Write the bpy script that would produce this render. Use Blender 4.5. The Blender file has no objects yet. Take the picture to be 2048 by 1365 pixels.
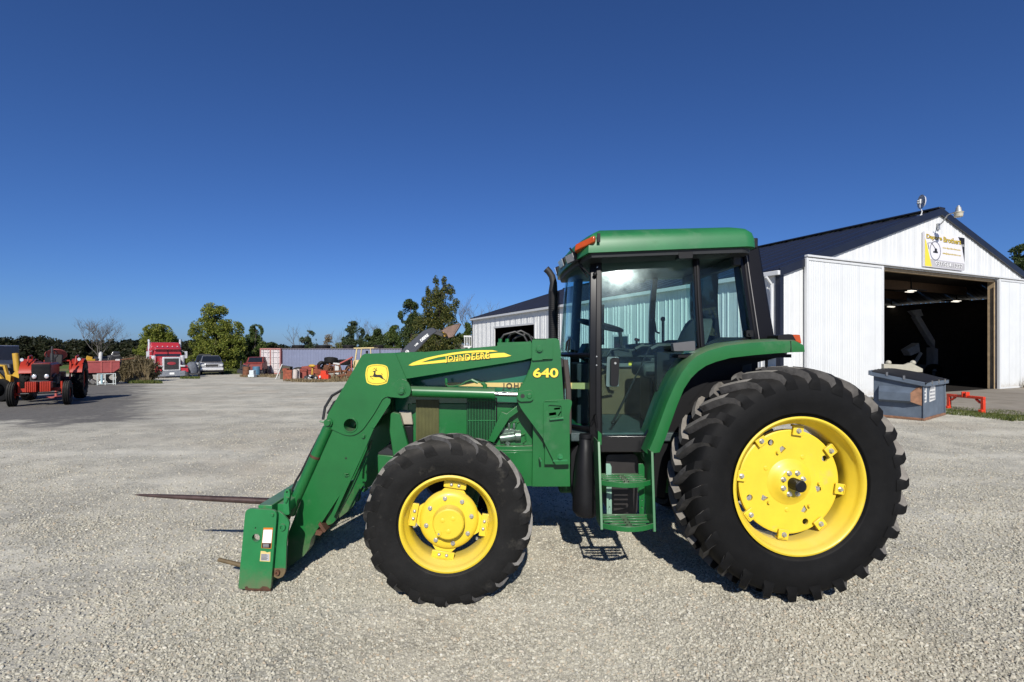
import bpy, bmesh, math, random
import numpy as np
from mathutils import Vector, Matrix, noise as mnoise
from mathutils.geometry import tessellate_polygon

sc = bpy.context.scene
COL = sc.collection
R = math.radians
random.seed(7)

# ------------------------------------------------------------------ camera
CZ, HY, F = 1.75, 697.0, 1006.0          # eye height, horizon row and focal length in the photograph's 2048 px frame
cam_d = bpy.data.cameras.new('camera')
cam_d.sensor_width = 36.0
cam_d.lens = F / 2048.0 * 36.0
cam_d.shift_y = (HY - 682.5) / 2048.0
cam_d.clip_start, cam_d.clip_end = 0.05, 3000
cam = bpy.data.objects.new('camera', cam_d)
cam.location = (0, 0, CZ)
cam.rotation_euler = (R(90), 0, 0)
COL.objects.link(cam)
sc.camera = cam

# ------------------------------------------------------------------ sky and sun
SUN_EL, SUN_DX, SUN_DY = 34.0, 0.012, -1.0       # direction towards the sun (behind the camera, a little to the right)
w = bpy.data.worlds.new('World'); sc.world = w; w.use_nodes = True
wn, wl = w.node_tree.nodes, w.node_tree.links
bg = wn['Background']
sky = wn.new('ShaderNodeTexSky'); sky.sky_type = 'NISHITA'
sky.sun_disc = False
sky.sun_elevation = R(SUN_EL)
sky.sun_rotation = math.atan2(SUN_DX, SUN_DY)
sky.altitude = 300; sky.air_density = 0.85; sky.dust_density = 0.6; sky.ozone_density = 10.0
tn = wn.new('ShaderNodeMix'); tn.data_type = 'RGBA'; tn.blend_type = 'MULTIPLY'; tn.inputs['Factor'].default_value = 1.0; tn.inputs['B'].default_value = (.85, .97, 1.20, 1)   # clear dry autumn air
wl.new(sky.outputs[0], tn.inputs['A']); wl.new(tn.outputs['Result'], bg.inputs[0])
bg.inputs[1].default_value = 0.069
sun_d = bpy.data.lights.new('sun', 'SUN'); sun_d.energy = 5.0; sun_d.angle = R(0.53); sun_d.color = (1.0, 0.955, 0.88)
sun = bpy.data.objects.new('sun', sun_d); COL.objects.link(sun)
sd = Vector((SUN_DX, SUN_DY, 0)).normalized() * math.cos(R(SUN_EL)) + Vector((0, 0, math.sin(R(SUN_EL))))
sun.rotation_euler = sd.to_track_quat('Z', 'Y').to_euler()
sun.location = (3, -6, 12)
sc.view_settings.view_transform = 'Standard'
sc.view_settings.look = 'None'
sc.view_settings.exposure = 0.17
sc.view_settings.gamma = 1.0
sc.view_settings.use_curve_mapping = False
sc.cycles.use_denoising = True
sc.cycles.max_bounces = 8
sc.cycles.transparent_max_bounces = 16
sc.cycles.sample_clamp_indirect = 6

# ------------------------------------------------------------------ helpers
def P(px, py, Y):
    return Vector(((px - 1024) / F * Y, Y, CZ - (py - HY) / F * Y))

def smooth(a, b, x):
    t = min(1, max(0, (x - a) / (b - a))); return t * t * (3 - 2 * t)

BU = Vector((0.9117, 0.4108)).normalized()     # along the barn's gable (to the right and away)
BV = Vector((-BU.y, BU.x))                     # along the barn's long side (away)
BC = Vector((8.5, 15.95))                      # near corner of the barn

def gz(X, Y):                                  # the yard falls away gently behind and to the left
    l = -((X - BC.x) * BU.x + (Y - BC.y) * BU.y)
    return -0.02 * (min(max(Y, 8), 52) - 8) * smooth(2, 12, l)

def GP(px, py):                                # ground point seen at a pixel
    Y = 20.0
    for _ in range(60):
        X = (px - 1024) / F * Y
        Y = 0.5 * Y + 0.5 * (CZ - gz(X, Y)) * F / max(4, (py - HY))
    X = (px - 1024) / F * Y
    return Vector((X, Y, gz(X, Y)))

def rnd(poly, r, n=4):                         # round the corners of a polygon
    out = []
    m = len(poly)
    for i in range(m):
        rr = r[i] if isinstance(r, (list, tuple)) else r
        p = Vector(poly[i]); a = Vector(poly[i - 1]) - p; b = Vector(poly[(i + 1) % m]) - p
        la, lb = a.length, b.length
        if rr <= 0 or la < 1e-6 or lb < 1e-6:
            out.append(tuple(p)); continue
        d = min(rr, la * .48, lb * .48)
        A = p + a / la * d; B = p + b / lb * d
        for k in range(n + 1):
            t = k / n
            out.append(tuple((1 - t) ** 2 * A + 2 * t * (1 - t) * p + t * t * B))
    return out

def circ(cx, cy, r, n=20, a0=0):
    return [(cx + r * math.cos(a0 + 2 * math.pi * i / n), cy + r * math.sin(a0 + 2 * math.pi * i / n)) for i in range(n)]

class MB:
    def __init__(s): s.v = []; s.f = []; s.m = []; s.mi = 0
    def mark(s): return len(s.v)
    def xf(s, i, M):
        for k in range(i, len(s.v)): s.v[k] = M @ s.v[k]
        return s
    def add(s, vs, fs):
        o = len(s.v); s.v += [Vector(p) for p in vs]
        for f in fs: s.f.append(tuple(o + k for k in f)); s.m.append(s.mi)
        return s
    def box(s, a, b):                          # two opposite corners
        x0, x1 = sorted((a[0], b[0])); y0, y1 = sorted((a[1], b[1])); z0, z1 = sorted((a[2], b[2]))
        return s.add([(x0, y0, z0), (x1, y0, z0), (x1, y1, z0), (x0, y1, z0), (x0, y0, z1), (x1, y0, z1), (x1, y1, z1), (x0, y1, z1)],
                     [(0, 3, 2, 1), (4, 5, 6, 7), (0, 1, 5, 4), (1, 2, 6, 5), (2, 3, 7, 6), (3, 0, 4, 7)])
    def cbox(s, c, d, rot=None):               # centre, size, rotation (Euler)
        i = s.mark(); s.box((-d[0] / 2, -d[1] / 2, -d[2] / 2), (d[0] / 2, d[1] / 2, d[2] / 2))
        M = Matrix.Translation(c)
        if rot is not None:
            from mathutils import Euler
            M = M @ Euler(rot).to_matrix().to_4x4()
        return s.xf(i, M)
    def bar(s, p0, p1, w, h, up=(0, 0, 1)):    # box beam between two points
        p0, p1 = Vector(p0), Vector(p1); d = p1 - p0; L = d.length; d.normalize()
        u = Vector(up); sx = d.cross(u)
        if sx.length < 1e-4: sx = d.cross(Vector((1, 0, 0)))
        sx.normalize(); u = sx.cross(d)
        vs = []
        for q in (p0, p1):
            for a, b in ((-1, -1), (1, -1), (1, 1), (-1, 1)): vs.append(q + sx * a * w / 2 + u * b * h / 2)
        return s.add(vs, [(3, 2, 1, 0), (4, 5, 6, 7), (0, 1, 5, 4), (1, 2, 6, 5), (2, 3, 7, 6), (3, 0, 4, 7)])
    def cyl(s, p0, p1, r0, r1=None, n=16, cap=True):
        if r1 is None: r1 = r0
        p0, p1 = Vector(p0), Vector(p1); d = (p1 - p0).normalized()
        a = d.orthogonal().normalized(); b = d.cross(a)
        vs = []
        for q, r in ((p0, r0), (p1, r1)):
            for k in range(n):
                t = 2 * math.pi * k / n; vs.append(q + (a * math.cos(t) + b * math.sin(t)) * r)
        fs = [(k, (k + 1) % n, n + (k + 1) % n, n + k) for k in range(n)]
        if cap: fs += [tuple(range(n - 1, -1, -1)), tuple(range(n, 2 * n))]
        return s.add(vs, fs)
    def tube(s, pts, r, n=8, cap=True):
        pts = [Vector(p) for p in pts]; m = len(pts)
        rs = r if isinstance(r, (list, tuple)) else [r] * m
        d0 = (pts[1] - pts[0]).normalized(); a = d0.orthogonal().normalized()
        vs = []
        for i, p in enumerate(pts):
            d = (pts[min(i + 1, m - 1)] - pts[max(i - 1, 0)]).normalized()
            a = (a - d * a.dot(d)).normalized(); b = d.cross(a)
            for k in range(n):
                t = 2 * math.pi * k / n; vs.append(p + (a * math.cos(t) + b * math.sin(t)) * rs[i])
        fs = []
        for i in range(m - 1):
            for k in range(n): fs.append((i * n + k, i * n + (k + 1) % n, (i + 1) * n + (k + 1) % n, (i + 1) * n + k))
        if cap: fs += [tuple(range(n - 1, -1, -1)), tuple(range((m - 1) * n, m * n))]
        return s.add(vs, fs)
    def lathe(s, prof, n=48, c=(0, 0, 0), closed=False):   # profile (r, y) about the Y axis
        c = Vector(c); m = len(prof); vs = []
        for k in range(n):
            t = 2 * math.pi * k / n
            for r, y in prof: vs.append(c + Vector((r * math.cos(t), y, r * math.sin(t))))
        fs = []
        for k in range(n):
            for j in range(m if closed else m - 1):
                j2 = (j + 1) % m; k2 = (k + 1) % n
                fs.append((k * m + j, k * m + j2, k2 * m + j2, k2 * m + j))
        return s.add(vs, fs)
    def prism(s, poly, y0, y1, holes=()):      # polygon in XZ, extruded along Y
        loops = [list(poly)] + [list(h) for h in holes]
        tri = tessellate_polygon([[Vector((p[0], p[1], 0)) for p in l] for l in loops])
        flat = [p for l in loops for p in l]; N = len(flat)
        vs = [(p[0], y0, p[1]) for p in flat] + [(p[0], y1, p[1]) for p in flat]
        fs = []
        for t in tri:
            a, b, c = t
            pa, pb, pc = flat[a], flat[b], flat[c]
            if (pb[0] - pa[0]) * (pc[1] - pa[1]) - (pb[1] - pa[1]) * (pc[0] - pa[0]) < 0: b, c = c, b
            fs.append((a, b, c)); fs.append((N + a, N + c, N + b))
        o = 0
        for li, l in enumerate(loops):
            m = len(l)
            A = sum(l[i][0] * l[(i + 1) % m][1] - l[(i + 1) % m][0] * l[i][1] for i in range(m))
            ccw = A > 0
            if li: ccw = not ccw
            for i in range(m):
                i0, i1 = o + i, o + (i + 1) % m
                fs.append((i0, N + i0, N + i1, i1) if ccw else (i0, i1, N + i1, N + i0))
            o += m
        return s.add(vs, fs)
    def pp(s, pxpoly, Y, dY, holes=()):        # polygon read at depth Y, extruded away from there
        cv = lambda l: [(P(x, y, Y).x, P(x, y, Y).z) for x, y in l]
        return s.prism(cv(pxpoly), Y, Y + dY, [cv(h) for h in holes])
    def grid(s, rows, t=None):                 # rows of points; optional thickness vector
        n = len(rows[0]); m = len(rows)
        vs = [p for r_ in rows for p in r_]
        fs = [(i * n + j, i * n + j + 1, (i + 1) * n + j + 1, (i + 1) * n + j) for i in range(m - 1) for j in range(n - 1)]
        if t is None: return s.add(vs, fs)
        t = Vector(t); N = len(vs)
        vs2 = [Vector(p) + t for p in vs]
        fs2 = [tuple(N + k for k in reversed(f)) for f in fs]
        edge = [(0, j) for j in range(n)] + [(i, n - 1) for i in range(1, m)] + [(m - 1, j) for j in range(n - 2, -1, -1)] + [(i, 0) for i in range(m - 2, 0, -1)]
        ids = [a * n + b for a, b in edge]; E = len(ids)
        fs3 = [(ids[(k + 1) % E], ids[k], N + ids[k], N + ids[(k + 1) % E]) for k in range(E)]
        return s.add(list(vs) + vs2, fs + fs2 + fs3)
    def loft(s, rings, cap=True):
        n = len(rings[0]); m = len(rings)
        vs = [p for r_ in rings for p in r_]
        fs = [(i * n + k, i * n + (k + 1) % n, (i + 1) * n + (k + 1) % n, (i + 1) * n + k) for i in range(m - 1) for k in range(n)]
        if cap: fs += [tuple(range(n - 1, -1, -1)), tuple(range((m - 1) * n, m * n))]
        return s.add(vs, fs)
    def ball(s, c, r, n=10, m=6):
        c = Vector(c); rs = r if isinstance(r, (list, tuple)) else (r, r, r)
        rings = []
        for i in range(1, m):
            t = math.pi * i / m
            rings.append([c + Vector((rs[0] * math.sin(t) * math.cos(2 * math.pi * k / n), rs[1] * math.sin(t) * math.sin(2 * math.pi * k / n), -rs[2] * math.cos(t))) for k in range(n)])
        o = s.mark(); s.loft(rings, cap=False); N = len(rings)
        b = len(s.v); s.v += [c + Vector((0, 0, -rs[2])), c + Vector((0, 0, rs[2]))]
        for k in range(n):
            s.f.append((o + (k + 1) % n, o + k, b)); s.m.append(s.mi)
            s.f.append((o + (N - 1) * n + k, o + (N - 1) * n + (k + 1) % n, b + 1)); s.m.append(s.mi)
        return s
    def mirror_y(s, yc):
        q = MB(); q.v = [Vector((p.x, 2 * yc - p.y, p.z)) for p in s.v]; q.f = [tuple(reversed(f)) for f in s.f]; q.m = list(s.m)
        return q
    def mesh(s, name, mats, off=None, sm=35, fix=False):
        me = bpy.data.meshes.new(name)
        o = Vector(off) if off is not None else Vector((0, 0, 0))
        me.from_pydata([tuple(p - o) for p in s.v], [], s.f)
        for m_ in (mats if isinstance(mats, (list, tuple)) else [mats]): me.materials.append(m_)
        if s.m and max(s.m) > 0: me.polygons.foreach_set('material_index', s.m)
        if fix:
            bm = bmesh.new(); bm.from_mesh(me); bmesh.ops.recalc_face_normals(bm, faces=bm.faces); bm.to_mesh(me); bm.free()
        if sm:
            me.polygons.foreach_set('use_smooth', [True] * len(me.polygons))
            me.set_sharp_from_angle(angle=R(sm))
        me.update()
        return me
    def build(s, name, mats, parent=None, bev=0, sm=35, fix=True, seg=2):
        off = ORG.get(parent, None) if parent is not None else None
        me = s.mesh(name, mats, off, sm, fix)
        ob = bpy.data.objects.new(name, me); COL.objects.link(ob)
        if parent is not None:
            ob.parent = parent; ORG[ob] = ORG.get(parent, Vector((0, 0, 0)))
        if bev:
            b = ob.modifiers.new('bevel', 'BEVEL'); b.width = bev; b.segments = seg; b.limit_method = 'ANGLE'; b.angle_limit = R(40)
            b.harden_normals = False
        return ob

ORG = {}
def tag(o, label, cat, group=None, kind=None):
    if label: o['label'] = label
    if cat: o['category'] = cat
    if group: o['group'] = group
    if kind: o['kind'] = kind
    return o
def thing(name, label, cat, loc=(0, 0, 0), rotz=0, group=None, world=False, kind=None):
    o = bpy.data.objects.new(name, None); COL.objects.link(o)
    o.empty_display_size = 0.2
    o.location = loc; o.rotation_euler = (0, 0, rotz)
    tag(o, label, cat, group, kind)
    ORG[o] = Vector(loc) if world else Vector((0, 0, 0))
    return o
def inst(src, parent, loc=None, rot=None, name=None):          # another object on the same mesh
    c = src.copy(); COL.objects.link(c); c.parent = parent
    if name: c.name = name
    if loc is not None: c.location = loc
    if rot is not None: c.rotation_euler = rot
    if parent is not None: ORG[c] = ORG.get(parent, Vector((0, 0, 0)))
    return c
def copy_tree(o, parent=None):
    c = o.copy(); COL.objects.link(c); c.parent = parent
    ORG[c] = ORG.get(o, Vector((0, 0, 0)))
    for ch in list(o.children): copy_tree(ch, c)
    return c

# ------------------------------------------------------------------ materials
MATS = {}
def nodes_of(m):
    m.use_nodes = True
    return m.node_tree.nodes, m.node_tree.links, m.node_tree.nodes['Principled BSDF']
def ramp(n, stops):
    r = n.new('ShaderNodeValToRGB'); e = r.color_ramp.elements
    while len(e) < len(stops): e.new(0.5)
    for k, (p, c) in enumerate(stops):
        e[k].position = p; e[k].color = (c[0], c[1], c[2], 1)
    return r
def M_(name, col, rough=0.5, metal=0.0, var=0.12, scale=6.0, bump=0.0, bscale=60.0, spec=0.5, coat=0.0, dirt=None, dirt_amt=0.5, dirt_scale=3.0, emit=None, rvar=0.0, splash=None, topdust=None):
    if name in MATS: return MATS[name]
    m = bpy.data.materials.new(name); n, l, b = nodes_of(m)
    tc = n.new('ShaderNodeTexCoord')
    nz = n.new('ShaderNodeTexNoise'); nz.inputs['Scale'].default_value = scale; nz.inputs['Detail'].default_value = 6; nz.inputs['Roughness'].default_value = .65
    l.new(tc.outputs['Object'], nz.inputs['Vector'])
    lo = [max(0, c * (1 - var)) for c in col]; hi = [min(1, c * (1 + var)) for c in col]
    rp = ramp(n, [(0.3, lo), (0.7, hi)]); l.new(nz.outputs['Fac'], rp.inputs['Fac'])
    out = rp.outputs['Color']
    if dirt is not None:
        n2 = n.new('ShaderNodeTexNoise'); n2.inputs['Scale'].default_value = dirt_scale; n2.inputs['Detail'].default_value = 8; n2.inputs['Roughness'].default_value = .7
        l.new(tc.outputs['Object'], n2.inputs['Vector'])
        t0 = 0.72 - 0.35 * dirt_amt
        mk = ramp(n, [(t0, (0, 0, 0)), (min(.99, t0 + .16), (1, 1, 1))]); l.new(n2.outputs['Fac'], mk.inputs['Fac'])
        mx = n.new('ShaderNodeMix'); mx.data_type = 'RGBA'
        l.new(mk.outputs['Color'], mx.inputs['Factor']); l.new(out, mx.inputs['A']); mx.inputs['B'].default_value = (*dirt, 1)
        out = mx.outputs['Result']
        if metal == 0 and rough < .6:
            mr = n.new('ShaderNodeMapRange'); l.new(mk.outputs['Color'], mr.inputs['Value']); mr.inputs['To Min'].default_value = rough; mr.inputs['To Max'].default_value = .75
            l.new(mr.outputs[0], b.inputs['Roughness'])
    if splash is not None:                       # mud thrown up from the yard: colour, height in metres, amount
        sc_, sh_, sa_ = splash
        sz = n.new('ShaderNodeSeparateXYZ'); l.new(tc.outputs['Object'], sz.inputs[0])
        n4 = n.new('ShaderNodeTexNoise'); n4.inputs['Scale'].default_value = 9; n4.inputs['Detail'].default_value = 8; n4.inputs['Roughness'].default_value = .75; l.new(tc.outputs['Object'], n4.inputs['Vector'])
        ma = n.new('ShaderNodeMath'); ma.operation = 'MULTIPLY_ADD'; l.new(n4.outputs['Fac'], ma.inputs[0]); ma.inputs[1].default_value = sh_ * 1.6; l.new(sz.outputs[2], ma.inputs[2])
        mr4 = n.new('ShaderNodeMapRange'); mr4.interpolation_type = 'SMOOTHSTEP'; l.new(ma.outputs[0], mr4.inputs['Value'])
        for k_, x_ in zip(('From Min', 'From Max', 'To Min', 'To Max'), (sh_ * .7, sh_ * 1.6, sa_, 0)): mr4.inputs[k_].default_value = x_
        m4 = n.new('ShaderNodeMix'); m4.data_type = 'RGBA'; l.new(mr4.outputs[0], m4.inputs['Factor']); l.new(out, m4.inputs['A']); m4.inputs['B'].default_value = (*sc_, 1); out = m4.outputs['Result']
    if topdust is not None:                      # dust settled on upward-facing surfaces: colour, amount
        ge = n.new('ShaderNodeNewGeometry'); sn = n.new('ShaderNodeSeparateXYZ'); l.new(ge.outputs['Normal'], sn.inputs[0])
        m5 = n.new('ShaderNodeMapRange'); m5.interpolation_type = 'SMOOTHSTEP'; l.new(sn.outputs[2], m5.inputs['Value']); m5.inputs['From Min'].default_value = .25; m5.inputs['From Max'].default_value = .9
        m6 = n.new('ShaderNodeMath'); m6.operation = 'MULTIPLY'; l.new(m5.outputs[0], m6.inputs[0]); l.new(nz.outputs['Fac'], m6.inputs[1])
        m7 = n.new('ShaderNodeMath'); m7.operation = 'MULTIPLY'; m7.use_clamp = True; l.new(m6.outputs[0], m7.inputs[0]); m7.inputs[1].default_value = topdust[1] * 2
        m8 = n.new('ShaderNodeMix'); m8.data_type = 'RGBA'; l.new(m7.outputs[0], m8.inputs['Factor']); l.new(out, m8.inputs['A']); m8.inputs['B'].default_value = (*topdust[0], 1); out = m8.outputs['Result']
    l.new(out, b.inputs['Base Color'])
    b.inputs['Roughness'].default_value = rough; b.inputs['Metallic'].default_value = metal
    b.inputs['Specular IOR Level'].default_value = spec
    b.inputs['Coat Weight'].default_value = coat; b.inputs['Coat Roughness'].default_value = 0.12
    if rvar and dirt is None:
        mr = n.new('ShaderNodeMapRange'); l.new(nz.outputs['Fac'], mr.inputs['Value']); mr.inputs['From Min'].default_value = .3; mr.inputs['From Max'].default_value = .7
        mr.inputs['To Min'].default_value = max(.02, rough - rvar); mr.inputs['To Max'].default_value = min(1, rough + rvar); l.new(mr.outputs[0], b.inputs['Roughness'])
    if bump:
        n3 = n.new('ShaderNodeTexNoise'); n3.inputs['Scale'].default_value = bscale; n3.inputs['Detail'].default_value = 4
        l.new(tc.outputs['Object'], n3.inputs['Vector'])
        bp = n.new('ShaderNodeBump'); bp.inputs['Strength'].default_value = bump; bp.inputs['Distance'].default_value = .01
        l.new(n3.outputs['Fac'], bp.inputs['Height']); l.new(bp.outputs['Normal'], b.inputs['Normal'])
    if emit:
        b.inputs['Emission Color'].default_value = (*emit[0], 1); b.inputs['Emission Strength'].default_value = emit[1]
    MATS[name] = m
    return m
def glass_mat(name, tint, refl_rough=0.02, haze=0.0, fac=0.08):
    m = bpy.data.materials.new(name); m.use_nodes = True; n, l = m.node_tree.nodes, m.node_tree.links
    n.remove(n['Principled BSDF'])
    tr = n.new('ShaderNodeBsdfTransparent'); tr.inputs[0].default_value = (*tint, 1)
    gl = n.new('ShaderNodeBsdfGlossy'); gl.inputs['Roughness'].default_value = refl_rough; gl.inputs['Color'].default_value = (.9, .97, 1, 1)
    ge = n.new('ShaderNodeNewGeometry'); dt = n.new('ShaderNodeVectorMath'); dt.operation = 'DOT_PRODUCT'; l.new(ge.outputs['Normal'], dt.inputs[0]); l.new(ge.outputs['Incoming'], dt.inputs[1])
    def mt(op, a, b=None):
        q = n.new('ShaderNodeMath'); q.operation = op
        for k, v in enumerate((a, b)):
            if v is None: continue
            if isinstance(v, (int, float)): q.inputs[k].default_value = v
            else: l.new(v, q.inputs[k])
        return q
    ad = mt('MULTIPLY_ADD', mt('POWER', mt('SUBTRACT', 1.0, mt('ABSOLUTE', dt.outputs['Value']).outputs[0]).outputs[0], 5.0).outputs[0], .55); ad.inputs[2].default_value = fac
    mx = n.new('ShaderNodeMixShader'); l.new(ad.outputs[0], mx.inputs[0]); l.new(tr.outputs[0], mx.inputs[1]); l.new(gl.outputs[0], mx.inputs[2])
    out = mx.outputs[0]
    if haze:                                     # dust film that scatters the sun
        tc = n.new('ShaderNodeTexCoord'); nz = n.new('ShaderNodeTexNoise'); nz.inputs['Scale'].default_value = 9; nz.inputs['Detail'].default_value = 9; nz.inputs['Roughness'].default_value = .75
        l.new(tc.outputs['Object'], nz.inputs['Vector'])
        g2 = n.new('ShaderNodeBsdfGlossy'); g2.inputs['Roughness'].default_value = .20; g2.inputs['Color'].default_value = (.85, .97, 1, 1)
        mr = n.new('ShaderNodeMapRange'); l.new(nz.outputs['Fac'], mr.inputs['Value']); mr.inputs['From Min'].default_value = .3; mr.inputs['From Max'].default_value = .72
        mr.inputs['To Min'].default_value = haze * .25; mr.inputs['To Max'].default_value = haze
        m2 = n.new('ShaderNodeMixShader'); l.new(mr.outputs[0], m2.inputs[0]); l.new(out, m2.inputs[1]); l.new(g2.outputs[0], m2.inputs[2]); out = m2.outputs[0]
    l.new(out, n['Material Output'].inputs['Surface'])
    MATS[name] = m
    return m

GREEN = M_('green_paint', (0.009, 0.112, 0.026), .36, var=.12, scale=4, coat=.15, dirt=(.026, .115, .038), dirt_amt=.36, dirt_scale=3.2, bump=.03, bscale=25, splash=((.16, .15, .10), .55, .55), topdust=((.20, .19, .15), .35))
GREEN_W = M_('green_paint_worn', (0.016, 0.165, 0.050), .42, var=.1, scale=7, dirt=(.13, .075, .035), dirt_amt=.22, dirt_scale=9, bump=.03, bscale=40, splash=((.15, .13, .08), .28, .6), topdust=((.20, .19, .15), .4))
GREEN_R = M_('green_roof_paint', (0.018, 0.140, 0.045), .42, var=.08, coat=.05, dirt=(.045, .145, .065), dirt_amt=.4, dirt_scale=2.5)
YEL = M_('yellow_paint', (0.68, 0.50, 0.032), .42, var=.07, coat=.05, dirt=(.52, .40, .10), dirt_amt=.35, dirt_scale=5, topdust=((.45, .38, .20), .3))
YELD = M_('yellow_decal', (0.76, 0.58, 0.05), .45, var=.03)
YELC = M_('cream_yellow_decal', (0.62, 0.47, 0.18), .5, var=.04)
BLKD = M_('black_decal', (0.012, 0.010, 0.008), .5, var=.05)
BLK = M_('black_paint', (0.005, 0.005, 0.006), .3, var=.2, coat=.1, spec=.3)
BLKP = M_('black_plastic', (0.007, 0.007, 0.008), .5, var=.25, bump=.05, bscale=250, spec=.25)
RUB = M_('tyre_rubber', (0.0058, 0.0058, 0.0060), .66, var=.3, scale=7, dirt=(.030, .027, .024), dirt_amt=.10, dirt_scale=4.5, bump=.10, bscale=90, spec=.14, topdust=((.06, .055, .048), .22))
RUBW = M_('tyre_rubber_worn', (0.010, 0.0098, 0.0095), .72, var=.35, scale=7, dirt=(.050, .046, .038), dirt_amt=.42, dirt_scale=5, bump=.18, bscale=90, spec=.16, topdust=((.09, .083, .072), .4))
LUGD = M_('dusty_sunlit_tread', (0.070, 0.066, 0.062), .85, var=.5, scale=11, dirt=(.010, .010, .010), dirt_amt=.45, dirt_scale=6, bump=.2, bscale=80, spec=.3, topdust=((.24, .22, .19), .8))  # dust grey, lightened further to paint sunlight on the lug faces
LUGW = M_('worn_dusty_sunlit_tread', (0.080, 0.077, 0.074), .85, var=.4, scale=14, dirt=(.014, .013, .012), dirt_amt=.5, dirt_scale=5, bump=.3, bscale=90, spec=.3, topdust=((.26, .245, .22), .8))  # worn front lugs: dust plus the same painted sunlit tone
CHR = M_('chrome_rod', (0.8, 0.78, 0.76), .08, metal=1, var=.03)
STEEL = M_('bare_steel', (0.42, 0.41, 0.39), .35, metal=.8, var=.15)
ZINC = M_('zinc_bolt', (0.55, 0.54, 0.5), .3, metal=.7, var=.15, scale=40)
RUST = M_('rusty_steel', (0.085, 0.036, 0.018), .75, var=.45, scale=12, bump=.25, bscale=70)
SPEAR = M_('brown_spear_steel', (0.075, 0.048, 0.042), .42, metal=.4, var=.35, scale=15, bump=.08)
GLASS = glass_mat('cab_glass', (.82, .94, .925), .05, haze=.020, fac=.004)
GLASSW = glass_mat('windscreen_glass', (.76, .89, .91), .02, haze=.002, fac=.012)
ORL = M_('orange_lens', (0.42, 0.06, 0.006), .25, var=.2, coat=.4)
REDL = M_('red_lens', (0.40, 0.012, 0.006), .25, var=.2, coat=.4)
LENS = M_('lamp_lens', (0.72, 0.74, 0.75), .12, metal=.5, var=.1)
HOSE = M_('hose_rubber', (0.012, 0.012, 0.012), .45, var=.2)
DARKIN = M_('dark_interior', (0.011, 0.013, 0.015), .6, var=.2)
TANIN = M_('brown_interior_panel', (0.085, 0.052, 0.024), .7, var=.12)
GREYP = M_('grey_plastic', (0.10, 0.10, 0.105), .5, var=.1)
WHITE = M_('white_decal', (0.78, 0.78, 0.76), .5, var=.03)
WARN = M_('warning_orange', (0.55, 0.16, 0.012), .5, var=.03)

def text(s, size, mat, M, parent, name='lettering', ext=.0006, offset=0.0, align='LEFT', sx=1.0, font_space=1.0, fit=None):
    cu = bpy.data.curves.new(name, 'FONT'); cu.body = s; cu.size = size; cu.extrude = ext; cu.offset = offset
    cu.align_x = align; cu.align_y = 'CENTER'; cu.resolution_u = 3; cu.space_character = font_space
    tmp = bpy.data.objects.new(name, cu); COL.objects.link(tmp)
    bpy.context.view_layer.update()
    me = bpy.data.meshes.new_from_object(tmp.evaluated_get(bpy.context.evaluated_depsgraph_get()))
    bpy.data.objects.remove(tmp); bpy.data.curves.remove(cu)
    me.name = name
    if fit:
        co = np.array([v.co[:] for v in me.vertices]); lo, hi = co.min(0), co.max(0)
        me.transform(Matrix.Diagonal((fit[0] / (hi[0] - lo[0]), fit[1] / (hi[1] - lo[1]) if fit[1] else 1, 1, 1)) @ Matrix.Translation((-lo[0], -(lo[1] + hi[1]) / 2, 0)))
    off = ORG.get(parent, Vector((0, 0, 0)))
    me.transform(Matrix.Translation(-off) @ M @ Matrix.Diagonal((sx, 1, 1, 1)))
    me.materials.clear(); me.materials.append(mat)
    ob = bpy.data.objects.new(name, me); COL.objects.link(ob); ob.parent = parent
    ORG[ob] = off
    return ob
def face_frame(o, ex, ey):                     # matrix with text x along ex, y along ey, z out of the face
    ex = Vector(ex).normalized(); ey = Vector(ey); ey = (ey - ex * ey.dot(ex)).normalized(); ez = ex.cross(ey)
    M = Matrix((ex, ey, ez)).transposed().to_4x4(); M.translation = Vector(o)
    return M

# ================================================================== GROUND
def vnoise(x, y, s, seed=0):
    return mnoise.noise(Vector((x * s + seed * 17.3, y * s - seed * 9.1, seed * 3.7)))

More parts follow.
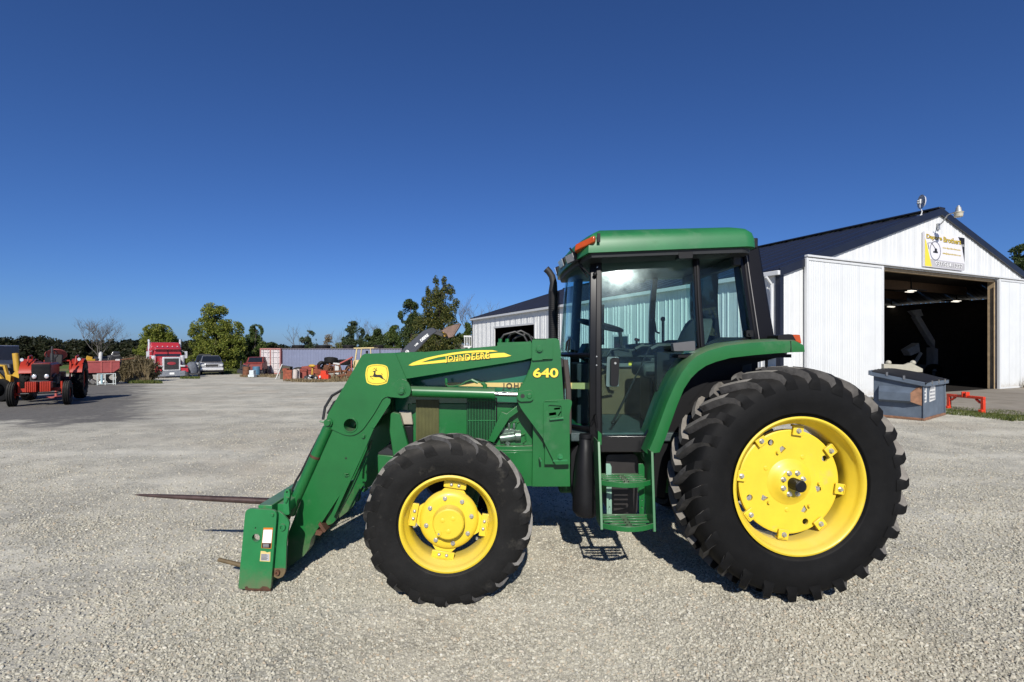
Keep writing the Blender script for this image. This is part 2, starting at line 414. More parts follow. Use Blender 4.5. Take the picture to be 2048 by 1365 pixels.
def ground_material():
    m = bpy.data.materials.new('gravel_yard'); n, l, b = nodes_of(m)
    tc = n.new('ShaderNodeTexCoord'); co = tc.outputs['Object']
    def N(scale, detail=6, rough=.6, dim='3D'):
        q = n.new('ShaderNodeTexNoise'); q.inputs['Scale'].default_value = scale; q.inputs['Detail'].default_value = detail; q.inputs['Roughness'].default_value = rough
        l.new(co, q.inputs['Vector']); return q.outputs['Fac']
    def mix(f, a, c, mode='MIX'):
        q = n.new('ShaderNodeMix'); q.data_type = 'RGBA'; q.blend_type = mode
        for s_, v in (('Factor', f), ('A', a), ('B', c)):
            if isinstance(v, (int, float)): q.inputs[s_].default_value = v
            elif isinstance(v, tuple): q.inputs[s_].default_value = (*v, 1)
            else: l.new(v, q.inputs[s_])
        return q.outputs['Result']
    def rng(v, a, c, lo=0, hi=1):
        q = n.new('ShaderNodeMapRange'); q.interpolation_type = 'SMOOTHSTEP'; l.new(v, q.inputs['Value'])
        for k, x in zip(('From Min', 'From Max', 'To Min', 'To Max'), (a, c, lo, hi)): q.inputs[k].default_value = x
        return q.outputs[0]
    def mth(op, a, c=None):
        q = n.new('ShaderNodeMath'); q.operation = op
        for k, v in enumerate((a, c)):
            if v is None: continue
            if isinstance(v, (int, float)): q.inputs[k].default_value = v
            else: l.new(v, q.inputs[k])
        return q.outputs[0]
    def vor(scale, feat='F1'):
        q = n.new('ShaderNodeTexVoronoi'); q.feature = feat; q.inputs['Scale'].default_value = scale; q.inputs['Randomness'].default_value = 1
        dist = n.new('ShaderNodeMix'); dist.data_type = 'VECTOR'
        l.new(co, q.inputs['Vector']); return q
    # stones of two sizes
    v1 = vor(62); v2 = vor(120); v3 = vor(24)
    s1 = rng(v1.outputs['Distance'], .0, .75, 1, .5)  # cell edges painted darker for the shade between stones
    col1 = ramp(n, [(0, (0.391, 0.369, 0.300)), (.35, (0.500, 0.474, 0.389)), (.7, (0.597, 0.569, 0.472)), (1, (0.680, 0.656, 0.565))])
    sep = n.new('ShaderNodeSeparateColor'); l.new(v1.outputs['Color'], sep.inputs[0]); l.new(sep.outputs[0], col1.inputs['Fac'])
    c_st = mix(1.0, col1.outputs['Color'], s1, 'MULTIPLY')
    sep2 = n.new('ShaderNodeSeparateColor'); l.new(v2.outputs['Color'], sep2.inputs[0])
    col2 = ramp(n, [(0, (0.453, 0.425, 0.343)), (.5, (0.567, 0.532, 0.433)), (1, (0.639, 0.606, 0.497))]); l.new(sep2.outputs[0], col2.inputs['Fac'])
    big = N(.35, 5, .6); mid = N(1.3, 6, .65); fine = N(9, 8, .75)
    fines = mix(rng(fine, .3, .7), (0.484, 0.452, 0.364), (0.618, 0.583, 0.479))
    fines = mix(.5, fines, col2.outputs['Color'])
    stone_mask = rng(mth('ADD', mth('MULTIPLY', mid, .6), mth('MULTIPLY', fine, .4)), .36, .62)
    c = mix(stone_mask, fines, c_st)
    # tan dirt patches and paler wheel tracks
    c = mix(rng(big, .50, .66, 0, .34), c, (0.412, 0.341, 0.249))
    st = n.new('ShaderNodeMapping'); st.inputs['Scale'].default_value = (.10, .55, 1); st.inputs['Rotation'].default_value = (0, 0, R(-18)); l.new(co, st.inputs['Vector'])
    trk = n.new('ShaderNodeTexNoise'); trk.inputs['Scale'].default_value = 1.2; trk.inputs['Detail'].default_value = 5; l.new(st.outputs[0], trk.inputs['Vector'])
    c = mix(rng(trk.outputs['Fac'], .5, .68, 0, .45), c, (0.680, 0.649, 0.544))
    c = mix(rng(trk.outputs['Fac'], .5, .34, 0, .34), c, (0.340, 0.314, 0.254))
    # darker asphalt millings round the red tractor
    sx = n.new('ShaderNodeSeparateXYZ'); l.new(co, sx.inputs[0])
    X, Y = sx.outputs[0], sx.outputs[1]
    ratio = mth('DIVIDE', X, mth('MAXIMUM', Y, 1.0))
    wob = mth('MULTIPLY', mth('SUBTRACT', mid, .5), .35)
    mk = rng(mth('ADD', ratio, wob), -.66, -.80)
    wob2 = mth('MULTIPLY', mth('SUBTRACT', N(.5, 6, .7), .5), 9.0)
    yb = mth('ADD', Y, wob2)
    mk = mth('MULTIPLY', mk, mth('MULTIPLY', rng(yb, 11.8, 13.5), rng(yb, 34, 31)))
    dk = mix(rng(fine, .3, .7), (.085, .08, .075), (.155, .148, .135))
    c = mix(mth('MULTIPLY', mk, .93), c, dk)
    # dry edge then lawn far behind
    gr = rng(mth('ADD', Y, wob2), 49, 53)
    gc = mix(rng(mid, .35, .65), (.055, .105, .022), (.10, .135, .035))
    gc = mix(rng(N(.12, 4), .45, .65), gc, (.15, .135, .055))
    c = mix(gr, c, gc)
    l.new(c, b.inputs['Base Color'])
    b.inputs['Roughness'].default_value = .93; b.inputs['Specular IOR Level'].default_value = .2
    h = mth('ADD', mth('MULTIPLY', mth('SUBTRACT', 1.0, v1.outputs['Distance']), stone_mask), mth('MULTIPLY', v2.outputs['Distance'], .35))
    h = mth('ADD', h, mth('MULTIPLY', v3.outputs['Distance'], .5))
    bp = n.new('ShaderNodeBump'); bp.inputs['Strength'].default_value = .6; bp.inputs['Distance'].default_value = .010; l.new(h, bp.inputs['Height'])
    b2 = n.new('ShaderNodeBump'); b2.inputs['Strength'].default_value = .5; b2.inputs['Distance'].default_value = .06; l.new(mid, b2.inputs['Height']); l.new(bp.outputs[0], b2.inputs['Normal'])
    l.new(b2.outputs[0], b.inputs['Normal'])
    return m
GRAVEL = ground_material()
def axis(brk):
    out = []
    for (a, b_, s_) in brk:
        k = max(1, int(round((b_ - a) / s_)))
        out += [a + (b_ - a) * i / k for i in range(k)]
    return out + [brk[-1][1]]
xs = axis([(-900, -120, 90), (-120, -45, 8), (-45, -9, 1.2), (-9, 9, .25), (9, 30, 1.2), (30, 120, 9), (120, 900, 90)])
ys = axis([(-60, 1, 6), (1, 9, .25), (9, 60, 1.2), (60, 200, 14), (200, 1500, 100)])
def ground_z(x, y):
    z = gz(x, y)
    if 1 < y < 40 and abs(x) < 40: z += .010 * vnoise(x, y, .9, 1) * smooth(0, 3, y) - .004
    return z
g = MB(); g.grid([[(x, y, ground_z(x, y)) for x in xs] for y in ys])
gob = g.build('ground', GRAVEL, None, sm=180, fix=False)
tag(gob, 'pale crushed limestone gravel yard with tan dirt patches', None, kind='structure')

# loose stones lying on the yard: uncountable, one object of instances
def build_gravel():
    rg = np.random.default_rng(3)
    pts, scl = [], []
    def fill(y0, y1, dens, smin, smax):
        Y = np.sqrt(rg.uniform(y0 * y0, y1 * y1, int(dens * 1.16 * (y1 * y1 - y0 * y0))))
        X = rg.uniform(-1.16, 1.16, len(Y)) * Y
        s_ = rg.uniform(0, 1, len(Y)) ** 2.2 * (smax - smin) + smin
        for x, y, q in zip(X, Y, s_):
            if y > 11.3 and x / y < -.62: continue
            d = .5 + .9 * vnoise(x, y, .42, 2) + .5 * vnoise(x, y, 1.7, 5) + .10 * min(2, max(-1, x)) 
            if rg.random() > max(.22, min(1, d + .22)): continue
            pts.append((x, y, ground_z(x, y) + q * .30)); scl.append(q)
    for (y0, y1, d) in ((2.1, 3.0, 5600), (3.0, 3.6, 5000), (3.6, 4.3, 4200), (4.3, 5.2, 3000), (5.2, 6.4, 1900), (6.4, 8, 1000), (8, 10, 520), (10, 13, 240), (13, 18, 80)):
        fill(y0, y1, d * 1.2, .0038, .0118)
    me = bpy.data.meshes.new('gravel_points'); me.from_pydata(pts, [], [])
    at = me.attributes.new('size', 'FLOAT', 'POINT'); at.data.foreach_set('value', np.array(scl, dtype=np.float32))
    ob = bpy.data.objects.new('gravel_stones', me); COL.objects.link(ob)
    m = bpy.data.materials.new('gravel_stone'); n, l, b = nodes_of(m)
    oi = n.new('ShaderNodeObjectInfo')
    rp = ramp(n, [(0, (0.248, 0.234, 0.188)), (.2, (0.349, 0.329, 0.266)), (.55, (0.427, 0.404, 0.328)), (.85, (0.496, 0.473, 0.391)), (.94, (0.395, 0.322, 0.229)), (1, (0.560, 0.544, 0.472))]); l.new(oi.outputs['Random'], rp.inputs['Fac'])
    l.new(rp.outputs[0], b.inputs['Base Color']); b.inputs['Roughness'].default_value = .9; b.inputs['Specular IOR Level'].default_value = .25
    ng = bpy.data.node_groups.new('scatter_stones', 'GeometryNodeTree')
    ng.interface.new_socket('Geometry', in_out='INPUT', socket_type='NodeSocketGeometry')
    ng.interface.new_socket('Geometry', in_out='OUTPUT', socket_type='NodeSocketGeometry')
    N, L = ng.nodes, ng.links
    gi, go = N.new('NodeGroupInput'), N.new('NodeGroupOutput')
    g2i = N.new('GeometryNodeGeometryToInstance')
    for k in range(4):
        ic = N.new('GeometryNodeMeshIcoSphere'); ic.inputs['Radius'].default_value = 1.0; ic.inputs['Subdivisions'].default_value = 2 if k < 2 else 1
        sp = N.new('GeometryNodeSetPosition'); nz = N.new('ShaderNodeTexNoise'); nz.noise_dimensions = '4D'
        nz.inputs['W'].default_value = 3.1 * k; nz.inputs['Scale'].default_value = .9; nz.inputs['Detail'].default_value = 1
        sub = N.new('ShaderNodeVectorMath'); sub.operation = 'SUBTRACT'; sub.inputs[1].default_value = (.5, .5, .5); L.new(nz.outputs['Color'], sub.inputs[0])
        sc_ = N.new('ShaderNodeVectorMath'); sc_.operation = 'SCALE'; sc_.inputs['Scale'].default_value = 1.9; L.new(sub.outputs[0], sc_.inputs[0])
        L.new(ic.outputs['Mesh'], sp.inputs['Geometry']); L.new(sc_.outputs[0], sp.inputs['Offset'])
        L.new(sp.outputs[0], g2i.inputs[0])
    sm = N.new('GeometryNodeSetMaterial'); sm.inputs['Material'].default_value = m
    iop = N.new('GeometryNodeInstanceOnPoints'); iop.inputs['Pick Instance'].default_value = True
    L.new(gi.outputs[0], iop.inputs['Points']); L.new(g2i.outputs[0], iop.inputs['Instance'])
    rv = N.new('FunctionNodeRandomValue'); rv.data_type = 'FLOAT_VECTOR'; rv.inputs[0].default_value = (-.5, -.5, 0); rv.inputs[1].default_value = (.5, .5, 6.28)
    L.new(rv.outputs[0], iop.inputs['Rotation'])
    na = N.new('GeometryNodeInputNamedAttribute'); na.data_type = 'FLOAT'; na.inputs['Name'].default_value = 'size'
    r2 = N.new('FunctionNodeRandomValue'); r2.data_type = 'FLOAT_VECTOR'; r2.inputs[0].default_value = (.75, .6, .5); r2.inputs[1].default_value = (1.35, 1.1, .8)
    mu = N.new('ShaderNodeVectorMath'); mu.operation = 'SCALE'; L.new(r2.outputs[0], mu.inputs[0]); L.new(na.outputs[0], mu.inputs['Scale'])
    L.new(mu.outputs[0], iop.inputs['Scale'])
    L.new(iop.outputs[0], sm.inputs[0]); L.new(sm.outputs[0], go.inputs[0])
    md = ob.modifiers.new('scatter', 'NODES'); md.node_group = ng
    tag(ob, 'loose pale grey limestone chips lying over the yard', 'gravel', kind='stuff')
build_gravel()

# ================================================================== BARN
SIDING = M_('white_steel_siding', (.60, .61, .605), .42, var=.05, scale=1.5, spec=.4, splash=((.36, .31, .24), .5, .7))
SIDE_D = M_('white_steel_door', (.60, .615, .615), .42, var=.05, scale=1.2, spec=.4, dirt=(.42, .41, .37), dirt_amt=.10, dirt_scale=1.2, splash=((.36, .31, .24), .45, .7))
NAVY = M_('navy_roof_steel', (.010, .012, .022), .38, var=.15, scale=2, spec=.5)
TRIMW = M_('white_trim', (.57, .58, .58), .45, var=.04)
TIMBER = M_('weathered_timber', (.34, .25, .145), .8, var=.3, scale=5, bump=.2, bscale=30, dirt=(.10, .065, .035), dirt_amt=.35, dirt_scale=6)
DARKFL = M_('dark_barn_floor', (.020, .018, .016), .95, var=.3, spec=.1)  # even near-black floor colour
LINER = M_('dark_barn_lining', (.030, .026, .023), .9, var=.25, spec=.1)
CONC = M_('yard_concrete', (.25, .22, .175), .9, var=.16, scale=1.4, bump=.15, bscale=40, dirt=(.17, .14, .10), dirt_amt=.6, dirt_scale=.8)
BW, BL, EAVE, RU, RZ = 18.0, 28.8, 4.22, 8.97, 7.10
O0, O1, OT = 5.1, 13.2, 4.68                       # door opening
def roofz(u): return EAVE + (RZ - EAVE) * (1 - abs(u - RU) / RU) if u <= RU else EAVE + (RZ - EAVE) * (1 - (u - RU) / (BW - RU))
barn = thing('barn', 'white ribbed steel barn with navy roof and wide open sliding doors', 'barn', (BC.x, BC.y, 0), math.atan2(BU.y, BU.x))
def rib_cols(a, b_, pitch=.2286, h=.015):
    cols = [(a, 0)]
    k = math.ceil((a + .04) / pitch)
    while k * pitch < b_ - .035:
        r_ = k * pitch
        cols += [(r_ - .032, 0), (r_ - .014, h), (r_ + .014, h), (r_ + .032, 0)]
        k += 1
    return cols + [(b_, 0)]
def sheet(a, b_, zb, zt, face=-1.0, base=0.0, pitch=.2286, h=.015):   # ribbed sheet in the x-z plane facing -y
    mb = MB(); rows = [[], []]
    for x, d in rib_cols(a, b_, pitch, h):
        rows[0].append((x, base + face * d, zb(x) if callable(zb) else zb)); rows[1].append((x, base + face * d, zt(x) if callable(zt) else zt))
    mb.grid(rows); return mb
def part(name, parent, label=None):
    o = bpy.data.objects.new(name, None); COL.objects.link(o); o.parent = parent; o.empty_display_size = .1
    ORG[o] = ORG.get(parent, Vector((0, 0, 0)))
    if label: o['label'] = label
    return o
# gable wall in sheets, above and beside the opening
gw = part('gable_wall', barn)
PW = .9144
k = 0
while k * PW < BW - .01:
    a, b_ = k * PW, min((k + 1) * PW - .004, BW)
    segs = [(a, b_)]
    for lim in (O0, O1):
        segs = [q for s_ in segs for q in ([(s_[0], lim), (lim, s_[1])] if s_[0] < lim < s_[1] else [s_])]
    for (p, q) in segs:
        if q - p < .03: continue
        mid_ = (p + q) / 2; zb = OT if O0 < mid_ < O1 else .02
        if p < RU < q:
            sheet(p, RU, zb, roofz).build('panel', SIDING, gw, sm=20); sheet(RU, q, zb, roofz).build('panel', SIDING, gw, sm=20)
        else: sheet(p, q, zb, roofz).build('panel', SIDING, gw, sm=20)
    k += 1
# long side wall (facing the tractor), local y runs away; build along x then turn
sw = part('side_wall', barn)
B0, B1, BT = 17.2, 23.8, 3.25                      # bay opening in the long side
def turn(mb): return mb.xf(0, Matrix(((0, 1, 0, 0), (1, 0, 0, 0), (0, 0, 1, 0), (0, 0, 0, 1))))
k = 0
base_ob = None
while k * PW < BL - .05:
    a, b_ = k * PW, min((k + 1) * PW - .004, BL)
    segs = [(a, b_)]
    for lim in (B0, B1):
        segs = [q for s_ in segs for q in ([(s_[0], lim), (lim, s_[1])] if s_[0] < lim < s_[1] else [s_])]
    for (p, q) in segs:
        if q - p < .03: continue
        zb = BT if B0 < (p + q) / 2 < B1 else .02
        mb = sheet(p, q, zb, EAVE - .02, h=.026)
        turn(mb).build('panel', SIDING, sw, sm=20)
    k += 1
mb = MB(); mb.box((-.05, B0 - .12, 0), (.02, B0, BT + .12)).box((-.05, B1, 0), (.02, B1 + .12, BT + .12)).box((-.052, B0, BT), (.02, B1, BT + .12)); mb.build('bay_trim', TRIMW, barn)
# small window in the long wall
for (wv, wz) in ((7.6, 1.45), (11.9, 1.55)):
    wd = MB(); wd.box((-.06, wv, wz), (.0, wv + 1.25, wz + .95)); wo = wd.build('window', TRIMW, barn, bev=.01)
    pn = MB(); pn.box((-.068, wv + .10, wz + .1), (-.055, wv + 1.15, wz + .85)); pn.build('pane', M_('dark_window_pane', (.02, .03, .04), .08, var=.1), wo)
# roof sheets
slopeL = math.atan2(RZ - EAVE, RU)
rfl = part('roof', barn)
OVU, OVV = .10, .06
LS = math.hypot(RU + .35, (RZ - EAVE) * (RU + .35) / RU)
proto = None
k = 0
while -OVV + k * PW < BL:
    a = -OVV + k * PW; b_ = min(a + PW - .003, BL + OVV)
    mb = MB(); r0, r1 = [], []
    for x, d in rib_cols(0, b_ - a, .2286, .022):
        r0.append((-OVU, a + x, EAVE + .05 - OVU * math.tan(slopeL) + d)); r1.append((RU, a + x, RZ + .05 + d))
    mb.grid([r0, r1]); mb.build('panel', NAVY, rfl, sm=20)
    mb = MB(); r0, r1 = [], []
    for x, d in rib_cols(0, b_ - a, .2286, .022):
        r0.append((RU, a + x, RZ + .05 + d)); r1.append((BW + OVU, a + x, EAVE + .05 - OVU * math.tan(slopeL) + d))
    mb.grid([r0, r1]); mb.build('panel', NAVY, rfl, sm=20)
    k += 1
mb = MB()
for (ua, ub) in ((-.12, RU), (BW + .12, RU)):
    za, zb_ = EAVE - .12 * math.tan(slopeL), RZ
    for v0, v1 in ((-.10, -.035), (BL + .035, BL + .10)):
        mb = MB()
        mb.add([(ua, v0, za - .16), (ub, v0, zb_ - .16), (ub, v0, zb_ + .11), (ua, v0, za + .11), (ua, v1, za - .16), (ub, v1, zb_ - .16), (ub, v1, zb_ + .11), (ua, v1, za + .11)],
               [(0, 1, 2, 3), (7, 6, 5, 4), (0, 4, 5, 1), (1, 5, 6, 2), (2, 6, 7, 3), (3, 7, 4, 0)])
        mb.build('rake_trim', NAVY, barn)
mb = MB(); mb.bar((RU, -.11, RZ + .10), (RU, BL + .11, RZ + .10), .42, .07); mb.build('ridge_cap', NAVY, barn, bev=.02)
mb = MB(); mb.box((-.22, -.10, EAVE - .16), (-.11, BL + .05, EAVE - .02)).box((-.11, -.02, EAVE - .15), (-.026, BL + .02, EAVE - .06)); mb.build('gutter', TRIMW, barn, bev=.012)
mb = MB(); mb.box((-.035, -.045, 0), (.11, -.022, EAVE - .05)).box((-.05, -.045, 0), (-.030, .13, EAVE - .13)); mb.build('corner_trim', NAVY, barn)
mb = MB(); mb.tube([(-.36, .22, EAVE - .2), (-.12, .22, EAVE - .42), (-.10, .22, EAVE - .6), (-.10, .22, .15), (-.22, .22, .06)], .045, 8); mb.build('downspout', TRIMW, barn)
mb = MB(); mb.box((-.05, BL - .1, 0), (.02, BL + .02, EAVE - .13)); mb.build('corner_trim', NAVY, barn)
# sliding doors hung outside the gable
def sliding_door(u0, u1, label):
    d = part('sliding_door', barn, label)
    kk = u0
    while kk < u1 - .05:
        e = min(kk + PW, u1); sheet(kk, e - .003, .06, OT - .06, base=-.13, h=.008, pitch=.1143).build('panel', SIDE_D, d, sm=20); kk = e
    f = MB(); f.box((u0 - .02, -.165, .03), (u0 + .09, -.07, OT + .0)).box((u1 - .09, -.165, .03), (u1 + .02, -.07, OT + .0)).box((u0 + .09, -.16, .03), (u1 - .09, -.07, .10)).box((u0 + .09, -.16, OT - .08), (u1 - .09, -.07, OT)); f.build('door_frame', TRIMW, d, bev=.008)
    f = MB(); f.box((u0 + .05, -.069, .1), (u1 - .05, -.055, OT - .1)); f.build('door_back', TRIMW, d)
sliding_door(1.06, O0 + .02, 'white ribbed sliding door pushed open, left leaf')
sliding_door(O1 - .02, 17.3, 'white ribbed sliding door pushed open, right leaf')
mb = MB(); mb.box((1.06, -.19, OT + .03), (17.3, -.06, OT + .10)); mb.build('door_track', TRIMW, barn, bev=.01)
# timber posts of the opening
for (u0, u1) in ((O0 - .16, O0 - .01), (O1 - .02, O1 + .16)):
    mb = MB(); mb.box((u0, .01, 0), (u1, .26, OT)); mb.build('timber_post', TIMBER, barn, bev=.01)
mb = MB(); mb.box((O0 - .2, .012, OT - .12), (O1 + .2, .16, OT - .01)); mb.build('header_beam', TIMBER, barn)
mb = MB(); mb.box((O1 - .09, .001, 0), (O1 - .02, .02, OT - .3)); mb.build('timber_post', TIMBER, barn, bev=.01)
# lining, floor, far walls
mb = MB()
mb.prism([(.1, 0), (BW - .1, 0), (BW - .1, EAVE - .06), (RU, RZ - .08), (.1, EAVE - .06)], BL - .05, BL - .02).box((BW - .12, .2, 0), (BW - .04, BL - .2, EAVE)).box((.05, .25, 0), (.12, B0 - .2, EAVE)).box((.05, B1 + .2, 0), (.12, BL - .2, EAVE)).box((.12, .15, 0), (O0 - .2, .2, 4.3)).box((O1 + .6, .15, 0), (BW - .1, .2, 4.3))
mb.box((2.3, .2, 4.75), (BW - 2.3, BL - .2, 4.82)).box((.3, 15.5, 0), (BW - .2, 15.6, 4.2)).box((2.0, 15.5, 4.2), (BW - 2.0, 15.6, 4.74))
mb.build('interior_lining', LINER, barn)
mb = MB(); mb.box((.06, .06, .001), (BW - .05, BL - .05, .022)); mb.build('barn_floor', DARKFL, barn)
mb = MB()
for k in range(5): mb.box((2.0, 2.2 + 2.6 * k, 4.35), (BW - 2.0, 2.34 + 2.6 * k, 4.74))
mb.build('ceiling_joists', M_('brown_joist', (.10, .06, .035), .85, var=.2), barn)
ap = MB(); ap.box((O0 - 2.2, -4.6, 0.0), (BW + 4, -.0, .035))
apo = ap.build('concrete_apron', CONC, None, bev=.01); apo.location = barn.location; apo.rotation_euler = barn.rotation_euler
tag(apo, 'worn grey concrete apron in front of the barn doors', None, kind='structure')

def BP(u, v, z): return Vector((BC.x + BU.x * u + BV.x * v, BC.y + BU.y * u + BV.y * v, z))
def barn_hit(px, py, v=0.0):                       # point of the gable plane seen at a pixel -> u, z
    dx = (px - 1024) / F
    o = BC + BV * v
    t = (dx * o.y - o.x) / (BU.x - dx * BU.y)
    Y = o.y + BU.y * t
    return t, CZ - (py - HY) / F * Y
brot = math.atan2(BU.y, BU.x)

# barn sign
su0, sz0 = barn_hit(1842, 534); su1, sz1 = barn_hit(1921, 541)
_, szt = barn_hit(1840, 464)
SW_, SH_ = su1 - su0, szt - sz0
sgn = thing('barn_sign', 'white and yellow company sign board with phone number on the barn gable', 'sign', tuple(BP(su0, -.10, sz0)), brot)
mb = MB(); mb.box((0, -.03, 0), (SW_, .06, SH_)); mb.build('board', M_('sign_white', (.66, .65, .68), .4, var=.02), sgn, bev=.005)
mb = MB(); mb.prism([(.0, .02), (.30 * SW_ * .55, .02), (.03 * SW_, .72 * SH_), (.0, .80 * SH_)], -.034, -.0305); mb.build('yellow_swoosh', YELD, sgn)
mb = MB(); mb.prism([(.15 * SW_, .02), (SW_, .02), (SW_, .22 * SH_), (.08 * SW_, .23 * SH_)], -.033, -.0302); mb.build('grey_band', M_('sign_grey', (.42, .41, .42), .5, var=.03), sgn)
mb = MB(); mb.prism([(.83 * SW_, .99 * SH_), (SW_, .99 * SH_), (SW_, .25 * SH_), (.93 * SW_, .74 * SH_)], -.034, -.0305); mb.build('black_corner', BLKD, sgn)
mb = MB(); i = mb.mark(); mb.lathe([(.135 * SW_, -.034), (.135 * SW_, -.031), (.122 * SW_, -.031), (.122 * SW_, -.034)], 28, (.25 * SW_, 0, .48 * SH_), closed=True); mb.build('ring_emblem', M_('emblem_grey', (.12, .12, .13), .4), sgn)
mb = MB(); mb.box((.20 * SW_, -.036, .42 * SH_), (.31 * SW_, -.031, .47 * SH_)).box((.235 * SW_, -.036, .47 * SH_), (.29 * SW_, -.031, .55 * SH_))
mb.bar((.25 * SW_, -.0335, .54 * SH_), (.15 * SW_, -.0335, .70 * SH_), .004, .03, up=(0, 1, 0)).bar((.15 * SW_, -.0335, .70 * SH_), (.06 * SW_, -.0335, .68 * SH_), .004, .03, up=(0, 1, 0)).bar((.06 * SW_, -.0335, .68 * SH_), (.09 * SW_, -.0335, .5 * SH_), .004, .03, up=(0, 1, 0)); mb.build('excavator_emblem', BLKD, sgn)
GOLD = M_('sign_gold', (.55, .40, .04), .5, var=.03)
def sgtext(s, x, z, size, mat, d, off=0.0, sx=1.0):
    text(s, size, mat, Matrix.Translation((x, -d, z)) @ Matrix.Rotation(R(90), 4, 'X'), sgn, offset=off, sx=sx)
def sgfit(s_, x, z, wd, ht, mat, d, off):
    text(s_, .2, mat, Matrix.Translation((x, -d, z)) @ Matrix.Rotation(R(90), 4, 'X'), sgn, offset=off, fit=(wd, ht))
for w_, x_, l_ in (('Dapore', .03, .38), ('Brothers', .45, .45)):
    sgfit(w_, (x_ + .007) * SW_, .845 * SH_, l_ * SW_, .17 * SH_, BLKD, .0345, .008); sgfit(w_, x_ * SW_, .853 * SH_, l_ * SW_, .165 * SH_, GOLD, .0365, .003)
sgfit('LLC', .91 * SW_, .76 * SH_, .075 * SW_, .06 * SH_, WHITE, .037, .002)
sgfit('www.daporebrothers.com', .43 * SW_, .60 * SH_, .46 * SW_, .075 * SH_, GOLD, .0345, .003); sgfit('sales@daporebrothers.com', .43 * SW_, .44 * SH_, .47 * SW_, .075 * SH_, GOLD, .0345, .003)
sgfit('937-564-1227', .25 * SW_, .115 * SH_, .70 * SW_, .13 * SH_, BLKD, .035, .010); sgfit('937-564-1227', .246 * SW_, .119 * SH_, .70 * SW_, .125 * SH_, WHITE, .037, .001)

# yard lamp on its arm at the ridge
lu, lz = barn_hit(1874, 452)
lamp = thing('yard_lamp', 'beige bell-shaped yard light on a curved arm at the barn peak', 'lamp', tuple(BP(lu, -.05, 0)), brot)
tip = P(1917, 425, 18.4)
tl = Matrix.Rotation(-brot, 3, 'Z') @ (tip - Vector(lamp.location))
LAMPM = M_('lamp_beige', (.42, .39, .30), .5, var=.1)
mb = MB(); mb.tube([(0, -.02, lz), (.02, -.12, lz + .10), (tl.x * .35, tl.y * .45, lz + .30), (tl.x * .8, tl.y * .85, tl.z + .06), (tl.x, tl.y, tl.z + .08)], .022, 8).box((-.06, -.03, lz - .16), (.06, .03, lz + .08)); mb.build('arm', M_('galvanised', (.45, .46, .46), .4, metal=.6), lamp)
rot90 = Matrix.Translation(Vector((tl.x, tl.y, tl.z))) @ Matrix.Rotation(R(90), 4, 'X')
mb = MB(); i = mb.mark(); mb.lathe([(.0, .24), (.04, .24), (.045, .20), (.07, .18), (.095, .05), (.10, .02)], 20); mb.xf(i, rot90); mb.build('head', M_('lamp_grey', (.36, .36, .34), .45, metal=.3), lamp)
mb = MB(); i = mb.mark(); mb.lathe([(.105, .02), (.155, .0), (.155, -.02), (.135, -.03), (.13, -.16), (.115, -.175), (.0, -.175)], 24); mb.xf(i, rot90); mb.build('refractor', LAMPM, lamp)

# dish antenna on the roof
dish = thing('dish_antenna', 'small white dish antenna on a bent mast beside the barn ridge', 'antenna', tuple(P(1843, 428, 19.6)), 0)
mb = MB(); mb.tube([(-.02, 0, -.06), (.02, 0, .08), (-.06, 0, .28), (-.06, 0, .52)], .02, 8).box((-.12, -.08, -.1), (.1, .1, -.05)); mb.build('mast', TRIMW, dish)
mb = MB(); i = mb.mark(); mb.lathe([(.0, .0), (.12, .012), (.22, .05), (.27, .10), (.275, .10), (.22, .035), (.12, -.01), (.0, -.03)], 28)
mb.xf(i, Matrix.Translation((.10, 0, .47)) @ Matrix.Rotation(R(78), 4, 'Z')); mb.build('reflector', M_('dish_grey', (.60, .62, .65), .4, var=.05), dish)
mb = MB(); mb.box((-.10, -.05, .38), (.07, .05, .56)); mb.box((-.18, -.03, .40), (-.1, .03, .43)).box((-.18, -.03, .48), (-.1, .03, .51)); mb.build('feed_box', TRIMW, dish, bev=.01)

# fluorescent fixtures inside
FLUO = M_('fluorescent', (.9, .9, .85), .5, emit=((1, .93, .80), 1.3))
for (px_, py_, lab) in ((1829, 583, 'lit twin-tube light nearest the barn door'), (1788, 614, 'lit twin-tube light at the left deep inside the barn'), (1919, 603, 'lit twin-tube light at the right deep inside the barn')):
    Yl = (4.12 - CZ) * F / (HY - py_)
    q = P(px_, py_, Yl)
    fx = thing('ceiling_light', lab, 'light', tuple(q), brot, 'twin-tube lights inside the barn')
    s_ = Yl / 21.0
    for dx, dy in ((-.22 * s_, -.02), (.22 * s_, .30)):
        mb = MB(); mb.box((dx - .2 * s_, dy - .07, 0), (dx + .2 * s_, dy + .07, .02)); mb.build('tube', FLUO, fx)
    mb = MB(); mb.box((-.5 * s_, -.2, .022), (.5 * s_, .5, .06)).box((-.02, .1, .06), (.02, .14, .6)); mb.build('housing', LINER, fx)

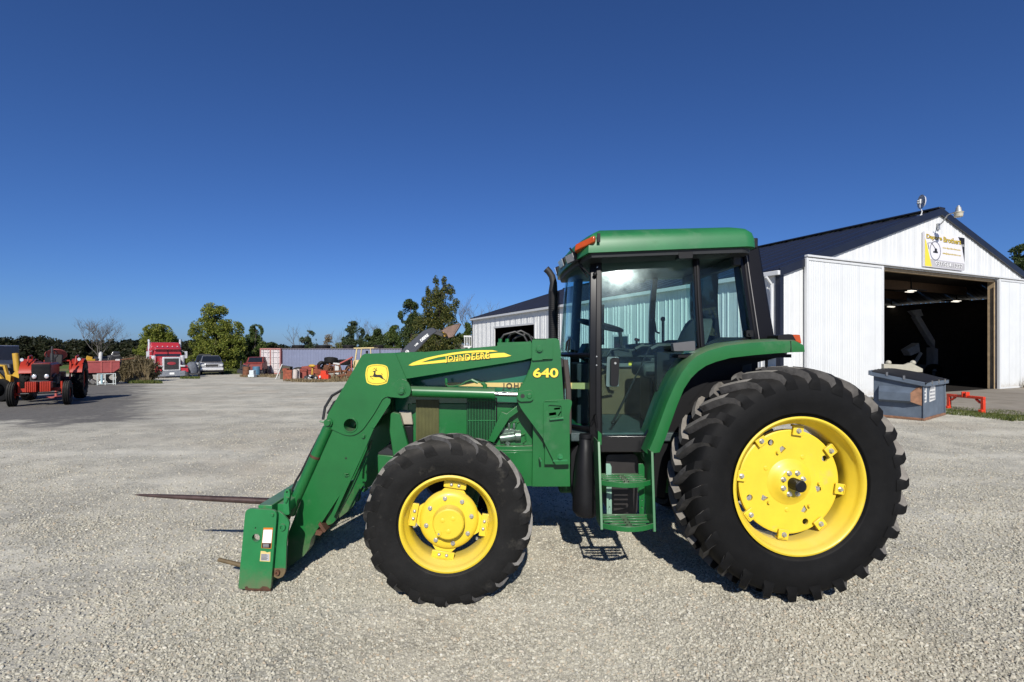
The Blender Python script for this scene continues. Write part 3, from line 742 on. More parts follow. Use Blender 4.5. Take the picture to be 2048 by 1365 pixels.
# grey boom machine in the shade of the barn
def mach():
    Y0 = 27.5
    base = P(1862, 770, Y0); base.z = .025
    t = thing('boom_machine', 'pale grey machine with a raised boom in the dark of the barn', 'machine', tuple(base), 0, world=True)
    m = M_('machine_grey', (.42, .42, .42), .6, var=.15)
    q = lambda x, y, d=0: P(x, y, Y0 + d)
    mb = MB(); mb.bar(q(1830, 632), q(1868, 695), .25, .34, up=(0, 1, 0)).bar(q(1864, 688), q(1880, 730), .25, .3, up=(0, 1, 0)); mb.build('boom', m, t, bev=.02)
    mb = MB(); mb.pp([(1822, 622), (1842, 619), (1847, 632), (1834, 634)], Y0 - .15, .3); mb.build('boom_head', m, t, bev=.01)
    mb = MB(); mb.pp([(1868, 695), (1881, 700), (1883, 745), (1868, 742)], Y0 - .3, .6); mb.build('mast', m, t, bev=.02)
    mb = MB(); mb.pp([(1815, 700), (1838, 686), (1841, 704), (1822, 712)], Y0 - .4, .5).pp([(1826, 728), (1842, 704), (1846, 707), (1832, 731)], Y0 - .5, .1); mb.build('hood', M_('machine_panel', (.5, .5, .48), .5, var=.25), t, bev=.02)
    mb = MB(); mb.pp([(1790, 730), (1885, 730), (1888, 758), (1790, 758)], Y0 - .2, 1.2); mb.build('chassis', M_('machine_dark', (.12, .12, .12), .7), t, bev=.03)
    for xx in (1808, 1868):
        c = P(xx, 752, Y0 - .35); c.z = .025 + .44
        mb = MB(); mb.lathe([(.2, -.1), (.38, -.14), (.44, -.1), (.44, .1), (.38, .14), (.2, .1)], 24, c, closed=True); mb.build('wheel', RUB, t)
mach()

# pale machine frame standing behind the dumpster
fb = GP(1808, 800); fY = 15.2
fr = thing('implement_frame', 'cream steel implement frame behind the dark dumpster', 'implement', (P(1806, 700, fY).x, fY, 0), 0, world=True)
CREAM = M_('cream_steel', (.36, .34, .27), .5, var=.1, dirt=(.35, .25, .15), dirt_amt=.2)
mb = MB(); mb.pp([(1768, 728), (1778, 729), (1812, 730), (1822, 726), (1832, 731), (1846, 738), (1846, 745), (1768, 745)], fY, .12); mb.build('cross_beam', CREAM, fr, bev=.012)
mb = MB()
for xx in (1777, 1826): mb = MB(); mb.ball(P(xx, 726, fY + .05), .075); mb.build('knob', CREAM, fr)
mb = MB()
for xx in (1775, 1830):
    a = P(xx, 742, fY + .06); mb = MB(); mb.box((a.x - .06, a.y - .05, 0), (a.x + .06, a.y + .05, a.z)); mb.build('leg', CREAM, fr)

# ================================================================== DUMPSTER and hitch
e1 = Vector((.80, .60)); DROT = math.atan2(e1.y, e1.x)
dmp = thing('dumpster', 'dented blue-grey steel dumpster with black lid and peeling stickers', 'dumpster', (9.92, 12.14, 0), DROT)
DUMP = M_('dumpster_paint', (.092, .118, .152), .6, var=.22, scale=3, dirt=(.16, .085, .045), dirt_amt=.16, dirt_scale=2.6, bump=.12, bscale=6)
RUSTP = M_('rusted_paint', (.20, .10, .055), .8, var=.4, scale=8, bump=.15)
DW, DD, DF, DB = 1.80, 1.02, .90, 1.12
mb = MB()
t = .012
mb.add([(0, 0, .03), (DW, 0, .03), (DW, DD, .03), (0, DD, .03), (0, 0, DF), (DW, 0, DF), (DW, DD, DB), (0, DD, DB)], [(0, 3, 2, 1), (0, 1, 5, 4), (1, 2, 6, 5), (2, 3, 7, 6), (3, 0, 4, 7)])
for x in (.0, DW):
    mb.bar((x, -.012, .03), (x, -.012, DF - .06), .05, .03, up=(0, 1, 0))
mb.build('bin_body', DUMP, dmp, bev=.01)
mb = MB()
z = lambda y: DF + (DB - DF) * y / DD
mb.bar((-.05, -.05, DF - .02), (DW + .05, -.05, DF - .02), .07, .10).bar((-.05, -.05, DF - .02), (-.05, DD + .04, DB - .02), .07, .10).bar((DW + .05, -.05, DF - .02), (DW + .05, DD + .04, DB - .02), .07, .10).bar((-.09, DD + .05, DB - .0), (DW + .05, DD + .05, DB - .0), .07, .12)
mb.build('rim', DUMP, dmp, bev=.008)
mb = MB(); i = mb.mark()
rows = []
for j in range(9):
    y = -.085 + (DD + .14) * j / 8
    rows.append([(x, y, z(y) + .035 + .095 * math.sin(math.pi * (x + .08) / (DW + .16)) ** .7 * (.35 + .65 * math.sin(math.pi * min(1, (j + .6) / 8.6))) + (.012 if k_ % 2 else 0)) for k_, x in enumerate([-.08 + (DW + .16) * q / 16 for q in range(17)])])
mb.grid(rows, t=(0, 0, -.025)); mb.build('lid', BLKP, dmp, sm=40)
mb = MB()
for x in (.35, .9, 1.45): mb.box((x - .02, -.105, DF - .03), (x + .02, -.075, DF + .06))
for y in (.35, .7): mb.box((-.10, y - .02, z(y) + .01), (-.075, y + .02, z(y) + .10))
mb.build('lid_strap', STEEL, dmp)
mb = MB()
mb.add([(-.002, .10, .40), (-.002, DD - .12, .40), (-.16, DD - .16, .46), (-.16, .20, .46), (-.16, .20, .66), (-.16, DD - .16, .66), (-.002, DD - .12, .80), (-.002, .10, .80)],
       [(0, 1, 2, 3), (3, 2, 5, 4), (4, 5, 6, 7), (1, 6, 5, 2)])
mb.build('fork_pocket', DUMP, dmp, bev=.006)
mb = MB(); mb.add([(-.003, .02, .36), (-.003, .02, .84), (-.162, .205, .67), (-.162, .205, .45), (-.003, .12, .4), (-.003, .12, .8)], [(0, 3, 2, 1), (0, 4, 3), (1, 2, 5)]); mb.build('pocket_end', RUSTP, dmp)
mb = MB(); mb.box((DW + .002, .15, .42), (DW + .15, DD - .1, .70)); mb.build('fork_pocket', DUMP, dmp, bev=.01)
mb = MB(); mb.box((-.03, -.03, .0), (DW + .03, .03, .06)).box((-.03, .03, .0), (.03, DD + .02, .06)).box((DW - .03, .03, .0), (DW + .03, DD + .02, .06)); mb.build('skid', RUSTP, dmp, bev=.008)
STK = M_('sticker_white', (.62, .62, .60), .55, var=.08, scale=14)
for (x0, x1, z0, z1, rows_) in ((.07, .26, .42, .80, 'a'), (.50, .98, .42, .82, 'b')):
    poly = [(x0, z0), (x1, z0 + .02), (x1 + .01, z1), (x0 + .02, z1 - .02)] if rows_ == 'a' else [(x0, z0), (x1, z0 + .03), (x1, z1), (x0 + .10, z1 - .01), (x0, z1 - .16)]
    s_ = MB(); s_.prism(poly, -.006, -.003); so = s_.build('sticker', STK, dmp)
    ln = MB()
    random.seed(5)
    zz = z0 + .05
    while zz < z1 - .06:
        xx = x0 + .03
        while xx < x1 - .06:
            wd_ = random.uniform(.03, .09); ln.box((xx, -.0085, zz), (min(x1 - .03, xx + wd_), -.0065, zz + .045)); xx += wd_ + .03
        zz += .085
    ln.build('print', M_('sticker_grey', (.20, .21, .23), .6), so)

ORANGE = M_('orange_paint', (.56, .036, .009), .42, var=.10, dirt=(.30, .09, .04), dirt_amt=.15)
ha, hb = GP(1898, 819), GP(1966, 827)
hit = thing('quick_hitch_frame', 'bright orange-red three-point hitch frame standing in the grass', 'hitch', tuple((ha + hb) / 2), math.atan2(hb.y - ha.y, hb.x - ha.x))
hl = (hb - ha).length / 2; hz = .37
for s_ in (-1, 1):
    mb = MB(); mb.box((s_ * hl - .04, -.04, 0), (s_ * hl + .04, .04, hz)).box((s_ * hl - .05, -.10, .02), (s_ * hl + .05, -.04, .10)); mb.build('post', ORANGE, hit, bev=.01)
mb = MB(); mb.box((-hl - .04, -.04, hz + .001), (hl + .04, .04, hz + .075)).bar((-hl + .06, 0, hz - .10), (-hl + .18, 0, hz), .06, .05).bar((hl - .06, 0, hz - .10), (hl - .18, 0, hz), .06, .05); mb.build('cross_bar', ORANGE, hit, bev=.01)
mb = MB(); mb.box((-.07, -.06, hz + .02), (-.03, .06, hz + .17)).box((.03, -.06, hz + .02), (.07, .06, hz + .17)).box((-.03, -.04, hz + .09), (.03, .04, hz + .13)); mb.build('top_hook', ORANGE, hit, bev=.01)

# ================================================================== GREEN TRACTOR
YC = 4.55
trac = thing('tractor', 'large green farm tractor with yellow wheels, cab and front loader', 'tractor', (.8, YC, 0), 0, world=True)
def sub(name, parent, loc):                       # an Empty part placed at a world point of the tractor
    o = bpy.data.objects.new(name, None); COL.objects.link(o); o.parent = parent; o.empty_display_size = .1
    o.location = Vector(loc) - ORG[parent]; ORG[o] = Vector((0, 0, 0)); return o
def both(mb, name, mats, parent=trac, bev=0, **k):
    a = mb.build(name, mats, parent, bev=bev, **k); b = mb.mirror_y(YC).build(name, mats, parent, bev=bev, **k); return a, b

def tyre_mesh(R0, h, W, Rr, nl, zc, bw=.030, tw=.021, delta=.25, wear=0, seed=1):
    mb = MB(); w_ = W / 2; D = R0 - Rr
    half = [(Rr * .985, .66), (Rr + .012, .76), (Rr + .03, .80), (Rr + .12 * D, .87), (Rr + .13 * D, .882), (Rr + .155 * D, .893), (Rr + .17 * D, .893), (Rr + .35 * D, .985), (Rr + .52 * D, 1.0), (Rr + .74 * D, .965), (R0 - .16 * D, .90), (R0 - .10 * D, .84), (R0 - .04 * D, .66), (R0 - .012 * D, .35)]
    prof = [(r, -y * w_) for r, y in half] + [(R0, 0)] + [(r, y * w_) for r, y in reversed(half)]
    mb.lathe(prof, 96)
    rg = random.Random(seed)
    for s_ in (-1, 1):
        for k in range(nl):
            p0 = 2 * math.pi * (k + (.5 if s_ > 0 else 0)) / nl
            path = [(-.05, R0 - .001, 1.0), (.2, R0 - .004 * D, 1.0), (.45, R0 - .02 * D, 1.0), (.68, R0 - .05 * D, 1.02), (.86, R0 - .105 * D, 1.0), (.94, R0 - .18 * D, .70), (.972, R0 - .235 * D, .34), (.99, R0 - .29 * D, .0)]
            rings = []
            for j, (yy, r_, hh) in enumerate(path):
                q = max(0, yy)
                ph = p0 - delta * (q ** 1.08) * 1.0
                lat = s_ * yy * w_
                hx = h * hh
                if wear: hx *= .9 + .14 * rg.random()
                sh = smooth(.62, 1.0, yy)
                rt = r_ + hx * (1 - .30 * sh); yt = lat + s_ * hx * .45 * sh
                b1 = bw * (1 + .35 * sh); t1 = tw * (1 + .45 * sh)
                rb = r_ - .010
                rings.append([(rb * math.cos(ph - b1 / r_), lat, rb * math.sin(ph - b1 / r_)), (rt * math.cos(ph - t1 / r_), yt, rt * math.sin(ph - t1 / r_)),
                              (rt * math.cos(ph + t1 / r_), yt, rt * math.sin(ph + t1 / r_)), (rb * math.cos(ph + b1 / r_), lat, rb * math.sin(ph + b1 / r_))])
            f0 = len(mb.f); mb.loft(rings)
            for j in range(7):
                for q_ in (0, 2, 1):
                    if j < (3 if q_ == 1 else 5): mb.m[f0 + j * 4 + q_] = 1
    for k, v in enumerate(mb.v):                   # the tread flattens where it meets the ground
        lim = -zc - .004
        if v.z < lim: mb.v[k] = Vector((v.x, v.y * 1.01, lim + (v.z - lim) * .08))
    return mb
def hexbolt(mb, c, r, h, n=6):                     # bolt head facing -y
    c = Vector(c); mb.cyl(c, c + Vector((0, -h * .25, 0)), r * 1.35, n=14); mb.cyl(c + Vector((0, -h * .25, 0)), c + Vector((0, -h, 0)), r, r * .93, n=n)
def polar(r, a): return (r * math.cos(R(a)), r * math.sin(R(a)))

# ---- rear wheel (centre plane y = 0, outside faces -y)
RWC = Vector((1.968, 3.645, .80))
rw = sub('rear_wheel', trac, RWC); rw.rotation_euler = (0, 0, R(4.5))
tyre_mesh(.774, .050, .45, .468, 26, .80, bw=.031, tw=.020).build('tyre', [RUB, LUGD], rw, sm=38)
mb = MB(); mb.lathe([(.455, -.186), (.470, -.196), (.482, -.192), (.480, -.180), (.470, -.172), (.462, -.165), (.455, -.13), (.43, -.105), (.424, -.06), (.424, .08), (.43, .11), (.455, .13), (.470, .172), (.482, .19), (.465, .196), (.45, .186), (.447, .135), (.42, .115), (.414, .08), (.414, -.06), (.42, -.11), (.445, -.135), (.452, -.16)], 96, closed=True)
mb.build('rim', YEL, rw, sm=50)
holes = [circ(*polar(.312, a), .023, 14) for a in (31, 116, 200, 293)]
tabs = [(103, .235), (-14, .225), (212, .215), (300, .23)]
for a, r_ in tabs:
    c = Vector(polar(r_, a)); rr = Matrix.Rotation(R(a - 60), 2)
    holes.append([tuple(c + rr @ Vector(p)) for p in ((-.026, -.016), (.026, -.016), (.02, .018), (-.004, .022))])
mb = MB(); mb.prism(circ(0, 0, .362, 72), -.064, -.048, holes); mb.lathe([(.362, -.064), (.372, -.060), (.372, -.03), (.360, -.03)], 72); mb.build('disc', YEL, rw, sm=30)
mb = MB(); mb.lathe([(.165, -.0645), (.150, -.072), (.128, -.082), (.112, -.100), (.096, -.108), (.0, -.108)], 40); mb.build('hub_boss', YEL, rw, sm=25)
mb = MB()
for a, r_ in tabs:
    c = polar(r_ - .005, a + 10); mb.cyl((c[0], -.064, c[1]), (c[0], -.085, c[1]), .011, n=10)
for a in (60, 150, 265): c = polar(.2, a); mb.cyl((c[0], -.064, c[1]), (c[0], -.070, c[1]), .018, .012, n=12)
mb.build('disc_nubs', YEL, rw)
mb = MB()
for k in range(8):
    c = polar(.079, 22.5 + 45 * k); mb = MB(); hexbolt(mb, (c[0], -.108, c[1]), .0135, .020); mb.build('hub_bolt', ZINC, rw)
for k in range(8):
    a = -8.5 + 45 * k
    m1 = MB(); i = m1.mark()
    m1.box((.335, -.088, -.038), (.405, -.074, .038)).box((.393, -.088, -.034), (.408, -.04, .034)).box((.36, -.074, -.028), (.40, -.05, .028))
    m1.xf(i, Matrix.Rotation(R(-a), 4, 'Y')); br = m1.build('rim_bracket', YEL, rw, bev=.003)
    m1 = MB(); i = m1.mark(); hexbolt(m1, (.370, -.0885, 0), .0135, .017); m1.xf(i, Matrix.Rotation(R(-a), 4, 'Y')); m1.build('bracket_bolt', ZINC, rw)
mb = MB(); mb.cyl((0, -.06, 0), (0, -.195, 0), .041, n=28); mb.cyl((0, -.195, 0), (0, -.20, 0), .041, .034, n=28); mb.cyl((0, -.1985, 0), (0, -.2015, 0), .012, n=10); mb.build('axle_shaft', BLKP, rw)
rw2 = copy_tree(rw, trac); rw2.location = Vector((RWC.x, 2 * YC - RWC.y, RWC.z)) - ORG[trac]; rw2.rotation_euler = (0, 0, math.pi + R(4.5))

# ---- front wheel
FWC = Vector((-.443, 3.562, .556))
fw = sub('front_wheel', trac, FWC); fw.rotation_euler = (0, 0, R(4.5))
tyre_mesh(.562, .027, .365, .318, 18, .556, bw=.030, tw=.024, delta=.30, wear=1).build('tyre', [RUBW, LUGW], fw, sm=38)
mb = MB(); mb.lathe([(.308, -.146), (.320, -.156), (.333, -.152), (.331, -.142), (.322, -.135), (.314, -.125), (.308, -.095), (.288, -.075), (.284, -.03), (.284, .06), (.29, .09), (.312, .12), (.333, .15), (.318, .156), (.303, .146), (.300, .10), (.28, .08), (.274, .05), (.274, -.03), (.28, -.08), (.299, -.10), (.305, -.125)], 80, closed=True)
mb.build('rim', YEL, fw, sm=50)
mb = MB()
out = []
for k in range(72):
    a = 360 * k / 72; d = (a - 80 + 45) % 90 - 45
    out.append(polar(.205 + .045 * max(0, 1 - abs(d) / 22.0) ** .6, a))
mb.prism(out, -.046, -.032); mb.lathe([(.206, -.0465), (.200, -.060), (.185, -.074), (.165, -.080), (.12, -.080), (.0, -.080)], 56); mb.build('disc', YEL, fw, sm=40)
for k in range(4):
    a = 80 + 90 * k
    m1 = MB(); i = m1.mark(); m1.box((.222, -.066, -.078), (.272, -.047, .078)).box((.262, -.066, -.07), (.275, .0, .07)); m1.xf(i, Matrix.Rotation(R(-a), 4, 'Y')); m1.build('rim_bracket', YEL, fw, bev=.003)
    m1 = MB(); i = m1.mark()
    for zz in (-.026, .026): m1.ball((.245, -.066, zz), (.013, .013, .013), 12, 8)
    m1.xf(i, Matrix.Rotation(R(-a), 4, 'Y')); m1.build('bracket_bolt', ZINC, fw)
mb = MB(); mb.lathe([(.112, -.078), (.108, -.135), (.104, -.152), (.096, -.158), (.0, -.158)], 44)
mb.build('hub_cap', YEL, fw, sm=30)
mb = MB()
for a in (50, 145, 270):
    c = polar(.048, a); mb.lathe([(.0, -.161), (.010, -.161), (.016, -.1585)], 14, (c[0], 0, c[1]))
c = polar(.088, 222); mb.lathe([(.0, -.163), (.017, -.163), (.021, -.157)], 16, (c[0], 0, c[1]))
mb.build('hub_cap_marks', YEL, fw)
mb = MB()
for k in range(8): c = polar(.158, 10 + 45 * k); m1 = MB(); hexbolt(m1, (c[0], -.080, c[1]), .0115, .018); m1.build('hub_bolt', ZINC, fw)
c = polar(.088, 222); mb.cyl((c[0], -.160, c[1]), (c[0], -.168, c[1]), .008, n=6)
mb.build('drain_plug', ZINC, fw)
fw2 = copy_tree(fw, trac); fw2.location = Vector((FWC.x, 2 * YC - FWC.y, FWC.z)) - ORG[trac]; fw2.rotation_euler = (0, 0, math.pi + R(4.5))

# ---- chassis, engine, axles
mb = MB(); mb.box((-1.02, 4.33, .66), (.42, 4.77, .98)).box((.40, 4.26, .52), (2.12, 4.84, 1.02)).box((.2, 4.3, .6), (.6, 4.8, 1.1)); mb.build('chassis', M_('chassis_green', (.010, .09, .025), .6, var=.2, dirt=(.06, .05, .03), dirt_amt=.3), trac, bev=.02)
mb = MB(); mb.cyl((RWC.x, 3.60, .80), (RWC.x, 2 * YC - 3.60, .80), .10, n=24).cyl((RWC.x, 4.0, .80), (RWC.x, 5.1, .80), .17, n=24); mb.build('rear_axle', M_('chassis_green', (0, 0, 0)), trac)
mb = MB(); mb.cyl((FWC.x, 3.53, .54), (FWC.x, 2 * YC - 3.53, .54), .075, n=20).ball((FWC.x, YC, .53), (.17, .2, .16), 14, 10).box((FWC.x - .12, 3.72, .44), (FWC.x + .12, 3.82, .66)).cyl((FWC.x + .16, 3.80, .56), (FWC.x + .16, 5.3, .56), .022, n=10); mb.build('front_axle', M_('axle_green', (.009, .075, .02), .6, var=.2), trac)
mb = MB(); mb.box((-.80, 4.27, .98), (.30, 4.83, 1.38)); mb.build('engine_block', M_('engine_dark', (.012, .03, .016), .7, var=.3), trac, bev=.03)
# injection pump cluster seen below the brace
mb = MB(); q = lambda x, y, d=4.12: P(x, y, d)
mb.cyl(q(1000, 877), q(1030, 873), .036, n=14).cyl(q(1030, 872), q(1042, 872), .045, n=14).box(q(1002, 868), q(1030, 855, 4.2)).cyl(q(1008, 858), q(1008, 848), .012, n=8).cyl(q(1018, 858), q(1018, 846), .012, n=8).cyl(q(1028, 858), q(1028, 847), .012, n=8).cyl(q(1012, 884), q(1018, 890), .02, n=10)
mb.build('injection_pump', M_('pump_metal', (.16, .22, .18), .3, metal=.6, var=.4, scale=20), trac, bev=.004)
mb = MB()
for k in range(5): mb.tube([q(1006 + 6 * k, 856), q(1006 + 7 * k, 846), q(1014 + 8 * k, 842, 4.16), q(1030 + 4 * k, 840, 4.22)], .005, 6)
mb.tube([q(1040, 872), q(1050, 868), q(1052, 880), q(1046, 886)], .007, 6)
mb.build('fuel_lines', GREEN, trac)
# hood as lofted sections along x
def hood_ring(x, hw, zt, zb, rr):
    pts = []
    for (sy, sz) in ((-1, 0), (-1, 1), (1, 1), (1, 0)):
        if sz == 0: pts.append((x, YC + sy * hw, zb))
        else:
            for k in range(7):
                t_ = k / 6 * math.pi / 2
                if sy < 0: pts.append((x, YC - hw + rr * (1 - math.cos(t_)), zt - rr + rr * math.sin(t_)))
                else: pts.append((x, YC + hw - rr * (1 - math.sin(t_)), zt - rr + rr * math.cos(t_)))
    return [Vector(p) for p in pts]
mb = MB(); mb.loft([hood_ring(-.99, .35, 1.36, 1.12, .08), hood_ring(-.96, .395, 1.49, 1.05, .09), hood_ring(-.82, .415, 1.555, 1.30, .09), hood_ring(-.3, .418, 1.655, 1.30, .09), hood_ring(.1, .420, 1.725, 1.30, .09), hood_ring(.34, .422, 1.755, 1.30, .09)])
hood = mb.build('hood', M_('hood_green', (.010, .115, .055), .2, var=.06, coat=.6), trac, sm=40)
mb = MB(); mb.box((-.86, YC - .414, .93), (.34, YC + .414, 1.299)); mb.build('side_panel', GREEN, trac, bev=.01)
mb = MB(); mb.box((-1.0, YC - .29, .80), (-.93, YC + .29, 1.20)); mb.build('front_grille', BLKP, trac, bev=.02)
fz = YC - .416
mb = MB()
zs = [P(0, y, fz).z for y in (766, 779)]
mb.add([P(890, 766.5, fz - .006), P(910, 765.8, fz - .014), P(1182, 766, fz - .014), P(1182, 779, fz - .014), P(890, 772, fz - .006), P(890, 766.5, fz + .01), P(1182, 766, fz + .01), P(1182, 779, fz + .01), P(890, 772, fz + .01)], [(0, 4, 3, 2, 1), (0, 1, 2, 6, 5), (4, 8, 7, 3)])
st = mb.build('stripe', YELC, hood)
text('JOHN DEERE', .062, BLKD, face_frame(P(1006, 772.6, fz - .0165), (1, 0, 0), (0, 0, 1)), hood, offset=.0012, font_space=1.32)
# louvred screens on the hood side
OLIVE = M_('olive_screen', (.085, .085, .03), .5, var=.25, metal=.3)
mb = MB(); sy = fz - .004
a, b_ = P(832, 800, sy), P(878, 882, sy)
mb.box((a.x, sy - .004, b_.z), (b_.x, sy + .003, a.z))
k = 0
while a.x + .008 + k * .0115 < b_.x:
    xx = a.x + .008 + k * .0115; mb.box((xx - .0025, sy - .012, b_.z + .005), (xx + .0025, sy - .0041, a.z - .005)); k += 1
mb.build('radiator_screen', OLIVE, trac)
mb = MB(); a, b_ = P(936, 798, sy), P(992, 884, sy)
k = 0
while a.x + k * .0125 < b_.x + .001:
    xx = a.x + k * .0125; mb.cyl((xx, sy - .012, a.z), (xx, sy - .012, b_.z), .0028, n=6); k += 1
for zz in (.96, .5, .04): z_ = b_.z + (a.z - b_.z) * zz; mb.cyl((a.x, sy - .015, z_), (b_.x, sy - .015, z_), .003, n=6)
mb.build('wire_screen', M_('screen_green', (.03, .17, .06), .4, var=.2), trac)
mb = MB(); mb.box((a.x - .01, sy - .002, b_.z - .01), (b_.x + .01, sy + .003, a.z + .01)); mb.build('screen_backing', M_('black_paint', (0, 0, 0)), trac)
mb = MB(); mb.pp([(797, 822), (822, 824), (826, 850), (800, 850)], 4.10, .06); mb.build('side_lamp', M_('beige_lamp', (.36, .32, .25), .4), trac, bev=.008)
mb = MB(); mb.pp([(802, 852), (826, 852), (826, 905), (812, 905)], 4.12, .06); mb.build('lamp_bracket', BLKP, trac, bev=.008)
mb = MB(); mb.pp([(781, 828), (786, 825), (799, 828), (820, 905), (803, 912), (786, 912), (779, 862)], 4.02, .05); both(mb, 'front_guard_plate', GREEN, bev=.004)
mb = MB(); mb.pp([(755, 910), (806, 914), (806, 960), (756, 960)], 4.06, .9); mb.build('front_bracket', GREEN, trac, bev=.006)
mb = MB(); mb.pp([(757, 905), (776, 895), (782, 900), (806, 908), (806, 912), (757, 909)], 4.07, .85); mb.build('battery_tray', DARKIN, trac)

# ---- exhaust stack
mb = MB(); ey = 5.02
px_ = lambda x, y: P(x, y, ey)
mb.tube([px_(1106, 700), px_(1106, 585), px_(1107, 566), px_(1104, 553), px_(1098, 544), px_(1092, 538)], [.046, .046, .036, .034, .034, .035], 16); ex = mb.build('exhaust_stack', M_('stack_black', (.016, .015, .015), .6, var=.4, dirt=(.09, .05, .03), dirt_amt=.2), trac, sm=40)
mb = MB(); c0, c1 = px_(1108, 682), px_(1108, 585)
for k in range(26):
    z_ = c0.z + (c1.z - c0.z) * k / 25
    mb.lathe([(.051, -.004), (.056, -.003), (.056, .003), (.051, .004)], 18, (0, 0, 0)); 
    n_ = 18 * 4
    for j in range(len(mb.v) - n_, len(mb.v)): v = mb.v[j]; mb.v[j] = Vector((c0.x + v.x, ey + v.z, z_ + v.y))
for k in range(8):
    a_ = 2 * math.pi * k / 8; mb.cyl((c0.x + .053 * math.cos(a_), ey + .053 * math.sin(a_), c0.z), (c0.x + .053 * math.cos(a_), ey + .053 * math.sin(a_), c1.z), .003, n=5)
mb.build('heat_shield', BLKP, ex)

# ---- loader
def pin(mb, px, py, Y, r, h):
    c = P(px, py, Y); hexbolt(mb, c, r, h, 12)
def loader(side):
    near = side == 0
    B = (lambda mb, name, mats, parent=trac, **k: (mb if near else mb.mirror_y(YC)).build(name, mats, parent, **k))
    Ya = 3.93
    # boom: rear beam, knee plates, lower arm
    mb = MB(); mb.pp(rnd([(786, 710), (1066, 686), (1066, 716), (1045, 721), (812, 758), (800, 757)], [4, 3, 3, 3, 6, 3], 3), Ya, .12); boom = B(mb, 'loader_boom', GREEN, bev=.008)
    hole = circ(702, 850, 14.0, 24)
    plate = rnd([(724, 711), (729, 708), (790, 706), (812, 758), (819, 772), (819, 790), (810, 794), (772, 794), (765, 798), (748, 828), (724, 862), (706, 872), (690, 871), (660, 858), (651, 846), (655, 830)], [6, 4, 3, 3, 6, 8, 6, 6, 6, 8, 10, 10, 8, 6, 6, 6], 4)
    for (y0, nm) in ((Ya - .014, 'knee_plate'), (Ya + .122, 'knee_plate')):
        mb = MB(); mb.pp(plate, y0, .012, [hole]) if y0 < Ya else mb.prism([(P(x, y, Ya).x, P(x, y, Ya).z) for x, y in plate], y0, y0 + .012, [[(P(x, y, Ya).x, P(x, y, Ya).z) for x, y in hole]])
        B(mb, nm, GREEN, boom, bev=.003)
    c = P(702, 850, Ya); mb = MB(); mb.lathe([(.050, -.022), (.058, -.022), (.058, .14), (.050, .14)], 32, c, closed=True); B(mb, 'knee_tube', GREEN, boom)
    mb = MB(); mb.pp(rnd([(661, 852), (576, 1068), (574, 1128), (577, 1136), (608, 1112), (618, 1098), (622, 1078), (700, 960), (741, 855), (780, 796), (760, 788), (690, 800)], [2, 6, 6, 3, 5, 5, 5, 30, 20, 4, 4, 4], 4), Ya, .10, [circ(702, 850, 14.2, 24)]); arm = B(mb, 'lower_arm', GREEN, bev=.008)
    # edge strap along the back of the lower arm
    mb = MB(); mb.pp(rnd([(781, 797), (777, 795), (770, 799), (741, 853), (724, 893), (662, 1030), (668, 1034), (731, 897), (748, 857), (781, 806)], 3, 2), Ya - .012, .014); B(mb, 'edge_strap', GREEN, arm, bev=.002)
    mb = MB(); mb.pp(rnd([(690, 968), (706, 962), (742, 880), (736, 905), (700, 985), (668, 1046), (655, 1052), (650, 1040)], 4, 2), Ya + .05, .06); B(mb, 'parking_stand', GREEN, arm, bev=.004)
    mb = MB(); mb.pp([(636, 1050), (640, 1044), (652, 1062), (648, 1066)], Ya - .01, .10); mb.pp([(633, 1060), (646, 1064), (640, 1072), (630, 1070)], Ya + .0, .05); B(mb, 'stand_clip', RUST if near else GREEN, arm)
    mb = MB()
    for (x, y, r_, h_) in ((759, 820, .010, .012), (727, 873, .013, .02), (692, 950, .008, .02)):
        pin(mb, x, y, Ya - .001, r_, h_)
    mb.tube([P(689, 948, Ya - .012), P(697, 948, Ya - .014), P(699, 952, Ya - .014), P(690, 953, Ya - .014), P(688, 950, Ya - .012)], .0045, 6)
    B(mb, 'arm_bolts', GREEN, arm)
    mb = MB(); c = P(692, 917, Ya); mb.lathe([(.0, -.0015), (.0085, -.0015), (.0085, .002)], 12, c); B(mb, 'arm_hole', BLKD, arm)
    # lift cylinder
    Yl = 3.70
    mb = MB(); mb.pp(rnd([(778, 774), (800, 757), (816, 764), (822, 778), (820, 792), (808, 797), (782, 795), (772, 793)], 5, 3), Ya - .040, .022); B(mb, 'cylinder_lug', GREEN, boom, bev=.004)
    mb = MB(); pin(mb, 803, 782, Ya - .041, .026, .022); mb.cyl(P(803, 782, Ya - .06), P(803, 782, Ya - .068), .014, n=12); B(mb, 'pin', GREEN, boom)
    cy = 3.985
    mb = MB(); mb.cyl(P(817, 783, cy), P(986, 788, cy), .043, n=28).cyl(P(984, 788, cy), P(990, 788.2, cy), .047, n=28).cyl(P(808, 782.6, cy), P(820, 783, cy), .038, n=20)
    for xx in (970,): mb.cyl(P(xx, 788, cy), P(xx, 769, cy), .017, n=12).cyl(P(xx, 771, cy), P(xx - 6, 766, cy), .015, n=10)
    cyl = B(mb, 'lift_cylinder', GREEN, sm=40)
    mb = MB(); mb.cyl(P(985, 788, cy), P(1046, 790.5, cy), .0185, n=20); B(mb, 'piston_rod', CHR, cyl)
    mb = MB()
    mb.tube([P(893, 758, cy), P(892, 768, cy), P(896, 773, cy), P(906, 773, cy), P(922, 770, cy - .01), P(932, 764, cy), P(944, 760, cy), P(968, 768, cy)], .0065, 8)
    mb.cyl(P(892, 757, cy), P(893, 766, cy), .011, n=8).cyl(P(943, 760, cy), P(956, 766, cy), .012, n=8)
    B(mb, 'cylinder_hose', GREEN, cyl)
    # tilt cylinder
    ty = 3.93
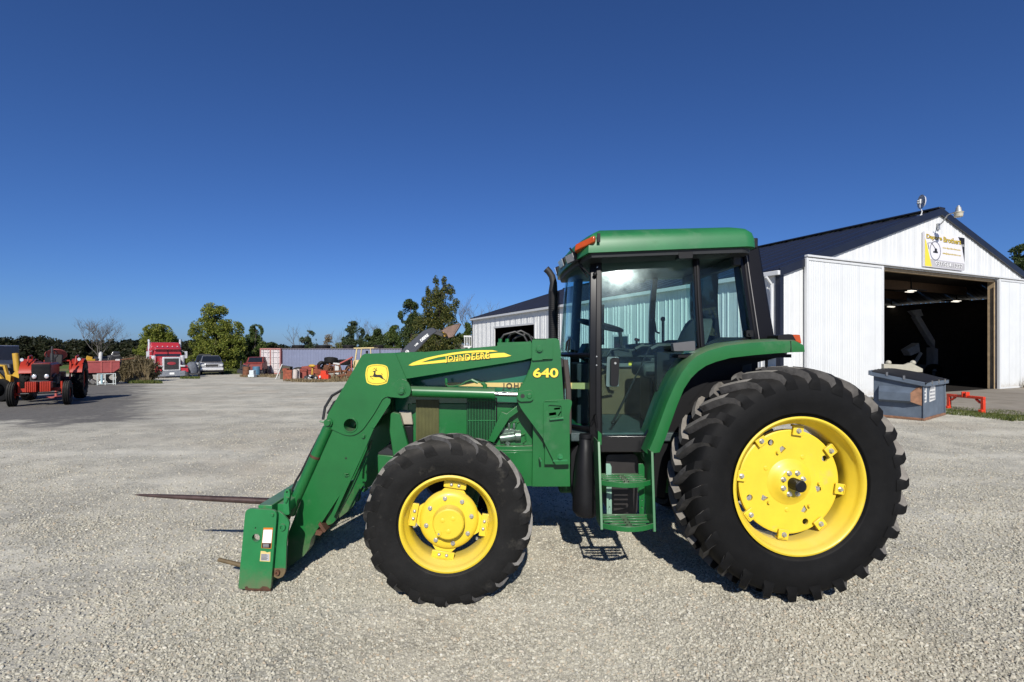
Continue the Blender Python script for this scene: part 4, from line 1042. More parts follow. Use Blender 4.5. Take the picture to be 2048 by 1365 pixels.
    mb = MB(); mb.cyl(P(656, 856, ty), P(590, 1003, ty), .040, n=26).cyl(P(590, 1003, ty), P(579, 1027, ty), .040, .046, n=26).cyl(P(660, 846, ty), P(655, 858, ty), .034, n=20); tc_ = B(mb, 'tilt_cylinder', GREEN, sm=40)
    mb = MB(); mb.cyl(P(631.5, 911, ty), P(629.5, 915.5, ty), .0412, n=26); B(mb, 'rust_band', RUST, tc_)
    mb = MB(); mb.cyl(P(579, 1027, ty), P(571, 1044, ty), .022, n=16); B(mb, 'piston_rod', RUST, tc_)
    mb = MB(); pin(mb, 656, 846, Ya - .03, .024, .022); mb.cyl(P(640, 843, Ya - .02), P(650, 845, Ya - .02), .008, n=8); B(mb, 'pin', GREEN, tc_)
    mb = MB()
    mb.tube([P(646, 840, 3.96), P(650, 815, 3.98), P(664, 792, 4.0), P(690, 777, 4.02), P(712, 772, 4.04)], .011, 8)
    mb.tube([P(655, 828, 3.97), P(668, 805, 3.99), P(690, 792, 4.02), P(712, 786, 4.05)], .009, 8)
    mb.tube([P(576, 1010, 3.95), P(580, 990, 3.97), P(592, 962, 3.98), P(604, 942, 3.98), P(622, 905, 3.98), P(640, 870, 3.98)], .009, 8)
    B(mb, 'hydraulic_hoses', HOSE, arm)
    # mast and mounting frame
    Ym = 3.92
    mast_poly = rnd([(1064, 681), (1068, 678), (1113, 677), (1119, 681), (1125, 764), (1127, 800), (1137, 922), (1108, 926), (1101, 904), (1088, 880), (1040, 815), (1033, 796), (1037, 783), (1056, 752), (1064, 720)], [3, 3, 3, 4, 4, 4, 4, 3, 10, 12, 10, 8, 6, 14, 10], 4)
    mb = MB(); mb.pp(mast_poly, Ym, .014); mb.prism([(P(x, y, Ym).x, P(x, y, Ym).z) for x, y in mast_poly], Ym + .15, Ym + .165); mast = B(mb, 'loader_mast', GREEN, bev=.004)
    mb = MB(); a, b_ = P(1060, 0, Ym), P(1121, 0, Ym)
    mb.box((P(1090, 0, Ym).x, Ym + .0145, P(0, 930, Ym).z), (P(1122, 0, Ym).x, Ym + .1495, P(0, 700, Ym).z)); B(mb, 'mast_web', GREEN, mast)
    mb = MB(); mb.pp(rnd([(1064, 682), (1106, 679), (1106, 719), (1064, 722)], 3, 3), Ym - .022, .021); B(mb, 'pivot_cover', GREEN, mast, bev=.004)
    mb = MB(); pin(mb, 1079, 698, Ym - .023, .025, .022); mb.cyl(P(1079, 698, Ym - .044), P(1079, 698, Ym - .05), .013, n=12); B(mb, 'pin', GREEN, mast)
    mb = MB(); mb.pp(rnd([(1036, 784), (1062, 781), (1067, 785), (1067, 799), (1062, 803), (1040, 804), (1035, 799)], 4, 3), Ym - .026, .025); mb.lathe([(.0, -.034), (.017, -.034), (.021, -.026)], 18, P(1058.5, 792, Ym)); B(mb, 'pin_plate', GREEN, mast, bev=.004)
    mb = MB(); mb.lathe([(.0, -.0275), (.0165, -.0275), (.0165, -.024)], 16, P(1045, 792, Ym)); B(mb, 'pin_hole', BLKD, mast)
    # lower frame
    sqh = rnd([(1097, 810), (1123, 812), (1123, 838), (1100, 840), (1096, 832)], 3, 2)
    mb = MB(); mb.pp(rnd([(1087, 806), (1091, 802), (1138, 799), (1144, 802), (1144, 808), (1139, 828), (1140, 929), (1111, 930), (1087, 882)], [3, 3, 5, 4, 3, 5, 2, 2, 4], 3), Ym - .016, .014, [sqh]); frame = B(mb, 'mount_frame', GREEN, bev=.004)
    mb = MB(); mb.box((P(1098, 0, Ym).x, Ym + .06, P(0, 842, Ym).z), (P(1126, 0, Ym).x, Ym + .07, P(0, 812, Ym).z)); B(mb, 'slot_back', DARKIN, frame)
    mb = MB(); mb.bar(P(1098, 829, Ym + .01), P(1112, 827, Ym + .01), .02, .022).bar(P(1099, 839, Ym - .03), P(1127, 836, Ym - .03), .03, .010).bar(P(1108, 818, Ym + .01), P(1120, 817, Ym + .01), .02, .014).bar(P(1116, 832, Ym + .01), P(1122, 823, Ym + .01), .02, .008); B(mb, 'lock_lever', GREEN_W, frame)
    mb = MB(); mb.pp([(985, 906), (1068, 904), (1068, 973), (980, 973)], Ym + .12, .02); mb.pp([(1066, 850), (1098, 802), (1138, 820), (1140.5, 974), (1064, 974)], Ym + .07, .03); B(mb, 'side_rail', GREEN, frame, bev=.003)
    mb = MB(); pin(mb, 1120, 914, Ym - .016, .017, .02); mb.bar(P(1106, 922, Ym - .012), P(1135, 921, Ym - .012), .012, .012); mb.cyl(P(1079, 917, Ym + .05), P(1082, 922, Ym - .03), .008, n=8); B(mb, 'frame_bolts', GREEN_W, frame)
    mb = MB(); mb.pp([(1003, 824), (1013, 828), (1060, 792), (1066, 802), (1020, 836), (988, 886), (976, 882)], 4.05, .04); B(mb, 'diagonal_brace', GREEN, frame, bev=.003)
    mb = MB(); mb.box((P(985, 0, 4.06).x, 4.06, P(0, 912, 4.06).z), (P(1066, 0, 4.06).x, 4.12, P(0, 893, 4.06).z)); mb.box((P(985, 0, 4.06).x, 4.04, P(0, 905, 4.06).z), (P(1066, 0, 4.06).x, 4.06, P(0, 900, 4.06).z)); B(mb, 'frame_rail', GREEN, frame, bev=.003)
    # carrier side plate and link
    Yp = 3.605
    mb = MB(); mb.pp(rnd([(491, 1017), (554, 1021), (541, 1182), (476, 1179)], [13, 12, 7, 7], 5), Yp, .022, [circ(512.5, 1075.5, 8, 18), circ(511, 1057, 1.8, 8)]); cp = B(mb, 'carrier_plate', GREEN_W, bev=.003)
    mb = MB(); mb.pp([(490, 1181), (541, 1182.6), (541, 1179), (534, 1174), (525, 1173), (519, 1178), (497, 1177), (494, 1173), (490, 1174)], Yp - .0015, .02); B(mb, 'rusted_edge', RUST, cp)
    mb = MB(); c = P(512.5, 1075.5, Yp); mb.lathe([(.028, -.005), (.034, -.005), (.034, .03), (.028, .03)], 22, c, closed=True); mb.lathe([(.0, -.010), (.011, -.010), (.014, .0)], 14, P(545, 1030, Yp)); B(mb, 'plate_boss', GREEN_W, cp)
    mb = MB(); mb.pp(rnd([(551, 1024), (556, 1022), (566, 1029), (579, 1045), (577, 1056), (573, 1080), (571, 1142), (566, 1154), (556, 1158), (546, 1153), (543, 1140), (547, 1120), (552, 1102), (550, 1080)], [3, 3, 4, 6, 6, 8, 6, 6, 6, 6, 4, 6, 6, 6], 3), Yp + .035, .02); lk = B(mb, 'tilt_link', GREEN_W, bev=.003)
    mb = MB(); mb.pp(rnd([(546, 1137), (570.5, 1137), (571, 1143), (566, 1154), (556, 1158), (546, 1153), (543.5, 1142)], 3, 2), Yp + .0335, .021); B(mb, 'rusted_end', M_('rust_green', (.12, .085, .04), .7, var=.35, scale=14), lk)
    mb = MB(); c = P(565, 1054.5, Yp + .035); mb.lathe([(.012, -.014), (.024, -.014), (.026, .0)], 20, c); mb.lathe([(.0, -.006), (.012, -.006)], 20, c); B(mb, 'link_pin', GREEN_W, lk)
    mb = MB(); c = P(555.6, 1144.6, Yp + .035); mb.lathe([(.007, -.020), (.018, -.020), (.02, .0)], 18, c); mb.lathe([(.0, -.010), (.008, -.010)], 12, c); B(mb, 'pivot_pin', RUST, lk)
    mb = MB(); mb.pp(rnd([(567, 1005), (568, 986), (572, 979), (578, 979), (580, 988), (577, 1006), (579, 1030), (566, 1030)], 3, 2), Yp + .07, .03, [circ(574, 985, 2.4, 8)]); mb.cyl(P(571, 1005, Yp + .065), P(575, 995, Yp + .065), .012, n=8); B(mb, 'latch_lever', GREEN_W, lk, bev=.003)
    mb = MB(); mb.pp(rnd([(584, 1140), (589, 1141), (589, 1153), (586, 1158), (582, 1150)], 2, 2), Ya + .05, .02); B(mb, 'stop_tab', GREEN_W, lk)
    return boom, arm, mast, cp
boom, arm, mast, cplate = loader(0)
loader(1)
# cross tubes and spear carrier frame
mb = MB(); c = P(702, 850, 3.93); mb.lathe([(.052, 4.085), (.057, 4.085), (.057, 2 * YC - 4.085), (.052, 2 * YC - 4.085)], 28, (c.x, 0, c.z), closed=True); mb.build('cross_tube', GREEN, trac)
mb = MB(); mb.cbox((-1.30, YC, 1.20), (.13, .98, .46), (0, R(26), 0)); mb.build('far_arm_shade_beam', GREEN, trac, bev=.01)  # added beam, sized and placed to shade the far arm
cA, cB = P(530, 1030, 3.63), P(520, 1165, 3.63)
mb = MB(); mb.bar((cA.x, 3.63, cA.z + .02), (cA.x, 2 * YC - 3.63, cA.z + .02), .10, .10).bar((cB.x, 3.63, cB.z), (cB.x, 2 * YC - 3.63, cB.z), .10, .10)
for yy in (3.9, YC, 5.2): mb.bar((cA.x, yy, cA.z + .02), (cB.x, yy, cB.z), .08, .08, up=(0, 1, 0))
mb.build('carrier_frame', GREEN_W, trac, bev=.005)
mb = MB(); mb.pp(rnd([(531, 1013), (534, 1008), (570, 1008), (572, 1030), (530, 1032)], 4, 3), 3.72, .22); mb.build('spear_socket', GREEN_W, trac, bev=.004)
for (ysp, nm) in ((3.976, 0),):
    mb = MB(); a, b_ = P(585, 1005.5, 3.976), P(269, 990, 3.976)
    pts = [a.lerp(b_, t_) for t_ in (0, .3, .6, .85, .96, 1)]; mb.tube([(p.x, ysp, p.z) for p in pts], [.027, .0255, .021, .0145, .009, .002], 14); mb.build('bale_spear', SPEAR, trac, sm=60)
for ysp in (3.8,):
    a, b_ = P(500, 1135, 3.8), P(437, 1119.5, 3.8); mb = MB(); mb.cyl((a.x, ysp, a.z), (b_.x, ysp, b_.z), .017, .015, n=12); mb.build('stabiliser_pin', M_('rust_green', (0, 0, 0)), trac)

# decals on the boom
YD = 3.93 - .0155
def dec(parent, pxpoly, mat, d, name, Y=YD, holes=()):
    mb = MB(); mb.pp(pxpoly, Y - d, .0006, holes); return mb.build(name, mat, parent, sm=0)
def zc_(l, ox, oy, s): return [(ox + x / s, oy + y / s) for x, y in l]
badge = [(250, 285), (330, 230), (480, 185), (740, 165), (1000, 190), (1150, 235), (1230, 290), (1270, 400), (1300, 560), (1305, 720), (1275, 900), (1225, 1070), (1150, 1110), (1000, 1155), (740, 1195), (480, 1170), (330, 1120), (235, 1065), (195, 920), (165, 720), (175, 560), (205, 400)]
inner = [(300, 310), (480, 240), (740, 212), (1000, 240), (1190, 310), (1225, 440), (1255, 640), (1235, 850), (1190, 1025), (1000, 1095), (740, 1130), (480, 1105), (290, 1020), (245, 850), (225, 640), (250, 440)]
inn2 = [(740 + (x - 740) * .955, 670 + (y - 670) * .955) for x, y in inner]
B2 = lambda l: rnd(zc_(l, 724, 722, 24.375), 1.2, 2)
dec(boom, B2(badge), YELD, .0015, 'badge'); dec(boom, B2(inner), M_('badge_brown', (.16, .11, .01), .5), .003, 'badge_line'); dec(boom, B2(inn2), YELD, .0045, 'badge_field')
deer = [(515, 527), (560, 500), (610, 492), (640, 480), (655, 478), (668, 455), (735, 462), (765, 470), (735, 482), (690, 488), (668, 505), (658, 560), (655, 630), (675, 665), (720, 682), (850, 682), (920, 686), (965, 710), (1000, 770), (1025, 835), (1060, 875), (1110, 905), (1150, 960), (1190, 1005), (1180, 1025), (1140, 985), (1095, 925), (1040, 905), (980, 880), (920, 850), (860, 805), (780, 800), (700, 805), (620, 798), (540, 772), (450, 765), (430, 775), (470, 835), (560, 890), (580, 915), (520, 895), (450, 840), (405, 785), (375, 748), (440, 735), (530, 735), (552, 700), (565, 650), (585, 590), (595, 545), (570, 538), (530, 540)]
dec(boom, zc_(deer, 724, 722, 24.375), BLKD, .006, 'deer_emblem')
dec(boom, zc_([(660, 470), (665, 430), (620, 405), (570, 405), (510, 430), (560, 395), (605, 390), (585, 340), (630, 385), (680, 415), (690, 330), (706, 345), (705, 420), (690, 470)], 724, 722, 24.375), BLKD, .006, 'deer_antlers')
dec(boom, zc_([(925, 580), (960, 615), (1000, 665), (995, 695), (965, 680), (955, 640)], 724, 722, 24.375), BLKD, .006, 'deer_tail')
# swoosh
S2 = lambda l: [(780 + x / 7.314, 690 + y / 7.314) for x, y in l]
sw1 = [(270, 300), (330, 262), (420, 228), (540, 190), (700, 155), (900, 118), (1100, 92), (1300, 80), (1500, 78), (1580, 96), (1500, 103), (1300, 112), (1100, 124), (900, 150), (820, 165), (700, 185), (560, 222), (460, 255), (520, 252), (700, 228), (840, 212), (1000, 195), (1200, 170), (1400, 140), (1560, 120), (1670, 118), (1775, 160), (1700, 178), (1400, 200), (1000, 240), (700, 268), (430, 292), (320, 306)]
dec(boom, [(x + .35, y + .45) for x, y in S2(sw1)], BLKD, .002, 'swoosh_shadow', Y=3.93); dec(boom, S2(sw1), YELD, .004, 'swoosh', Y=3.93)
a, b_ = P(890, 719.6, 3.924), P(980, 711.6, 3.924)
fm = face_frame(a, b_ - a, (0, 0, 1))
def johndeere(mat, off, dx, dz, dy):
    M0 = face_frame(a + Vector((dx, -dy, dz)), b_ - a, (0, 0, 1))
    text('JOHN', .066, mat, M0, boom, offset=off, font_space=1.12, fit=(.150 + 2 * off, .050 + 2 * off)); 
    text('DEERE', .066, mat, M0 @ Matrix.Translation((.160, .003, 0)), boom, offset=off, font_space=1.12, fit=(.186 + 2 * off, .050 + 2 * off))
johndeere(BLKD, .0030, .0012, -.0014, .0005); johndeere(YELD, .0006, 0, 0, .002)
# 640 on the mast
ca = P(1065.5, 746, 3.917); fm = face_frame(ca, (1, 0, 0), (0, 0, 1))
text('640', .1, BLKD, fm @ Matrix.Translation((-.002, -.001, .0005)), mast, offset=.0062, fit=(.207, .083)); text('640', .1, YELD, fm @ Matrix.Translation((.002, .0, .002)), mast, offset=.0030, fit=(.197, .075))
# warning labels on the carrier plate
Yw = 3.605
s1 = dec(cplate, [(527, 1056), (546, 1056), (542.5, 1098), (522.5, 1096.5)], WARN, .0015, 'warning_label', Y=Yw)
dec(cplate, [(527.2, 1060), (544.6, 1060), (542.3, 1086.5), (524.5, 1086.2)], WHITE, .003, 'label_white', Y=Yw); dec(cplate, [(524.2, 1086.8), (542.2, 1087), (541.3, 1096.8), (523.6, 1096)], BLKD, .003, 'label_black', Y=Yw)
mb = MB(); c = P(535, 1067, Yw); mb.lathe([(.0165, -.0042), (.0185, -.0042)], 24, c); mb.bar((c.x - .011, Yw - .0043, c.z + .011), (c.x + .011, Yw - .0043, c.z - .011), .002, .0008, up=(0, 1, 0)).bar((c.x - .02, Yw - .0043, c.z - .055), (c.x + .012, Yw - .0043, c.z - .033), .0025, .0008, up=(0, 1, 0))
for k in range(3): zz = P(0, 1089 + 2.6 * k, Yw).z; mb.box((P(526.5, 0, Yw).x, Yw - .0046, zz), (P(538, 0, Yw).x, Yw - .004, zz + .0035))
mb.build('label_symbol', M_('label_grey', (.35, .35, .36), .5), cplate, fix=False)
dec(cplate, [(521.5, 1102.5), (530, 1103), (534, 1105.5), (541, 1104), (540.2, 1124), (519.5, 1122.8)], YELC, .0015, 'yellow_label', Y=Yw); dec(cplate, [(522.5, 1108), (539, 1108.5), (538.6, 1122.3), (521.3, 1121.5)], M_('label_grey', (0, 0, 0)), .003, 'label_text_block', Y=Yw)
mb = MB()
for k in range(5): zz = P(0, 1110 + 2.4 * k, Yw).z; mb.box((P(523, 0, Yw).x, Yw - .0046, zz), (P(534 + (k % 2) * 2, 0, Yw).x, Yw - .004, zz + .003))
mb.build('label_print', BLKD, cplate)
# hoses behind the mast top
mb = MB()
for k, (x0, x1, yt) in enumerate(((1000, 1052, 664), (1014, 1062, 662), (1026, 1070, 668))):
    yy = 4.0 + .05 * k; mb.tube([P(x0, 690, yy), P(x0 + 1, 680, yy), P(x0 + 8, yt + 6, yy), P((x0 + x1) / 2 + 4, yt, yy), P(x1 - 4, yt + 8, yy), P(x1 + 6, 690, yy), P(x1 + 8, 705, yy)], .010, 8)
mb.build('loader_hoses', HOSE, trac)
mb = MB()
for k, x0 in enumerate((1000, 1014)): yy = 4.0 + .05 * k; mb.cyl(P(x0, 692, yy), P(x0 + .5, 678, yy), .016, n=10)
mb.build('hose_fittings', GREEN, trac)
mb = MB(); mb.bar(P(995, 692, 4.02), P(1062, 690, 4.02), .10, .05); mb.build('valve_block', GREEN, trac)

# ================================================================== CAB
def cabY(X, z): return 3.862 - .11 * (X - .83) + .13 * (X - .83) ** 2 + .128 * max(0, z - 1.5) ** 2
def CS(px, py, d=0.0):
    Y = 3.85
    for _ in range(12):
        p = P(px, py, Y); Y = cabY(p.x, p.z) + d
    return P(px, py, Y)
def cabstrip(rows, t=.05, d=0.0, nx=6, ny=4):      # rows (y, xl, xr) on the cab's side surface
    out = []
    for k in range(len(rows) - 1):
        (y0, a0, b0), (y1, a1, b1) = rows[k], rows[k + 1]
        m = max(1, int(abs(y1 - y0) / 18))
        for j in range(m + (1 if k == len(rows) - 2 else 0)):
            s_ = j / m; y = y0 + (y1 - y0) * s_; a = a0 + (a1 - a0) * s_; b = b0 + (b1 - b0) * s_
            out.append([CS(a + (b - a) * i / nx, y, d) for i in range(nx + 1)])
    mb = MB(); mb.grid(out, t=(0, t, 0)); return mb
PILL = M_('pillar_black', (.005, .005, .0055), .3, var=.25, coat=.03, spec=.25)
# door glass and frames
dg_rows = [(505, 1203, 1388), (600, 1203, 1391), (690, 1203, 1394), (702, 1203, 1388), (720, 1203, 1378), (740, 1203, 1367), (780, 1203, 1344), (820, 1203, 1321), (850, 1204, 1305), (864, 1206, 1297), (872, 1212, 1288)]
door, door2 = both(cabstrip(dg_rows, .006, .012, 10), 'door', GLASS, sm=60)
for d_, mir in ((door, 0), (door2, 1)):
    bb = lambda mb, nm, mt, **k: (mb.mirror_y(YC) if mir else mb).build(nm, mt, d_, **k)
    mb = MB(); mb.pp(rnd([(1222, 719), (1226, 716), (1237, 716), (1239, 720), (1237, 770), (1233, 773), (1224, 773), (1221, 769)], 3, 3), 3.795, .03); bb(mb, 'door_handle', BLKP, bev=.004)
    mb = MB(); mb.pp(rnd([(1214, 714), (1238, 714), (1238, 774), (1212, 774)], 4, 3), 3.832, .005); bb(mb, 'handle_plate', M_('plate_teal', (.13, .20, .19), .3, metal=.5), bev=.002)
    mb = MB(); c = P(1230.5, 727, 3.793); mb.lathe([(.0, -.006), (.008, -.006), (.010, .0)], 14, c); bb(mb, 'lock', ZINC)
    mb = MB(); mb.pp(rnd([(1346, 687), (1390, 682), (1391, 702), (1348, 703)], 2, 2), 3.735, .06); bb(mb, 'hinge_cover', M_('hinge_grey', (.085, .085, .088), .45), bev=.006)
    mb = MB(); mb.pp(rnd([(1357, 503), (1386, 502), (1386, 517), (1358, 518)], 2, 2), 3.83, .09); bb(mb, 'hinge_cover', BLKP, bev=.006)
    mb = MB()
    for (x, y) in ((1194, 714), (1194, 731), (1195, 511), (1195, 536)): mb.lathe([(.0, -.012), (.008, -.011), (.011, 0)], 12, CS(x, y, -.002))
    bb(mb, 'hinge_screws', ZINC)
    mb = MB(); mb.cyl(P(1227, 843, 4.0), P(1267, 762, 4.0), .010, n=10).cyl(P(1267, 762, 4.0), P(1300, 694, 4.0), .006, n=8).ball(P(1226, 846, 4.0), .017, 10, 6); bb(mb, 'gas_strut', BLKP)
    mb = MB(); mb.tube([CS(1196, 862, -.0), CS(1190, 830, -.02), CS(1186, 842, -.02), CS(1182, 850, -.01)], .012, 8); mb.ball(CS(1190, 549, -.03), .018, 10, 6); bb(mb, 'door_hinge', BLKP)
both(cabstrip([(500, 1181, 1204), (600, 1180, 1204), (700, 1179, 1204), (800, 1179, 1204), (872, 1179, 1205), (905, 1180, 1208)], .05, 0, 3), 'front_pillar', PILL, bev=.006)
both(cabstrip([(500, 1193, 1202), (700, 1192, 1202), (866, 1192, 1202)], .014, -.014, 2), 'pillar_strip', M_('strip_black', (.006, .006, .007), .45, spec=.25), bev=.004)
both(cabstrip([(493, 1179, 1486), (506, 1181, 1484)], .06, -.004, 12), 'roof_rail', PILL, bev=.004)
both(cabstrip([(500, 1386, 1398), (600, 1390, 1404), (684, 1395, 1410), (700, 1397, 1410)], .05, 0, 2), 'centre_pillar', PILL, bev=.006)
both(cabstrip([(500, 1392, 1396), (600, 1396, 1400), (695, 1402, 1406)], .014, -.012, 2), 'pillar_strip', M_('strip_black', (0, 0, 0)), bev=.003)
both(cabstrip([(696, 1390, 1411), (712, 1383, 1399), (740, 1367, 1384), (780, 1344, 1360), (820, 1321, 1337), (850, 1305, 1321), (872, 1289, 1306), (878, 1284, 1304)], .05, 0, 2), 'door_frame', PILL, bev=.005)
both(cabstrip([(872, 1203, 1304), (880, 1201, 1302), (905, 1201, 1292)], .07, -.002, 6), 'door_sill', M_('sill_black', (.006, .006, .007), .22, coat=.4), bev=.006)
both(cabstrip([(506, 1398, 1480), (560, 1401, 1488), (620, 1404, 1496.5), (672, 1407, 1504), (682, 1408, 1468), (692, 1408, 1414)], .006, .012, 8), 'quarter_window', GLASS, sm=60)
mb = MB()
for (x, y) in ((1476, 512), (1501, 668)): mb.pp(rnd([(x - 8, y - 7), (x + 6, y - 7), (x + 6, y + 6), (x - 8, y + 6)], 1.5, 2), CS(x, y, -.010).y, .02)
mb.lathe([(.0, -.02), (.007, -.02), (.009, -.01)], 10, CS(1475, 513, -.002)); mb.lathe([(.0, -.02), (.007, -.02), (.009, -.01)], 10, CS(1498, 669, -.002))
both(mb, 'window_hinge', BLKP)
both(cabstrip([(506, 1478, 1483), (560, 1486, 1492), (620, 1495, 1500), (681, 1503, 1510)], .03, -.002, 1), 'window_trim', PILL)
both(cabstrip([(675, 1440, 1510), (684, 1420, 1510), (697, 1400, 1510)], .03, .02, 4), 'window_sill', BLKP)
both(cabstrip([(493, 1483, 1520), (560, 1491, 1531), (620, 1499.5, 1541), (682, 1509, 1552)], .20, .004, 4), 'rear_pillar', M_('rear_pillar_black', (.004, .004, .006), .5, var=.15, spec=.2), bev=.02)
both(cabstrip([(496, 1491, 1492.4), (560, 1500, 1501.4), (620, 1509, 1510.4), (680, 1518, 1519.4)], .01, -.002, 1), 'pillar_seam', M_('seam_grey', (.22, .21, .20), .4))
# rear wall: sill, header and window
mb = MB(); mb.box((1.82, 3.98, 1.10), (1.90, 5.12, 1.78)); mb.build('rear_wall', DARKIN, trac, bev=.01)
mb = MB(); mb.box((1.74, 3.95, 2.40), (1.80, 5.15, 2.50)); mb.build('rear_header', DARKIN, trac, bev=.01)
mb = MB(); mb.add([(1.83, 4.0, 1.78), (1.83, 5.1, 1.78), (1.76, 5.1, 2.40), (1.76, 4.0, 2.40)], [(0, 1, 2, 3)]); mb.build('rear_window', GLASSW, trac)
# windscreen with wrapped corners
def wsX(z, s): return .445 + .055 * (z - 1.7) / .8 + .205 * abs(s) ** 3
rows = []
for k in range(15):
    z_ = 1.12 + (2.49 - 1.12) * k / 14
    hw = YC - cabY(.64, z_) - .012
    rows.append([(wsX(z_, s_), YC + s_ * hw, z_) for s_ in [-1 + 2 * i / 24 for i in range(25)]])
mb = MB(); mb.grid(rows, t=(.006, 0, 0)); ws = mb.build('windscreen', GLASSW, trac, sm=60)
mb = MB()
mb.tube([(wsX(1.695, s_) - .008, YC + s_ * (YC - cabY(.64, 1.7) - .012), 1.695) for s_ in [-1 + 2 * i / 24 for i in range(25)]], .018, 8); mb.tube([(wsX(1.12, s_) - .004, YC + s_ * (YC - cabY(.64, 1.12) - .012), 1.12) for s_ in [-1 + 2 * i / 24 for i in range(25)]], .02, 8)
mb.build('windscreen_bar', PILL, trac)
mb = MB(); mb.tube([P(1140, 497, 4.05), P(1154, 517, 4.0), P(1160, 530, 3.99), P(1180, 550, 3.93)], .008, 8).tube([P(1148, 525, 4.1), P(1160, 534, 4.02), P(1175, 555, 3.95)], .006, 6); mb.build('wiper', BLKP, trac)
mb = MB(); mb.box((.36, 4.10, .95), (.43, 5.0, 1.66)); mb.build('firewall', DARKIN, trac)
mb = MB(); mb.tube([P(1138, 868, 3.95), P(1137, 780, 3.98), P(1131, 720, 4.0)], .022, 8); both(mb, 'cab_support', M_('support_brown', (.05, .04, .035), .6))
mb = MB(); mb.tube([P(1132, 702, 4.25), P(1134, 684, 4.25), P(1141, 676, 4.25), P(1148, 686, 4.25), P(1150, 706, 4.25)], .008, 8).tube([P(1136, 704, 4.22), P(1139, 680, 4.22), P(1144, 674, 4.22)], .007, 8); mb.build('mirror_arm', BLKP, trac)
# roof cap
def roof_outline(ins, n=10):
    x0c, x1, hy = .425 + ins, 1.872 - ins, .752 - ins
    pts = []
    for k in range(21):                              # bowed front edge
        s_ = -1 + 2 * k / 20; pts.append((x0c + .155 * abs(s_) ** 2.6, s_ * hy * (1 - .02 * (abs(s_) > .99))))
    r_ = .10
    for k in range(7): a = math.pi / 2 * k / 6; pts.append((x1 - r_ + r_ * math.sin(a), hy - r_ + r_ * math.cos(a)))
    for k in range(7): a = math.pi / 2 * k / 6; pts.append((x1 - r_ + r_ * math.cos(a), -hy + r_ - r_ * math.sin(a)))
    return pts
def droop(x, d): return d * max(0, (.80 - x) / .38) ** 1.7
lv = [(.022, 2.515, .115), (.0, 2.52, .115), (.0, 2.545, .11), (.004, 2.59, .11), (.016, 2.635, .115), (.045, 2.667, .13), (.10, 2.687, .15), (.25, 2.70, .18), (.45, 2.706, .2)]
rings = []
for ins, z_, dr in lv: rings.append([Vector((x, YC + y, z_ - droop(x, dr))) for x, y in roof_outline(ins)])
mb = MB(); mb.loft(rings); roof = mb.build('roof', GREEN_R, trac, sm=45)
mb = MB(); rings = [[Vector((x, YC + y, z_ - droop(x, .115))) for x, y in roof_outline(ins)] for ins, z_ in ((.05, 2.47), (.03, 2.478), (.025, 2.5145))]
mb.loft(rings); mb.build('roof_lining', DARKIN, roof, sm=30)
for s_ in (-1, 1):
    yy = YC + s_ * .70
    mb = MB(); mm = [Vector((.49, yy - s_ * .05, 2.490)), Vector((.63, yy + s_ * .055, 2.545)), Vector((.63, yy + s_ * .055, 2.595)), Vector((.50, yy - s_ * .05, 2.548))]
    a = [p + Vector((-.012, s_ * .02, .005)) for p in mm]; b_ = [p + Vector((.02, -s_ * .06, 0)) for p in mm]; mb.loft([b_, a]); mb.build('marker_lamp', ORL, roof, bev=.01)
    mb = MB(); mb.box((.642, yy + s_ * .05, 2.55), (.665, yy + s_ * .066, 2.615)); mb.build('lamp_end', BLKP, roof)
    for k in range(2):
        yq = YC + s_ * (.50 - .26 * k); xq = .430 + .155 * (abs(yq - YC) / .752) ** 2.6
        mb = MB(); mb.cbox((xq + .01, yq, 2.475), (.05, .20, .085), (0, R(-18), s_ * R(-14 + 8 * k))); wl_ = mb.build('work_light', BLKP, roof, bev=.01)
        mb = MB(); mb.cbox((xq - .016, yq, 2.475), (.01, .16, .06), (0, R(-18), s_ * R(-14 + 8 * k))); mb.build('light_lens', LENS, roof)
mb = MB(); mb.box((1.86, 3.87, 2.52), (1.895, 3.97, 2.60)); mb.build('rear_work_light', BLKP, roof, bev=.008)

# ---- fender
of = [(1293, 908), (1308, 872), (1332, 806), (1348, 770), (1362, 745), (1376, 725), (1392, 711), (1415, 700), (1450, 690), (1500, 684), (1550, 681), (1590, 681), (1607, 690), (1609, 703)]
inf = [(1319, 905), (1332, 874), (1354, 812), (1368, 778), (1382, 757), (1396, 743), (1412, 732), (1432, 724), (1462, 716), (1505, 711), (1552, 707), (1588, 705), (1606, 704.5), (1608.5, 704.2)]
Yf = 3.70
rowsf = []
for i, (o_, n_) in enumerate(zip(of, inf)):
    a, b_ = P(*o_, Yf), P(*n_, Yf)
    nrm = (a - b_).normalized()
    back = a + Vector((0, .34, .015)); mid1 = a + Vector((0, .05, .008)) + nrm * .004; ed = a.lerp(b_, .08) + Vector((0, -.004, 0))
    rowsf.append([back, mid1, a + Vector((0, .018, .003)), ed, a.lerp(b_, .5) + Vector((0, -.006, 0)), b_, b_ + Vector((0, .02, 0)), a.lerp(b_, .3) + Vector((0, .04, 0)), a - nrm * .02 + Vector((0, .34, .0))])
mb = MB(); mb.grid(rowsf); fen, fen2 = both(mb, 'fender', GREEN, sm=40)
